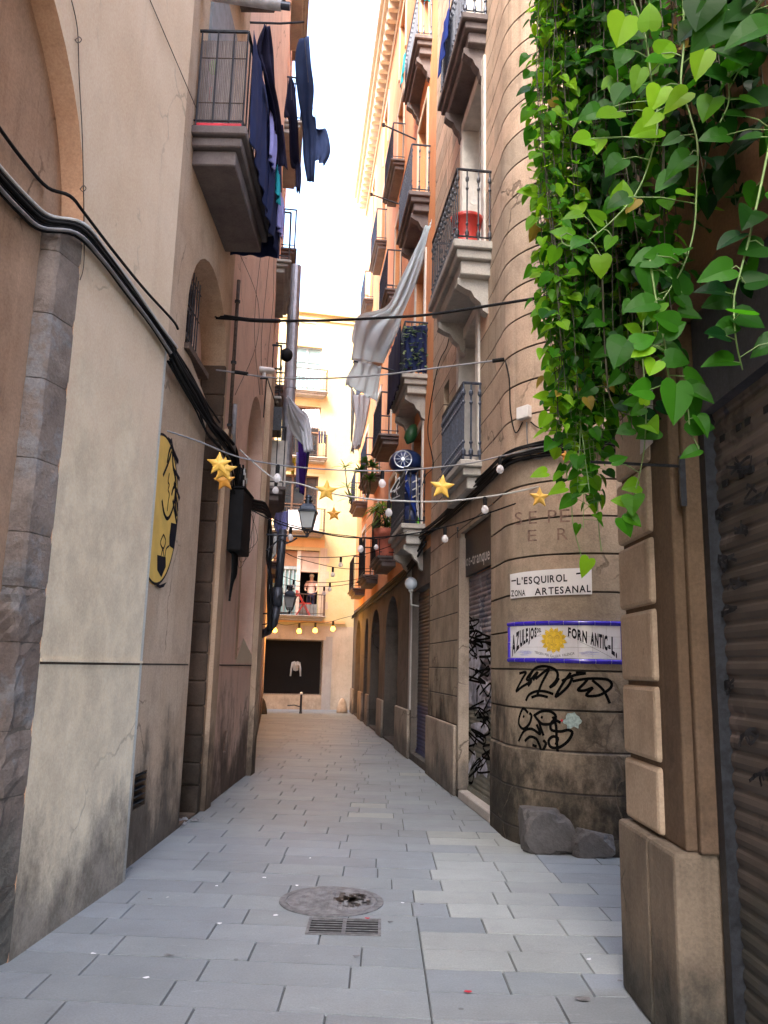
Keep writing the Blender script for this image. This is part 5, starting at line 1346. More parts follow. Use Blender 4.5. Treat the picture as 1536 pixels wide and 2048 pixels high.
wp = Vector((-2.72, 18.5, c2.z - .03)); mb = MB(); mb.tube([wp, Vector(c2)], .016, 8); mb.tube(spline([wp + Vector((0, 0, -.25)), wp + Vector((.2, 0, -.2)), wp + Vector((.4, 0, -.02))], 4), .013, 8); mb.build('bracket', M['iron'], t)
# globe lamp on the right wall
c = D(822, 1167, 14.4); t = thing('globe_lamp', 'milky round globe lamp on a slim stem beside the brown roller shutter', 'lamp', c)
mb = MB(); mb.ball(c, .115, n=20, m=12); mb.build('globe', M['globe'], t, True)
mb = MB(); mb.tube([Vector(c) + Vector((0, 0, -.1)), Vector(c) + Vector((.01, 0, -.38))], .016, 8); mb.tube([Vector(c) + Vector((.01, 0, -.38)), Vector((.66, 14.4, c.z - .40))], .012, 8); mb.lathe([(.03, 0), (.045, .02), (.045, .05)], Vector(c) + Vector((0, 0, -.155)), 12); mb.build('stem', M['pvc'], t)

# ================================================================== STRING LIGHTS AND STARS
BULB = []
def bulbpair(parent, p, lit=False, k=1.0):
    mb = MB(); mb.lathe([(.018 * k, 0), (.022 * k, -.02 * k), (.020 * k, -.085 * k), (.014 * k, -.09 * k)], p, 10); s_ = mb.build('socket', M['cable'], parent)
    mb = MB(); c = Vector(p) + Vector((0, 0, -.125 * k)); mb.lathe([(.012 * k, .04 * k), (.022 * k, .028 * k), (.036 * k, .008 * k), (.040 * k, -.012 * k), (.034 * k, -.034 * k), (.020 * k, -.046 * k), (.004 * k, -.05 * k)], c, 14); mb.build('bulb', M['bulblit'] if lit else M['bulb'], s_, True)
    if not lit:
        mb = MB(); mb.tube([c + Vector((0, 0, .03 * k)), c + Vector((.008, 0, -.02 * k)), c + Vector((-.008, 0, -.02 * k)), c + Vector((0, 0, .03 * k))], .0025 * k, 4); mb.build('filament', M['pvc'], s_)
def string(pxs, label, bulbs=(), r_=.008, m=None, name='string_lights', cat='string lights', lit=False, k=1.0, grp=None):
    pts = [D(x, y, Y_) for x, y, Y_ in pxs]
    t = thing(name, label, cat, pts[0], group=grp)
    mb = MB(); P = spline([Vector(p) for p in pts], 8); mb.tube(P, r_, 6); mb.build('cable', m or M['cable'], t, True)
    for x, Yb in bulbs:
        # hang the bulb from the cable where it passes that pixel column
        tgt = D(x, 1000, Yb).x / Yb
        best = min(P, key=lambda p: abs(p.x / p.y - tgt - (p.z - D(x, 1000, Yb).z) / p.y * 0.0245))
        bulbpair(t, best, lit, k)
    return t
string([(432, 636, 8.9), (520, 641, 8.8), (640, 641, 8.5), (760, 636, 8.2), (860, 629, 8.0), (980, 611, 7.8), (1100, 592, 7.7)], 'thick black cable stretched across the street above the others', (), .015, None, 'span_cable', 'cable')
t = string([(432, 740, 8.9), (470, 745, 8.9), (540, 755, 8.8), (640, 757, 8.6), (760, 750, 8.4), (880, 735, 8.3), (1000, 720, 8.15)], 'thinner cable with two black insulators crossing just below the thickest cable', (), .009, M['cablegrey'], 'span_cable', 'cable')
for (x0, y0, x1, y1, Y_) in ((470, 744, 496, 748, 8.88), (985, 722, 1008, 719, 8.15)):
    mb = MB(); a, c = D(x0, y0, Y_), D(x1, y1, Y_); mb.tube([a, a + (c - a) * .2, a + (c - a) * .8, c], .022, 10); mb.build('insulator', M['cable'], t)
mb = MB(); mb.tube(spline([D(432, 636, 8.9), D(440, 632, 8.9), D(500, 640, 8.85), D(560, 642, 8.75)], 4), .024, 8); tt = thing('cable_wrap', 'taped thick start of the top cable at the tan wall', 'cable', D(432, 636, 8.9)); mb.build('tape', M['cable'], tt, True)
string([(335, 862, 6.4), (400, 884, 6.8), (470, 912, 7.2), (545, 928, 7.6), (640, 938, 8.0), (765, 942, 8.1), (850, 937, 8.1), (935, 927, 8.0), (1000, 913, 7.9), (1060, 899, 7.75), (1110, 888, 7.6)], 'topmost string of bulbs, from the cream corner across to the junction cable', ((547, 7.6), (765, 8.1), (998, 7.9)), .008, M['cablegrey'])
string([(480, 900, 9.5), (545, 955, 9.2), (600, 968, 9.0), (655, 985, 8.8), (715, 995, 8.6), (778, 1001, 8.5), (880, 1003, 8.3), (970, 994, 8.1), (1040, 982, 7.9), (1130, 960, 7.7)], 'second string of bulbs, the one threaded through the two largest single stars', ((553, 9.2), (777, 8.5), (971, 8.1)), .009, M['pvc'])
string([(503, 1020, 10.6), (560, 1048, 10.3), (620, 1062, 10.0), (700, 1075, 9.6), (790, 1072, 9.2), (890, 1054, 8.7), (980, 1025, 8.3), (1090, 985, 7.8), (1130, 962, 7.5), (1180, 937, 7.2)], 'third string of bulbs, passing the lantern and rising behind the small right star', ((588, 10.2), (730, 9.4), (890, 8.7)), .008)
string([(503, 1012, 12.2), (560, 1043, 12.4), (640, 1064, 12.6), (700, 1072, 12.8), (760, 1078, 13.2), (815, 1062, 13.6)], 'thin wire string just behind the lantern carrying one bulb by the red pot', ((756, 13.2),), .007)
for i, (pp, bb) in enumerate(((((596, 1113, 16), (650, 1115, 16.4), (700, 1112, 16.8), (745, 1104, 17), (800, 1085, 17.2)), ((690, 16.7),)), (((570, 1105, 17), (600, 1118, 17), (660, 1133, 17.5), (700, 1138, 18), (740, 1137, 18)), ((676, 17.6),)),
                              (((560, 1150, 19), (600, 1163, 19), (660, 1165, 19.5), (710, 1159, 20), (760, 1146, 20)), ((668, 19.5), (596, 19))), (((548, 1168, 20), (610, 1173, 20.5), (670, 1172, 21), (720, 1164, 21)), ((663, 21), (590, 20.3))))):
    string(list(pp), ('fourth string of bulbs, level across the roller blinds', 'fifth string of bulbs, sagging right across the roller blinds', 'sixth string of bulbs, crossing above the far lantern', 'seventh string of bulbs, level with the top of the far lantern')[i], bb, .008, None, k=1.25)
t = string([(524, 1250, 26.0), (545, 1244, 26.2), (568, 1250, 26.3), (590, 1248, 26.4), (615, 1244, 26.5), (648, 1246, 26.6), (683, 1237, 26.8), (702, 1232, 27.0)], 'glowing amber string of lit bulbs under the lowest balcony of the yellow house', ((545, 26.2), (568, 26.3), (615, 26.5), (648, 26.6), (683, 26.8)), .008, None, lit=True, k=1.9)
for (x, y, Y_) in ((545, 1256, 26.2), (568, 1262, 26.3), (615, 1256, 26.5), (648, 1258, 26.6), (683, 1249, 26.8)):
    ld = bpy.data.lights.new('bulb_light', 'POINT'); ld.energy = 4.0; ld.color = (1.0, .48, .10); ld.shadow_soft_size = .07
    lo = bpy.data.objects.new('bulb_light', ld); COL.objects.link(lo); lo.location = D(x, y + 1, Y_) - t.location + Vector((0, -.12, -.12)); lo.parent = t
def star(px, py, Y_, wpx, label, m, rx=0.0, rz=0.0, hang=None, bright=None, tw=0.0):
    c = D(px, py, Y_); s_ = wpx / 2 / FPX * Y_ * 1.05
    t = thing('star_ornament', label, 'star', c, group='golden star ornaments hung on the strings')
    mb = MB(); O = []
    for k in range(10):
        a = math.pi / 2 + k * math.pi / 5 + rx; r_ = s_ if k % 2 == 0 else s_ * .44
        O.append(Vector((math.cos(a) * r_, 0, math.sin(a) * r_)))
    d_ = s_ * .26; front = Vector((0, -d_, 0)); back = Vector((0, d_, 0)); rotm = Matrix.Rotation(rz, 3, 'Z')
    vs = [rotm @ v for v in ([front, back] + [o + Vector((0, -.012, 0)) for o in O] + [o + Vector((0, .012, 0)) for o in O])]
    mb.add([Vector(c) + v for v in vs], [(0, 2 + k, 2 + (k + 1) % 10) for k in range(10)] + [(1, 12 + (k + 1) % 10, 12 + k) for k in range(10)] + [(2 + k, 12 + k, 12 + (k + 1) % 10, 2 + (k + 1) % 10) for k in range(10)])
    bevel(mb.build('star_body', m, t), .012, 3)
    if hang:
        mb = MB(); mb.tube([Vector(c) + rotm @ (O[0] * .95), Vector(c) + Vector((0, 0, s_ + hang))], .003, 4); mb.build('hanging_wire', M['cable'], t)
star(438, 928, 7.0, 52, 'topmost star of the overlapping cluster at the left wall', M['star'], 0.0, .1, .03)
star(448, 940, 7.25, 56, 'middle star of the overlapping cluster at the left wall, half hidden', M['star'], -.06, -.1, .1)
star(449, 962, 7.5, 46, 'lowest star of the overlapping cluster at the left wall', M['starsmall'], .1, .1, .2)
star(653, 982, 8.75, 48, 'large golden star just right above the nearer lantern', M['star'], -.02, .15)
star(668, 1028, 9.7, 31, 'small amber star hanging right of the nearer lantern', M['starsmall'], .06, .1, .02)
star(884, 974, 7.9, 53, 'bright golden star below the first-floor balcony of the corner house', M['star'], -.08, 0)
star(1079, 995, 7.3, 44, 'golden star on the string in front of the rounded corner wall', M['star'], -.03, .0)
star(1131, 912, 6.8, 26, 'small amber star half hidden by the left edge of the hanging leaves', M['starsmall'], .1, 0.3)

# white junction box and its cables on the rounded corner
s0, z0 = CV.sz(1052, 826)
t = thing('junction_box', 'small white square junction box on the rounded corner with black leads', 'electrical box', CV.pt(s0, z0))
mb = MB(); mb.hexa([CV.pt(s0 - .07, z0 - .07, 0.001), CV.pt(s0 + .08, z0 - .07, 0.001), CV.pt(s0 + .08, z0 - .07, .07), CV.pt(s0 - .07, z0 - .07, .07), CV.pt(s0 - .07, z0 + .06, 0.001), CV.pt(s0 + .08, z0 + .06, 0.001), CV.pt(s0 + .08, z0 + .06, .07), CV.pt(s0 - .07, z0 + .06, .07)]); bevel(mb.build('casing', M['white'], t), .008, 2)
mb = MB(); cv = lambda x, y, o=.02: CV.pt(*CV.sz(x, y), o)
mb.tube(spline([cv(1014, 722), cv(1022, 760), cv(1024, 820), cv(1034, 866), cv(1048, 845)], 5), .007, 6); mb.build('lead', M['cable'], t, True)
mb = MB(); mb.tube(spline([cv(1056, 845), cv(1058, 890), cv(1066, 915), cv(1084, 918)], 5), .007, 6); mb.build('lead', M['cablegrey'], t, True)
mb = MB(); mb.tube(spline([cv(1064, 845), cv(1085, 858), cv(1120, 848), cv(1160, 850)], 5), .007, 6); mb.build('lead', M['cable'], t, True)
groups = []
def rapx(x, y, o): return RA.px(x, y, o)
for k in range(8):
    o = .03 + .022 * (k % 3); dy = k * 4.2
    pts = [rapx(830, 1070 + dy * .5, o + .02), rapx(870, 1040 + dy * .7 + rn.uniform(-3, 3), o), rapx(925, 985 + dy + rn.uniform(-3, 3), o), rapx(975, 938 + dy + rn.uniform(-3, 3), o)] + [CV.pt(*CV.sz(x, y + dy * .9 + rn.uniform(-3, 3)), o) for x, y in ((1022, 905), (1060, 893), (1110, 883), (1160, 877), (1215, 874))] + [CV.pt(1.7, 3.75 - k * .02, o), CV.pt(2.6, 3.75 - k * .02, o)]
    groups.append(('cable', pts, rn.uniform(.008, .016), M['cable']))
run('cable_bundle', 'black cable bundle sweeping round the rounded corner above the star', 'cables', groups, None)
groups = []
for k in range(6):
    pts = [RA.pt(RA.sy(YY), zz_ + rn.uniform(-.04, .04) - k * .03, .05 + .02 * (k % 3)) for YY, zz_ in ((13.2, 3.72), (15, 3.5), (17.3, 3.45), (20, 3.45), (24, 3.4), (29, 3.4))]
    groups.append(('cable', pts, rn.uniform(.012, .022), M['cable']))
run('cable_bundle', 'black cable bundle along the orange house under its lowest balconies', 'cables', groups, None)
run('wall_wire', 'thin black cable zigzagging down between the corner house and the orange house', 'cable', [('cable', [rapx(x, y, .02) for x, y in ((903, 640), (895, 690), (880, 720), (870, 760), (858, 830), (856, 870), (864, 910), (866, 935), (852, 950), (845, 970))], .008, M['cable'])], None)
mb = MB(); t = thing('wall_bracket', 'short black iron bracket sticking out above the shop board', 'bracket', rapx(915, 1056, 0))
mb.tube([rapx(915, 1056, 0), rapx(915, 1056, .35)], .014, 6); mb.tube([rapx(915, 1075, 0), rapx(915, 1060, .3)], .01, 6); mb.build('arm', M['iron'], t)

# iron sign bracket on the pier
pj = D(1353, 937, 3.71)
t = thing('wall_bracket', 'iron bracket with a vertical plate and long arm on the brown pier behind the leaves', 'bracket', pj)
mb = MB(); mb.box(pj.x - .005, pj.x + .022, 3.655, 3.675, pj.z - .19, pj.z + .05); mb.build('plate', M['iron'], t)
mb = MB(); mb.tube([(pj.x, 3.665, pj.z), (pj.x - .42, 3.665, pj.z + .01)], .007, 6); mb.build('arm', M['iron'], t)
q_ = PB.px(1290, 830, .002)
t = tag((lambda mb: (mb.add([PB.px(1282, 780, .003), PB.px(1306, 775, .003), PB.px(1306, 885, .003), PB.px(1280, 910, .003)], [(0, 1, 2, 3)]), mb)[1])(MB()).build('poster', M['poster']), 'torn pale poster pasted on the pier behind the hanging leaves', 'poster')

# ================================================================== ROCKS at the corner
def rock(px, py, w_, h_, label, seed):
    c = G(px, py); rr = random.Random(seed); bm = bmesh.new(); bmesh.ops.create_icosphere(bm, subdivisions=4, radius=1)
    from mathutils import noise as mn
    for v in bm.verts:
        d_ = v.co.normalized(); k = 1 + .30 * mn.noise(d_ * 1.3 + Vector((seed * 3, 0, 0))) + .12 * mn.noise(d_ * 3.7 + Vector((seed, 5, 0))) + .04 * mn.noise(d_ * 11)
        q = d_ * k
        # squared, faceted block
        q = Vector((math.copysign(min(abs(q.x), .80 + .05 * mn.noise(d_ * 2)), q.x), math.copysign(min(abs(q.y), .78), q.y), math.copysign(min(abs(q.z), .72 + .25 * q.x * (0.3 if seed == 1 else -.9)), q.z)))
        v.co = Vector((q.x * w_ / 1.6, q.y * w_ / 1.8, q.z * h_ / 1.45))
    mb = MB(); bm.verts.index_update()
    mb.add([c + v.co + Vector((0, w_ * .35, h_ * .45)) for v in bm.verts], [tuple(v.index for v in f.verts) for f in bm.faces]); bm.free()
    return tag(mb.build('rock', M['rock']), label, 'rock')
rock(1102, 1708, 0.47, 0.40, 'big squared grey rock at the foot of the rounded corner', 1)
rock(1190, 1716, 0.36, 0.23, 'smaller low grey rock right of the big one at the corner', 3)

# ================================================================== BALCONY THINGS
def pot(name, label, px, py, Y_, w_, h_, m, rim=True, grp=None):
    c = D(px, py, Y_); t = thing(name, label, 'pot', c, group=grp)
    mb = MB(); mb.lathe([(w_ * .36, 0), (w_ * .46, h_ * .85), (w_ * .5, h_ * .86), (w_ * .5, h_), (w_ * .44, h_), (w_ * .42, h_ * .9)], c, 20, cap=False); mb.build('pot_body', m, t, True)
    mb = MB(); mb.lathe([(w_ * .43, h_ * .9), (.001, h_ * .93)], c, 20, cap=False); mb.build('soil', M['cable'], t)
    return t, c
Y = RA.sy
p_ = RA.pt(Y(9.35), 6.67, .22)
t = thing('plant_pot', 'red plastic bucket pot on the balcony of the corner house', 'pot', p_)
mb = MB(); mb.lathe([(.14, 0), (.17, .16), (.16, .17), (.16, .26), (.19, .46), (.205, .47), (.205, .52), (.18, .52), (.17, .46)], p_, 20, cap=False); mb.build('bucket', M['red'], t, True)
mb = MB(); mb.lathe([(.175, .45), (.001, .47)], p_, 20, cap=False); mb.build('soil', M['cable'], t)
c = D(948, 402, 8.95); t = thing('hanging_disc', 'round cream disc hanging on the railing above the red bucket pot', 'disc', c)
mb = MB(); mb.lathe([(.012, -.004), (.055, -.004), (.055, .004), (.012, .004)], c, 24, (0.15, -1, 0)); mb.build('disc', M['offwhite'], t); mb = MB(); mb.lathe([(.02, -.006), (.02, .006)], c, 16, (.15, -1, 0)); mb.build('hub', M['pvc'], t)
mb = MB(); mb.tube([Vector(c) + Vector((0, .0, .05)), Vector(c) + Vector((-.02, .05, .25))], .003, 4); mb.build('string', M['pvc'], t)
# terracotta planter behind railing, bay 2 of orange house
pz = RA.pt(Y(17.62), 3.99, .24)
t = thing('plant_pot', 'big red terracotta planter with a caged face on the orange house balcony', 'pot', pz)
mb = MB(); mb.lathe([(.19, 0), (.225, .42), (.245, .43), (.255, .60), (.225, .60), (.21, .5)], pz, 22, cap=False); mb.build('pot_body', M['terracotta'], t, True)
mb = MB(); mb.lathe([(.215, .54), (.001, .56)], pz, 20, cap=False); mb.build('soil', M['cable'], t)
def blades(mb, c, n, L, w_, droop, rr, col, up=0.6):
    for k in range(n):
        a = rr.uniform(0, 6.28); e = rr.uniform(up - .5, up + .5); d_ = Vector((math.cos(a) * math.cos(e), math.sin(a) * math.cos(e), math.sin(e))); l = L * rr.uniform(.6, 1.1)
        sd = d_.cross(Vector((0, 0, 1))).normalized(); prev = None; kk = rr.uniform(.7, 1.3)
        for i in range(6):
            tt = i / 5; p = Vector(c) + d_ * l * tt + Vector((0, 0, -droop * l * tt * tt)); ww = w_ * math.sin(math.pi * min(1, .15 + tt * .85)) * .5
            cur = (p - sd * ww, p + sd * ww)
            if prev: mb.add([prev[0], prev[1], cur[1], cur[0]], [(0, 1, 2, 3)], tuple(x * kk for x in col))
            prev = cur
def grassplant(name, label, c, heads, L, w_, droop, col, seed, stemcol=None, cat='plant', n=26, grp=None):
    t = thing(name, label, cat, c, group=grp); rr = random.Random(seed)
    mb = MB()
    for h in heads: mb.tube([Vector(c), (Vector(c) + Vector(h)) * .5 + Vector(c) * .0 + Vector((rr.uniform(-.05, .05), 0, 0)) if False else Vector(c) + Vector(h) * .5 + Vector((rr.uniform(-.05, .05), 0, 0)), Vector(c) + Vector(h)], .012, 6)
    mb.build('stem', M['vinedark'], t)
    mb = MB()
    for h in heads: blades(mb, Vector(c) + Vector(h), n, L, w_, droop, rr, col)
    mb.build('leaves', M['leaf'], t)
    return t
grassplant('potted_plant', 'long drooping strap leaves growing out of the terracotta planter', pz + Vector((0, 0, .55)), [(0, 0, .25), (-.08, -.05, .45), (.05, 0, .1)], .62, .035, .8, (.07, .16, .04), 5, n=30)
pa = D(722, 968, 18.6)
grassplant('potted_plant', 'tall plant with spiky fan leaves before the pale yellow wall', D(703, 1010, 18.6), [tuple(D(690, 935, 18.6) - D(703, 1010, 18.6)), tuple(D(695, 975, 18.5) - D(703, 1010, 18.6)), tuple(D(700, 998, 18.5) - D(703, 1010, 18.6))], .38, .03, .35, (.16, .26, .10), 8, n=18)
grassplant('potted_plant', 'dark broad-leaved bush above the second orange balcony', D(735, 1000, 18.2), [tuple(D(733, 925, 18.2) - D(735, 1000, 18.2)), tuple(D(745, 935, 18.2) - D(735, 1000, 18.2)), tuple(D(722, 945, 18.2) - D(735, 1000, 18.2)), tuple(D(740, 960, 18.2) - D(735, 1000, 18.2))], .30, .07, .25, (.05, .13, .04), 9, n=26)
grassplant('potted_plant', 'yellow-green trailing bush just left of the blue bicycle frame', D(765, 1030, 16.6), [tuple(D(765, 1012, 16.6) - D(765, 1030, 16.6)), tuple(D(780, 1012, 16.4) - D(765, 1030, 16.6)), tuple(D(752, 1022, 16.6) - D(765, 1030, 16.6))], .35, .045, .7, (.20, .28, .05), 10, n=26)
# bay 1, first floor: clutter with a bicycle on the balcony
def D1(x, y, YY=14.15): return D(x, y, YY)
t = thing('bicycle', 'upended dark blue bicycle with a pale rim wheel stored on the balcony', 'bicycle', D1(812, 1060))
cw_ = D1(806, 918); mb = MB()
P = [Vector(cw_) + Vector((math.cos(a) * .155, 0, math.sin(a) * .155)) for a in [2 * math.pi * k / 32 for k in range(33)]]
mb.tube(P, .012, 6); wheel = mb.build('wheel', M['steel'], t)
mb = MB()
for k in range(10): a = math.pi * k / 5; mb.tube([cw_, Vector(cw_) + Vector((math.cos(a) * .15, 0, math.sin(a) * .15))], .003, 4)
mb.lathe([(.03, -.02), (.03, .02)], cw_, 10, (0, 1, 0)); mb.build('spokes', M['steel'], wheel)
mb = MB()
for pth in (((818, 935), (812, 948), (796, 958), (785, 975), (778, 990), (782, 1000)), ((815, 960), (795, 978), (780, 985)), ((798, 955), (803, 975), (810, 972)), ((806, 950), (788, 985)), ((812, 985), (785, 998)), ((790, 978), (795, 990))):
    mb.tube([D1(x, y, 14.1) for x, y in pth], .011, 6)
mb.build('rack', M['steel'], t)
mb = MB()
for pth in (((806, 918), (812, 960), (822, 1000)), ((822, 1000), (838, 1040)), ((800, 950), (830, 1010))): mb.tube([D1(x, y, 14.25) for x, y in pth], .03, 8)
mb.build('frame', M['royal'], t)
t = thing('storage_cover', 'dark blue tarpaulin bundle stuffed behind the bicycle on the balcony', 'tarpaulin', D1(820, 1060, 14.6))
mb = MB(); mb.ball(D1(812, 925, 14.55), .32, .30, .24); mb.ball(D1(820, 985, 14.6), .26, .3, .38); mb.ball(D1(822, 1035, 14.6), .24, .3, .26); mb.build('cover', M['bluebin'], t, True)
t = thing('pole', 'white pole with pale hooks and a lime green foot at the balcony end', 'pole', D1(834, 1062, 13.95))
mb = MB(); mb.tube([D1(834, 950, 13.95), D1(835, 1035, 13.95)], .022, 8); mb.build('pole', M['white'], t); mb = MB(); mb.tube([D1(835, 1036, 13.95), D1(835, 1050, 13.95)], .03, 8); mb.build('foot', M['lime'], t)
mb = MB()
for y in (960, 975, 990): mb.tube([D1(825, y + 5, 13.95), D1(834, y, 13.95), D1(843, y - 4, 13.95)], .012, 6)
mb.build('hooks', M['pvc'], t)
t = thing('watering_can', 'dark green plastic sack hanging under the balcony slab near the seam', 'bag', D1(820, 880, 14.3))
mb = MB(); cg = D1(822, 868, 14.3); mb.lathe([(.02, -.2), (.10, -.12), (.12, .0), (.09, .12), (.03, .2)], cg, 12, (.35, 0, 1)); mb.build('sack', M['greenpl'], t, True)
t.name = 'plastic_sack'

# ================================================================== CLOTH
def cloth(name, label, cat, L, Rr, m, folds=5, amp=.03, nu=26, nv=20, grp=None, nrm=None, seed=1, rag=.0, thick=.004):
    """sheet between two polylines running top to bottom, hanging in soft folds"""
    def samp(P, t_):
        n = len(P) - 1; x = t_ * n; i = min(int(x), n - 1); return Vector(P[i]).lerp(Vector(P[i + 1]), x - i)
    rr = random.Random(seed); ph = rr.uniform(0, 6); ph2 = rr.uniform(0, 6)
    L = spline([Vector(p) for p in L], 4); Rr = spline([Vector(p) for p in Rr], 4)
    mb = MB(); vs = []
    for j in range(nv + 1):
        v = j / nv; a, c = samp(L, v), samp(Rr, v)
        ax = (c - a).normalized(); dn = (samp(L, min(1, v + .05)) - samp(L, max(0, v - .05))).normalized(); nn = nrm if nrm else ax.cross(dn).normalized()
        for i in range(nu + 1):
            u = i / nu; p = a.lerp(c, u)
            wv = math.sin(u * folds * 2 * math.pi + ph + v * 1.2) * (.35 + .65 * v) + .4 * math.sin(u * folds * 3.7 + ph2 + v * 4)
            p = p + nn * amp * wv
            if rag and j == nv: p.z += rr.uniform(-rag, rag)
            vs.append(p)
    mb.add(vs, [(j * (nu + 1) + i, j * (nu + 1) + i + 1, (j + 1) * (nu + 1) + i + 1, (j + 1) * (nu + 1) + i) for j in range(nv) for i in range(nu)])
    o = mb.build(name, m, None, True); solid(o, thick); return tag(o, label, cat, grp)
# left balcony: blankets, screen, laundry on the line
Yl = L2.sy
def LB(YY, z, o): return L2.pt(Yl(YY), z, o)
cloth('blanket', 'navy blanket draped over the outer rail of the left balcony', 'blanket', [LB(7.0, 7.8, .53), LB(7.02, 7.0, .56), LB(7.1, 6.62, .56)], [LB(8.2, 7.8, .53), LB(8.2, 6.9, .58), LB(8.2, 6.45, .57)], M['navy'], 4, .018, seed=1)
cloth('blanket', 'long dark blue sheet hanging low over the far half of the left balcony', 'blanket', [LB(8.0, 7.8, .55), LB(8.0, 6.9, .60), LB(8.0, 6.40, .58)], [LB(8.92, 7.8, .55), LB(8.92, 6.9, .60), LB(8.92, 6.38, .58)], M['navy'], 3, .02, seed=2, rag=.02)
cloth('blanket', 'navy blanket hanging over the far end of the left balcony down to the slab edge', 'blanket', [LB(8.9, 7.7, .04), LB(8.9, 6.9, .02), LB(8.9, 6.40, .02)], [LB(8.92, 7.7, .56), LB(8.92, 6.9, .58), LB(8.92, 6.38, .60)], M['navy'], 3, .02, seed=3)
cloth('washing', 'thin pale lilac cloth peeping out beside the navy blanket', 'laundry', [LB(7.9, 7.6, .59), LB(7.9, 7.3, .61), LB(7.9, 7.05, .60)], [LB(8.2, 7.6, .60), LB(8.2, 7.3, .62), LB(8.2, 7.0, .62)], M['lilac'], 3, .02, seed=4)
cloth('washing', 'turquoise cloth tucked between the navy blankets on the left balcony', 'laundry', [LB(8.3, 7.2, .61), LB(8.3, 7.05, .62), LB(8.3, 6.9, .62)], [LB(8.5, 7.2, .62), LB(8.5, 7.0, .64), LB(8.5, 6.8, .64)], M['cyan'], 2, .02, seed=5)
cloth('washing', 'pale grey-lilac cloth at the far outer corner of the left balcony', 'laundry', [LB(8.55, 7.1, .61), LB(8.55, 6.9, .62), LB(8.55, 6.6, .62)], [LB(8.8, 7.1, .62), LB(8.8, 6.9, .64), LB(8.8, 6.55, .64)], M['lilac'], 3, .02, seed=6)
mb = MB(); 
t = thing('reed_screen', 'grey reed screen standing inside the near end of the left balcony railing', 'screen', LB(7.03, 6.72, .05))
mb = MB()
for k in range(26): mb.tube([LB(7.035, 6.73, .03 + k * .0175), LB(7.035, 7.70, .03 + k * .0175)], .008, 5)
mb.build('reeds', M['reed'], t)
mb = MB(); mb.tube([LB(7.03, 7.0, .02), LB(7.03, 7.0, .47)], .006, 5); mb.tube([LB(7.03, 7.5, .02), LB(7.03, 7.5, .47)], .006, 5); mb.build('tie_rods', M['ironbrown'], t)
t = thing('toy_bundle', 'lime green and pink bundle wedged behind the bars of the left balcony', 'bundle', LB(7.01, 7.1, .12))
mb = MB(); mb.ball(LB(7.06, 7.42, .14), .045, .02, .09); mb.build('green_part', M['lime'], t, True); mb = MB(); mb.ball(LB(7.06, 7.12, .13), .02, .02, .09); mb.build('pink_part', M['petal'], t, True)
mb = MB(); mb.pbox(L2, Yl(6.965), Yl(7.0), 6.705, 6.73, .04, .47); tag(mb.build('mat_edge', M['petal']), 'thin crimson mat edge lying along the slab of the left balcony', 'mat')
a, c = LB(6.95, 8.15, .10), LB(6.95, 8.05, .80)
t = thing('rolled_awning', 'grey rolled awning tube sticking out above the left balcony', 'awning', a)
mb = MB(); mb.tube([a, c], .055, 14); mb.build('roll', M['awn'], t, True); mb = MB(); mb.tube([c, Vector(c) + (Vector(c) - Vector(a)).normalized() * .09], .04, 12); mb.build('end_cap', M['lampmetal'], t); mb = MB(); mb.pbox(L2, Yl(6.9), Yl(7.0), 8.22, 8.27, 0, .9); mb.build('support_arm', M['iron'], t)
# bracket and lines
br = [D(500, 45, 7.2), D(560, 47, 7.3), D(608, 44, 7.4)]
t = thing('clothes_line', 'iron clothes-line arm with lines running along the street beyond the left balcony', 'clothes line', br[0])
mb = MB(); mb.tube(br, .012, 6); mb.build('arm', M['iron'], t)
mb = MB(); far = [Vector((-1.35, 10.8, 8.1)), Vector((-1.1, 10.8, 8.1)), Vector((-.85, 10.8, 8.1))]
la, lb, lc = [D(533, 47, 7.3), D(580, 47, 7.35), D(606, 45, 7.4)]
lend = [D(588, 335, 9.9), D(600, 340, 9.9), D(640, 300, 9.9)]
mb.tube([la, D(548, 200, 8.4), D(565, 330, 9.6)], .004, 4); mb.tube([lb, D(583, 200, 8.4), D(590, 385, 10.2)], .004, 4); mb.tube([lc, D(620, 200, 8.5), D(655, 300, 9.8)], .004, 4); mb.build('lines', M['cablegrey'], t)
def garment(label, pts_l, pts_r, m, seed, cat='garment', amp=.03, folds=2, rag=.0):
    return cloth('garment', label, cat, [D(*p) for p in pts_l], [D(*p) for p in pts_r], m, folds, amp, 14, 22, seed=seed, rag=rag, grp='dark washing on the lines by the left balcony')
garment('crumpled navy garment nearest the left balcony rail, hanging long and narrow', [(528, 52, 7.35), (512, 98, 7.4), (526, 150, 7.5), (545, 225, 7.9), (550, 300, 8.3), (553, 332, 8.4)], [(540, 52, 7.35), (546, 108, 7.5), (548, 150, 7.6), (554, 220, 8.0), (564, 290, 8.4), (565, 332, 8.5)], M['darkcloth'], 11, amp=.05)
garment('dark blue garment in the middle of the washing line with a pointed top', [(579, 155, 8.3), (566, 232, 8.4), (576, 240, 8.5), (580, 330, 8.9), (592, 340, 9.0), (593, 385, 9.0)], [(583, 155, 8.3), (590, 178, 8.4), (596, 250, 8.6), (598, 310, 8.9), (600, 385, 9.0)], M['darkcloth'], 12)
garment('long slate blue trousers hanging against the bright sky', [(598, 78, 8.0), (590, 115, 8.1), (594, 180, 8.3), (604, 250, 8.6), (606, 315, 8.8), (614, 363, 8.9)], [(618, 72, 8.0), (622, 130, 8.1), (628, 180, 8.3), (624, 230, 8.5), (632, 244, 8.6), (628, 364, 8.9)], M['slateblue'], 13, amp=.02)
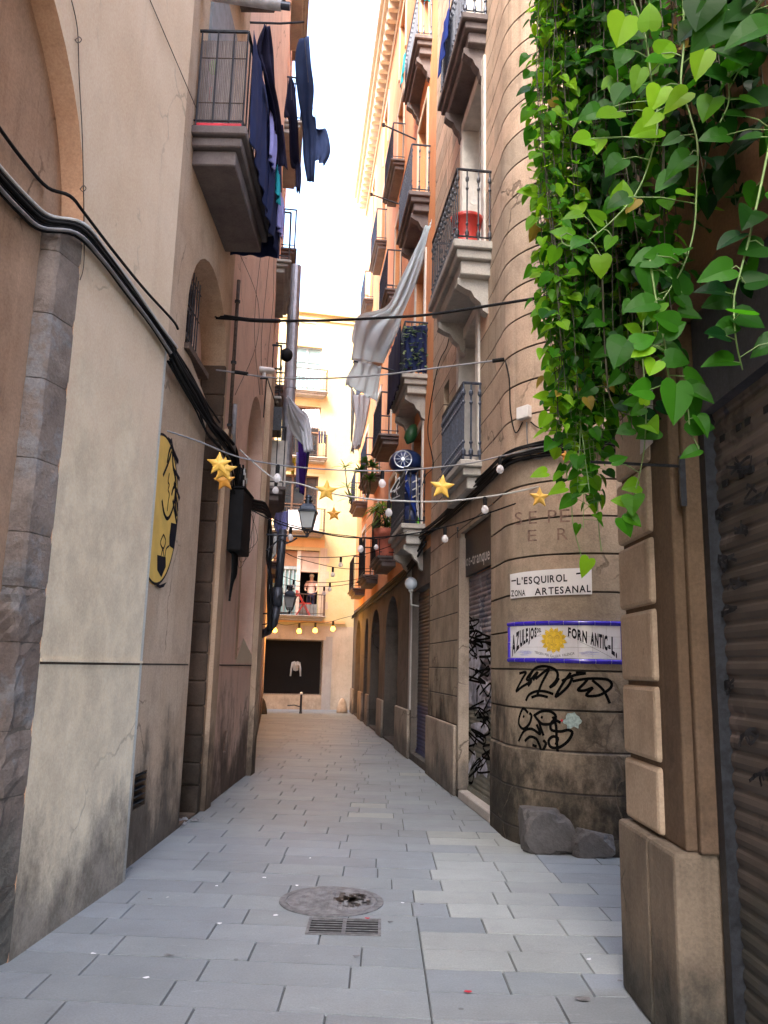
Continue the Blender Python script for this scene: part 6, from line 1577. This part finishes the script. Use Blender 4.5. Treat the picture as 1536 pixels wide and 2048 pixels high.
garment('slate blue shirt at the outer end of the washing line', [(624, 248, 8.9), (626, 300, 9.0), (630, 320, 9.0)], [(640, 262, 9.0), (654, 258, 9.1), (662, 300, 9.1), (650, 330, 9.1)], M['slateblue'], 14, amp=.02)
garment('narrow dark sleeve hanging behind the middle garment', [(560, 250, 8.8), (567, 330, 8.9)], [(566, 250, 8.8), (575, 340, 8.9)], M['darkcloth'], 15)
# sheets on the right, hung from the corner house balcony to a pole
cloth('sheet', 'long pale grey sheet twisted down from the corner house balcony', 'sheet', [D(848, 462, 10.6), D(800, 560, 12.0), D(770, 615, 13.0), D(715, 632, 14.3), D(706, 660, 14.8), D(700, 720, 15)], [D(866, 440, 10.6), D(832, 560, 11.6), D(806, 625, 12.6), D(795, 660, 13.2), D(775, 700, 13.8), D(762, 726, 14)], M['sheet'], 3, .05, 30, 34, seed=21)
cloth('sheet', 'pale grey sheet pinned along the pole below the twisted one', 'sheet', [D(710, 722, 15), D(695, 750, 15), D(690, 768, 15)], [D(764, 732, 14), D(757, 790, 14), D(752, 802, 14)], M['sheet'], 4, .05, seed=22, rag=.05)
cloth('sheet', 'grey shaded sheet behind the twisted one, against the white sky', 'sheet', [D(712, 640, 17), D(703, 680, 17), D(712, 700, 17), D(704, 725, 17)], [D(745, 630, 16.5), D(740, 680, 16.5), D(742, 720, 16.5), D(740, 740, 16.5)], M['greycloth'], 3, .05, seed=23)
cloth('washing', 'white shirt hanging lowest under the pale sheets', 'laundry', [D(708, 790, 16.5), D(712, 840, 16.5), D(703, 905, 16.5)], [D(744, 790, 16), D(734, 850, 16), D(722, 890, 16)], M['whitecloth'], 3, .05, seed=24, rag=.08)
cloth('washing', 'narrow grey cloth hanging behind the white shirt', 'laundry', [D(702, 770, 18), D(702, 830, 18), D(701, 880, 18)], [D(712, 790, 18), D(708, 840, 18), D(704, 885, 18)], M['greycloth'], 2, .03, seed=25)
t = thing('drying_pole', 'dark pole carrying the pale sheets over the street', 'pole', D(708, 722, 15)); mb = MB(); mb.tube([D(708, 722, 15), D(745, 732, 14.6), D(775, 738, 14.4), D(800, 745, 14.2)], .018, 8); mb.build('pole', M['iron'], t)
for (x0, y0, x1, y1, YY, lab) in ((767, 250, 832, 279, 13.6, 'iron drying arm sticking out at the third-floor balcony'), (743, 389, 798, 408, 16.0, 'iron drying arm sticking out by the orange house second balcony')):
    t = thing('laundry_pole', lab, 'pole', D(x1, y1, YY)); mb = MB(); mb.tube([D(x0, y0, YY), D(x1, y1, YY)], .016, 6); mb.lathe([(.03, -.03), (.03, .03)], D(x0, y0, YY), 8); mb.build('arm', M['iron'], t)
cloth('blanket', 'royal blue towel over the rail of the highest corner balcony', 'towel', [RA.pt(Y(9.9), 11.0, .34), RA.pt(Y(9.9), 10.5, .37)], [RA.pt(Y(10.6), 11.0, .34), RA.pt(Y(10.6), 10.2, .38)], M['royal'], 3, .02, seed=31)
cloth('curtain', 'dark shade cloth lining the railing of the second-floor orange balcony', 'shade cloth', [RA.pt(Y(13.6), 7.70, .48), RA.pt(Y(13.6), 7.2, .49), RA.pt(Y(13.6), 6.55, .48)], [RA.pt(Y(15.4), 7.75, .49), RA.pt(Y(15.4), 7.2, .50), RA.pt(Y(15.4), 6.5, .49)], M['darkcloth'], 7, .02, seed=32)
cloth('curtain', 'dark shade cloth at the near end of the second-floor orange balcony', 'shade cloth', [RA.pt(Y(13.60), 7.65, .02), RA.pt(Y(13.60), 6.75, .02)], [RA.pt(Y(13.60), 7.6, .42), RA.pt(Y(13.60), 6.75, .42)], M['navy'], 3, .02, seed=33)
for k in range(14):
    rr = random.Random(40 + k)
t = thing('climbing_plant', 'dark climber with pale leaves tangled in the second-floor orange railing', 'plant', RA.pt(Y(13.57), 6.75, .2)); mb = MB(); rr = random.Random(8)
for k in range(90):
    p = RA.pt(Y(13.56) , 6.78 + rr.uniform(0, .85), rr.uniform(.02, .44)); blades(mb, p, 1, .10, .05, .3, rr, (.06, .10, .09) if k % 3 else (.22, .28, .30), .1)
mb.build('leaves', M['leaf'], t)
cloth('garment', 'red garment hanging behind the second-floor orange balcony', 'garment', [D(772, 676, 15.6), D(771, 700, 15.6)], [D(784, 672, 15.6), D(783, 695, 15.6)], M['red'], 2, .02, seed=34)
cloth('towel', 'turquoise towel on the rail of the third-floor orange balcony', 'towel', [RA.pt(Y(14.9), 14.4, .36), RA.pt(Y(14.9), 13.9, .38)], [RA.pt(Y(15.4), 14.4, .36), RA.pt(Y(15.4), 13.8, .38)], M['cyan'], 2, .02, seed=35)
cloth('towel', 'turquoise towel hung inside the near end of the top orange balcony', 'towel', [RA.pt(Y(13.6), 15.0, .05), RA.pt(Y(13.6), 14.4, .05)], [RA.pt(Y(13.6), 15.0, .22), RA.pt(Y(13.6), 14.4, .22)], M['cyan'], 2, .02, seed=36)
# left far: pale drape, curtain, washing
cloth('sheet', 'white sheet blowing out from the galleries on the left', 'sheet', [D(573, 795, 13.6), D(582, 830, 13.8), D(600, 860, 14), D(608, 905, 14)], [D(576, 790, 13.6), D(600, 818, 13.8), D(618, 835, 14), D(627, 903, 14)], M['whitecloth'], 3, .03, seed=41)
cloth('sheet', 'grey folded sheet below the white one on the left gallery', 'sheet', [D(573, 810, 13.7), D(580, 860, 13.9), D(606, 892, 14.1)], [D(580, 810, 13.7), D(600, 845, 13.9), D(608, 865, 14.1)], M['greycloth'], 2, .02, seed=42)
cloth('curtain', 'deep purple curtain hanging from the left gallery', 'curtain', [D(596, 880, 15), D(598, 940, 15), D(598, 985, 15)], [D(613, 880, 15), D(612, 940, 15), D(608, 990, 15)], M['purple'], 3, .03, seed=43)
cloth('garment', 'brown-red garment beside the purple curtain', 'garment', [D(611, 900, 15.4), D(612, 950, 15.4)], [D(620, 900, 15.4), D(613, 955, 15.4)], M['darkcloth'], 2, .02, seed=44)
cloth('garment', 'yellow garment hanging behind the white gallery bars', 'garment', [D(583, 915, 15.2), D(582, 948, 15.2)], [D(592, 915, 15.2), D(588, 950, 15.2)], M['yellowcloth'], 2, .02, seed=45)
cloth('garment', 'lilac garment left of the purple curtain', 'garment', [D(593, 905, 15.3), D(592, 975, 15.3)], [D(599, 905, 15.3), D(598, 975, 15.3)], M['lilac'], 2, .02, seed=46)
cloth('washing', 'bunch of pale lilac washing left of the lantern glass', 'laundry', [D(551, 1026, 13.4), D(547, 1045, 13.4), D(551, 1062, 13.4)], [D(576, 1022, 13.4), D(574, 1045, 13.4), D(572, 1060, 13.4)], M['lilac'], 6, .04, seed=47, rag=.05)
cloth('washing', 'lilac sleeve hanging below the lantern bracket', 'laundry', [D(565, 1062, 13.5), D(566, 1092, 13.5)], [D(574, 1060, 13.5), D(572, 1094, 13.5)], M['lilac'], 2, .02, seed=48)
t = thing('hanging_planter', 'small dark round planter on the upper gallery rail at the left', 'planter', D(573, 710, 13.2)); mb = MB(); mb.ball(D(573, 710, 13.2), .11, .11, .12); mb.build('planter', M['cable'], t, True)
# laundry and chair, person at the yellow house
cloth('washing', 'white washing on the second-floor balcony of the yellow house', 'laundry', [D(604, 820, 29.6), D(606, 855, 29.6)], [D(638, 818, 29.6), D(646, 858, 29.6)], M['whitecloth'], 7, .05, seed=51, rag=.05)
for k, x in enumerate((637, 642, 648)): cloth('garment', 'small dark sock among those pegged under the white washing', 'garment', [D(x, 862, 29.6), D(x, 886, 29.6)], [D(x + 4, 862, 29.6), D(x + 3, 888, 29.6)], M['darkcloth'], 1, .01, 6, 6, 'dark socks pegged on the yellow house')
cloth('sheet', 'white sheets lining the railing of the third balcony of the yellow house', 'sheet', [D(577, 1020, 29.7), D(577, 1060, 29.7)], [D(638, 1020, 29.8), D(638, 1062, 29.8)], M['whitecloth'], 9, .03, seed=53)
zf = w0[2] + .02
p = EN.px(604, 1230, .25); p.z = zf
t = thing('folding_chair', 'red folding chair on the lowest balcony of the yellow house', 'chair', p)
mb = MB()
for sgn in (-.18, .18):
    d2 = EN.n * sgn * .9
    mb.tube([p + d2 + Vector((-.22, 0, 0)), p + d2 + Vector((.05, 0, .45))], .018, 6)
    mb.tube([p + d2 + Vector((.28, 0, 0)), p + d2 + Vector((-.22, 0, .92))], .018, 6)
mb.build('legs', M['red'], t)
mb = MB(); mb.hexa([p + Vector((-.10, -.2, .43)), p + Vector((.32, -.2, .43)), p + Vector((.32, .2, .43)), p + Vector((-.10, .2, .43)), p + Vector((-.10, -.2, .46)), p + Vector((.32, -.2, .46)), p + Vector((.32, .2, .46)), p + Vector((-.10, .2, .46))]); mb.build('seat', M['red'], t)
mb = MB(); mb.hexa([p + Vector((-.22, -.2, .70)), p + Vector((-.18, -.2, .70)), p + Vector((-.18, .2, .70)), p + Vector((-.22, .2, .70)), p + Vector((-.26, -.2, .92)), p + Vector((-.22, -.2, .92)), p + Vector((-.22, .2, .92)), p + Vector((-.26, .2, .92))]); mb.build('backrest', M['red'], t)
# person in the doorway: one skinned body
pp = EN.px(622, 1200, -.45); base = Vector((pp.x, pp.y, zf))
t = thing('person', 'white-haired person in a pale pink shirt standing in the dark balcony doorway', 'person', base)
def skin(name, verts, edges, radii, m, parent, sub=2):
    me = bpy.data.meshes.new(name); me.from_pydata([tuple(v) for v in verts], edges, []); me.materials.append(m)
    ob = bpy.data.objects.new(name, me); COL.objects.link(ob); ob.parent = parent
    sk = ob.modifiers.new('skin', 'SKIN'); 
    if not me.skin_vertices: pass
    for i, r_ in enumerate(radii):
        me.skin_vertices[0].data[i].radius = (r_[0], r_[1]) if isinstance(r_, tuple) else (r_, r_)
        me.skin_vertices[0].data[i].use_root = (i == 0)
    sk.use_smooth_shade = True
    sb_ = ob.modifiers.new('sub', 'SUBSURF'); sb_.levels = sub; sb_.render_levels = sub
    return ob
def skin_ok(*a, **k):
    try: return skin(*a, **k)
    except Exception as e_:
        raise
V_ = [(0, 0, .86), (0, .0, 1.05), (0, -.02, 1.28), (0, -.05, 1.38), (0, -.08, 1.47), (0, -.09, 1.56),
      (-.17, -.03, 1.31), (-.24, -.10, 1.08), (-.20, -.28, .98), (-.17, -.36, .97), (.17, -.03, 1.31), (.25, -.08, 1.06), (.20, -.26, .94), (.17, -.34, .93),
      (-.09, 0, .82), (-.10, -.02, .46), (-.10, .02, .06), (-.10, -.10, .03), (.09, 0, .82), (.10, -.01, .46), (.10, .02, .06), (.10, -.10, .03)]
E_ = [(0, 1), (1, 2), (2, 3), (3, 4), (4, 5), (2, 6), (6, 7), (7, 8), (8, 9), (2, 10), (10, 11), (11, 12), (12, 13), (0, 14), (14, 15), (15, 16), (16, 17), (0, 18), (18, 19), (19, 20), (20, 21)]
R_ = [(.15, .11), (.14, .10), (.16, .11), .05, .085, .075, .055, .042, .032, .03, .055, .042, .032, .03, .085, .055, .038, .035, .085, .055, .038, .035]
def add_skinlayer(name, V, Ed, Rd, m, parent):
    me = bpy.data.meshes.new(name); me.from_pydata([tuple(v) for v in V], Ed, [])
    me.materials.append(m); ob = bpy.data.objects.new(name, me); COL.objects.link(ob); ob.parent = parent
    sk = ob.modifiers.new('skin', 'SKIN')
    if not len(me.skin_vertices):
        bm = bmesh.new(); bm.from_mesh(me); bm.verts.layers.skin.verify(); bm.to_mesh(me); bm.free()
    for i, r_ in enumerate(Rd):
        sv = me.skin_vertices[0].data[i]; sv.radius = r_ if isinstance(r_, tuple) else (r_, r_); sv.use_root = i == 0
    sk.use_smooth_shade = True
    s2 = ob.modifiers.new('sub', 'SUBSURF'); s2.levels = 2; s2.render_levels = 2
    return ob
add_skinlayer('body', V_, E_, R_, M['skin'], t)
add_skinlayer('shirt', [V_[i] for i in (1, 2, 6, 7, 10, 11)] + [(0, 0, .84)], [(0, 1), (1, 2), (2, 3), (1, 4), (4, 5), (0, 6)], [(.155, .12), (.175, .125), .07, .06, .07, .06, (.16, .125)], M['shirt'], t)
add_skinlayer('trousers', [V_[i] for i in (0, 14, 15, 16, 18, 19, 20)], [(0, 1), (1, 2), (2, 3), (0, 4), (4, 5), (5, 6)], [(.16, .12), .10, .07, .055, .10, .07, .055], M['darkcloth'], t)
mb = MB(); mb.ball(base + Vector((0, -.065, 1.56)), .09, .095, .085); mb.build('hair', M['hair'], t, True)
mb = MB()
for sgn in (-1, 1): mb.ball(base + Vector((sgn * .03, -.165, 1.52)), .012, n=8, m=6)
mb.build('eyes', M['ink'], t); mb = MB(); mb.ball(base + Vector((0, -.175, 1.49)), .014, .02, .022, 8, 6); mb.build('nose', M['skin'], t, True)
# white blouse in the shop
cb = EN.px(589, 1335, -.55)
t = thing('display_blouse', 'white long-sleeved blouse hanging inside the dark shop window', 'blouse', cb)
mb = MB()
def bl(x, z, o=0): return cb + EN.d * x * .8 + Vector((0, 0, z * .95)) + EN.n * (o + .45)
vs = [(-.16, .22), (-.05, .25), (0, .20), (.05, .25), (.16, .22), (.13, .10), (.12, -.10), (.0, -.14), (-.12, -.10), (-.13, .10)]
mb.add([bl(0, .05, .06)] + [bl(x, z) for x, z in vs] + [bl(x, z, -.04) for x, z in vs], [(0, 1 + k, 1 + (k + 1) % 10) for k in range(10)] + [(1 + k, 11 + k, 11 + (k + 1) % 10, 1 + (k + 1) % 10) for k in range(10)]); mb.build('bodice', M['greycloth'], t)
for sgn in (-1, 1):
    mb = MB(); mb.tube([bl(sgn * .15, .2), bl(sgn * .21, -.05), bl(sgn * .23, -.33)], .045, 8, True, .03); mb.build('sleeve', M['greycloth'], t, True)
# post at the end of the street, bench bar, wheel guards
c = G(601, 1427); t = thing('bollard', 'thin black iron post with a white cap before the grated shop', 'bollard', c)
mb = MB(); mb.lathe([(.06, 0), (.045, .04), (.04, .10), (.035, .62)], c, 12); mb.build('post', M['iron'], t); mb = MB(); mb.ball(Vector(c) + Vector((0, 0, .66)), .05); mb.build('cap', M['white'], t, True)
mb = MB(); mb.tube([Vector(c) + Vector((-.02, 0, .22)), Vector(c) + Vector((-.22, 0, .27)), Vector(c) + Vector((-.45, 0, .25))], .02, 6); mb.build('side_bar', M['iron'], t)
for (x, y, lab) in ((684, 1426, 'pale stone wheel guard leaning at the foot of the right corner'), (522, 1428, 'dark stone wheel guard at the foot of the last left wall')):
    c = G(x, y); t = thing('wheel_guard', lab, 'stone', c); mb = MB(); mb.lathe([(.20, 0), (.19, .15), (.12, .4), (.05, .5)], c, 12); mb.build('stone', M['endstone'] if x > 600 else M['darkstone'], t, True)

# ================================================================== HANGING LEAVES
LEAF = [(0, 0), (-.10, -.10), (-.30, -.12), (-.46, .03), (-.50, .25), (-.42, .50), (-.24, .78), (0, 1.05)]
def leaf(mb, p, tip, nrm, s, col, fold=.22, curl=.15):
    """heart-shaped leaf: stalk end at p, pointing along tip, face towards nrm"""
    y = Vector(tip).normalized(); n = Vector(nrm); n = (n - y * n.dot(y)).normalized(); x = y.cross(n)
    L = len(LEAF); vs = []; wx = rr.uniform(.78, 1.15); fold = fold * rr.uniform(.3, 1.8); curl = curl * rr.uniform(-.6, 3.0); skew = rr.uniform(-.12, .12)
    def P(a, b_): return Vector(p) + (x * (a * wx + skew * b_ * b_) + y * b_ - n * (abs(a) * fold * -1 if False else -abs(a) * fold) - n * curl * b_ * b_) * s
    spine = [(0, 0), (0, .30), (0, .65), (0, 1.05)]
    for a, b_ in spine: vs.append(P(a, b_))
    for a, b_ in LEAF[1:-1]: vs.append(P(a, b_))
    for a, b_ in LEAF[1:-1]: vs.append(P(-a, b_))
    l0 = 4; r0 = 10
    fs = [(0, l0 + 1, l0), (0, 1, l0 + 2, l0 + 1), (1, l0 + 3, l0 + 2), (1, 2, l0 + 4, l0 + 3), (2, l0 + 5, l0 + 4), (2, 3, l0 + 5)]
    fr_ = [(0, r0, r0 + 1), (0, r0 + 1, r0 + 2, 1), (1, r0 + 2, r0 + 3), (1, r0 + 3, r0 + 4, 2), (2, r0 + 4, r0 + 5), (2, r0 + 5, 3)]
    mb.add(vs, fs + fr_, col)
rr = random.Random(77)
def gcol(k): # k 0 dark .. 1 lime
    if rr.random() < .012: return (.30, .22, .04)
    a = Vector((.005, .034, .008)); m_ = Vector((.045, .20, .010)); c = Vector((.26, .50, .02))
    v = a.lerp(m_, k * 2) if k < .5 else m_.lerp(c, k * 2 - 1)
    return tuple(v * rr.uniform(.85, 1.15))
# dense curtain: vertical strands between the pier and the street
def strand(mbs, mbl, x, Yy, ztop, zbot, rr, dens=.055, size=(.055, .105), bright=.3):
    pts = []; z = ztop; px_, py_ = x, Yy; k = 0
    ax, ay = rr.uniform(0, 6), rr.uniform(0, 6)
    while z > zbot:
        t_ = (ztop - z); pts.append(Vector((px_ + .035 * math.sin(ax + t_ * 2.3), py_ + .05 * math.sin(ay + t_ * 1.9), z))); z -= dens
    if len(pts) < 3: return
    mbs.tube(pts, .0035, 4, True, .002)
    for i, p in enumerate(pts[1:]):
        a = rr.uniform(0, 6.28); e = rr.uniform(-.9, .3)
        out = Vector((math.cos(a), math.sin(a), 0)); st = out * rr.uniform(.02, .07) + Vector((0, 0, rr.uniform(-.02, .03)))
        tip = out * .7 + Vector((0, 0, e - .4)) + Vector((rr.uniform(-.3, .3), rr.uniform(-.3, .3), 0))
        nn = Vector((rr.uniform(-.5, .3), rr.uniform(-1.0, .1), rr.uniform(.2, .9)))
        leaf(mbl, p + st, tip, nn, rr.uniform(*size), gcol(min(1, max(0, rr.gauss(bright, .22)))))
        mbs.tube([p, p + st], .0018, 3, False)
def tail(x): # strand ends by position: longest near the street side
    return 2.35 if False else 0
t1 = thing('hanging_creeper', 'dense dark green creeper curtain hanging in front of the rounded corner', 'plant', (1.0, 3.9, 5.6))
mbs, mbl = MB(), MB()
for i in range(92):
    x = .835 + .48 * (rr.random() ** 1.15); Yy = rr.uniform(3.55, 4.35)
    edge_ = (x - .835) / .48
    zb = 3.15 + rr.uniform(-.25, .35) + .3 * edge_
    if rr.random() < .35: zb = 2.75 + rr.uniform(-.1, .3)
    strand(mbs, mbl, x * Yy / 3.95, Yy, 6.4, zb, rr, .050, (.03, .08), .24 if edge_ > .3 else .62)  # street-side strands coloured lighter, daylight on that edge painted into the leaves
mbs.build('stems', M['vinedark'], t1); mbl.build('leaves', M['leaf'], t1)
tm = thing('hanging_creeper', 'looser mid-green creeper falling between the dense curtain and the trailing vines', 'plant', (1.2, 3.2, 5.6))
mbs, mbl = MB(), MB()
for (x, y1, YY) in ((1250, 640, 3.1), (1275, 560, 3.2), (1300, 700, 3.0), (1325, 560, 3.1), (1345, 470, 3.0), (1235, 500, 3.2), (1310, 620, 3.3), (1365, 330, 2.9), (1390, 210, 2.8), (1420, 160, 2.7), (1290, 760, 3.2), (1330, 680, 2.9), (1450, 120, 2.6), (1215, 700, 3.3), (1260, 720, 3.3)):
    a, c = D(x, -60, YY), D(x, y1, YY); strand(mbs, mbl, a.x, YY, a.z, c.z, rr, .062, (.05, .10), .26)
for (x, y1, YY) in ((1400, 330, 2.7), (1425, 300, 2.7), (1455, 250, 2.6), (1480, 330, 2.6), (1505, 280, 2.55), (1530, 420, 2.5), (1550, 300, 2.5), (1440, 420, 2.75), (1375, 420, 2.8), (1495, 180, 2.6), (1520, 160, 2.6)):
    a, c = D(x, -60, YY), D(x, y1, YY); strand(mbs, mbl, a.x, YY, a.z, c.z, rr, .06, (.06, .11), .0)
mbs.build('stems', M['vinedark'], tm); mbl.build('leaves', M['leaf'], tm)
t2 = thing('hanging_creeper', 'bright ragged lower tassel of the creeper ending above the white sign', 'plant', (.93, 3.8, 3.4))
mbs, mbl = MB(), MB()
for (x, y0, y1, YY) in ((1118, 560, 770, 3.8), (1130, 520, 900, 3.9), (1140, 540, 960, 3.8), (1150, 560, 1010, 3.85), (1158, 500, 1040, 3.8), (1170, 560, 1060, 3.75), (1182, 560, 985, 3.8), (1195, 560, 900, 3.8), (1128, 560, 840, 3.7), (1146, 600, 930, 3.95), (1163, 620, 1000, 3.7), (1176, 600, 930, 3.9), (1205, 560, 850, 3.7), (1222, 560, 820, 3.9), (1240, 560, 800, 3.8), (1112, 600, 700, 3.9), (1135, 640, 880, 3.75), (1152, 700, 1000, 3.75), (1260, 560, 760, 3.7), (1278, 560, 800, 3.6), (1100, 380, 600, 3.9), (1082, 380, 480, 3.8), (1110, 420, 640, 3.7)):
    a, c = D(x, y0, YY), D(x, y1, YY); strand(mbs, mbl, a.x, YY, a.z, c.z, rr, .042, (.04, .085), .55)
for (px, py, s, an) in ((1088, 545, .075, 200), (1072, 385, .09, 170), (1100, 605, .08, 200), (1098, 795, .085, 180), (1093, 945, .075, 190), (1120, 800, .08, 190), (1178, 1118, .085, 240), (1130, 975, .08, 200), (1098, 270, .08, 180), (1092, 150, .08, 180), (1102, 45, .08, 190)):
    p = D(px, py, 3.75); a = R(an); leaf(mbl, p, (math.cos(a), -.2, math.sin(a)), (-.2, -1, .35), s, gcol(.85))  # lime colour paints in the light on the outer edge leaves
mbs.tube(spline([D(1143, 1000, 3.8), D(1146, 1050, 3.8), D(1158, 1095, 3.8), D(1166, 1125, 3.8)], 4), .003, 4); mbs.tube(spline([D(1195, 1000, 3.8), D(1198, 1060, 3.8), D(1203, 1103, 3.8)], 4), .003, 4)
mbs.build('stems', M['vine'], t2); mbl.build('leaves', M['leaf'], t2)
def trail(label, pxs, leaves, m=None, r_=.0045, cat='plant', bright=.5, auto=0, asz=(.06, .10)):
    pts = spline([D(*p) for p in pxs], 6); t = thing('trailing_vine', label, cat, pts[0], group='trailing vines before the pier and shutter')
    mb = MB(); mb.tube(pts, r_, 6, True, r_ * .5); mbl = MB()
    for (px, py, YY, s, an, k) in leaves:
        p = D(px, py, YY); a = R(an); tip = Vector((math.cos(a), rr.uniform(-.35, .1), math.sin(a))); s_ = s / FPX * YY
        base_ = p - tip.normalized() * s_ * .5
        near = min(pts, key=lambda q_: (q_ - base_).length)
        mb.tube([near, (near + base_) * .5 + Vector((0, 0, .012)), base_], .002, 4, False)
        leaf(mbl, base_, tip, (rr.uniform(-.3, .3), -1, rr.uniform(.1, .6)), s_, gcol(k), .15, .12)
    for i in range(auto):
        q_ = pts[int((i + .5) / auto * (len(pts) - 1))]; a = rr.uniform(0, 6.28)
        out = Vector((math.cos(a), math.sin(a) * .8, 0)); bp_ = q_ + out * rr.uniform(.02, .06); mb.tube([q_, bp_], .002, 4, False)
        leaf(mbl, bp_, out * .8 + Vector((0, 0, rr.uniform(-1, .2))), (rr.uniform(-.5, .4), -1, rr.uniform(.1, .8)), rr.uniform(*asz), gcol(min(1, max(0, rr.gauss(bright, .2)))))
    mb.build('stem', m or M['vine'], t, True); mbl.build('leaves', M['leaf'], t)
trail('leftmost bright vine curving down and hooking left above the white junction box', [(1252, -40, 2.9), (1290, 70, 2.9), (1303, 160, 2.85), (1316, 240, 2.8), (1300, 320, 2.8), (1270, 390, 2.8), (1215, 450, 2.8), (1160, 490, 2.8), (1128, 488, 2.8), (1122, 470, 2.8)],
      [(1240, 60, 2.85, 82, 250, .95), (1274, 158, 2.8, 56, 250, .75), (1300, 30, 2.8, 60, 90, .8), (1315, 120, 2.8, 66, 200, .5), (1243, 112, 2.85, 50, 240, .35), (1288, 262, 2.8, 74, 205, .8), (1243, 385, 2.8, 56, 90, .75), (1262, 410, 2.8, 40, 230, .4), (1145, 430, 2.8, 42, 200, .7), (1190, 433, 2.8, 45, 160, .7), (1125, 465, 2.8, 48, 170, .6), (1220, 488, 2.8, 36, 250, .6), (1202, 532, 2.8, 46, 270, .85), (1238, 190, 2.85, 58, 235, .3), (1215, 232, 2.8, 60, 215, .75), (1180, 225, 2.85, 50, 200, .35), (1162, 280, 2.85, 48, 200, .75), (1196, 290, 2.85, 44, 260, .9), (1228, 330, 2.85, 50, 220, .3)], bright=.5, auto=6)
trail('vine with pale variegated leaves falling down the middle of the foliage', [(1365, -40, 2.7), (1368, 80, 2.7), (1362, 170, 2.65), (1380, 230, 2.65), (1395, 290, 2.6), (1393, 380, 2.6), (1388, 460, 2.6), (1368, 530, 2.6), (1342, 575, 2.6), (1325, 600, 2.6)],
      [(1398, 130, 2.6, 74, 248, .98), (1335, 88, 2.7, 62, 60, .75), (1315, 195, 2.65, 58, 250, .98), (1352, 200, 2.6, 64, 215, .98), (1302, 238, 2.65, 46, 240, .9), (1355, 325, 2.6, 70, 215, .4), (1330, 365, 2.65, 62, 230, .3), (1320, 508, 2.6, 70, 190, .5), (1290, 520, 2.6, 60, 200, .35), (1295, 560, 2.6, 70, 270, .3), (1280, 610, 2.55, 66, 195, .4), (1283, 625, 2.6, 40, 260, .8), (1360, 560, 2.6, 56, 100, .2), (1235, 400, 2.6, 50, 200, .2)], auto=6)
trail('vine ending in two big rounded leaves low over the pier', [(1300, 520, 2.6), (1312, 600, 2.6), (1330, 690, 2.55), (1340, 760, 2.55), (1372, 800, 2.5), (1380, 870, 2.5)],
      [(1352, 805, 2.45, 92, 262, .45), (1385, 800, 2.5, 70, 300, .25), (1304, 738, 2.5, 46, 240, .8), (1282, 705, 2.5, 48, 215, .85), (1290, 680, 2.5, 50, 20, .5), (1330, 640, 2.5, 54, 160, .4), (1345, 700, 2.55, 44, 330, .3), (1280, 780, 2.5, 50, 190, .45), (1355, 720, 2.5, 50, 340, .3), (1380, 905, 2.5, 40, 200, .4), (1240, 700, 2.6, 70, 235, .25), (1400, 850, 2.5, 56, 350, .2), (1350, 655, 2.5, 50, 30, .35)], bright=.35, auto=6)
trail('dark leafy vine at the right edge before the grey fascia', [(1545, 260, 2.3), (1520, 380, 2.3), (1500, 470, 2.3), (1482, 540, 2.3), (1468, 600, 2.3), (1472, 680, 2.3), (1485, 740, 2.35)],
      [(1430, 545, 2.3, 74, 195, .45), (1435, 600, 2.35, 60, 190, .2), (1500, 500, 2.3, 66, 200, .15), (1445, 655, 2.3, 60, 200, .25), (1500, 640, 2.3, 64, 330, .15), (1520, 560, 2.3, 60, 10, .12), (1430, 270, 2.4, 60, 190, .3), (1510, 200, 2.4, 72, 200, .12), (1470, 230, 2.4, 60, 190, .2), (1530, 690, 2.3, 60, 200, .2)], bright=.15, auto=10)
trail('broad dark leaves reaching in from the top right corner', [(1545, -20, 2.3), (1500, 30, 2.3), (1465, 75, 2.35), (1455, 130, 2.4), (1458, 200, 2.4), (1440, 245, 2.4)],
      [(1425, 45, 2.3, 110, 225, .25), (1500, 60, 2.25, 110, 200, .3), (1400, 20, 2.3, 90, 245, .12), (1460, 110, 2.3, 84, 150, .15), (1480, 20, 2.3, 110, 210, .1), (1415, 215, 2.4, 56, 240, .6), (1432, 150, 2.35, 60, 190, .12), (1380, 60, 2.4, 80, 230, .12)], bright=.15, auto=8)
trail('thin bare stem with a few leaves dangling in front of the pier', [(1292, 560, 3.0), (1285, 700, 3.0), (1292, 800, 3.0), (1288, 900, 3.0), (1270, 985, 3.0), (1256, 1030, 3.0)],
      [(1268, 1040, 2.95, 36, 320, .55), (1254, 1052, 2.95, 40, 300, .5), (1240, 1003, 3.0, 34, 180, .75), (1262, 972, 3.0, 36, 190, .7), (1240, 920, 3.0, 36, 20, .5), (1295, 865, 3.0, 44, 200, .35), (1290, 795, 2.95, 28, 80, .9), (1275, 820, 3.0, 30, 200, .5)], bright=.5, auto=3, r_=.0035)
trail('stem with dark leaves hanging just left of the pier bracket', [(1205, 560, 3.3), (1210, 700, 3.3), (1222, 800, 3.3), (1262, 830, 3.2), (1300, 800, 3.1)],
      [(1210, 700, 3.3, 46, 190, .35), (1230, 760, 3.25, 40, 230, .3), (1265, 805, 3.2, 40, 190, .4), (1190, 640, 3.3, 50, 200, .3), (1250, 860, 3.2, 34, 200, .3)], M['vinedark'], bright=.35, auto=8)
# shelf and planter boxes the creepers hang from, above the picture
t = thing('planter_shelf', 'planter shelf on the brown pier house from which the creepers hang', 'planter', (1.1, 3.6, 6.4))
mb = MB(); mb.box(.8, 1.32, 2.2, 4.5, 6.42, 6.65); mb.build('trough', M['terracotta'], t)
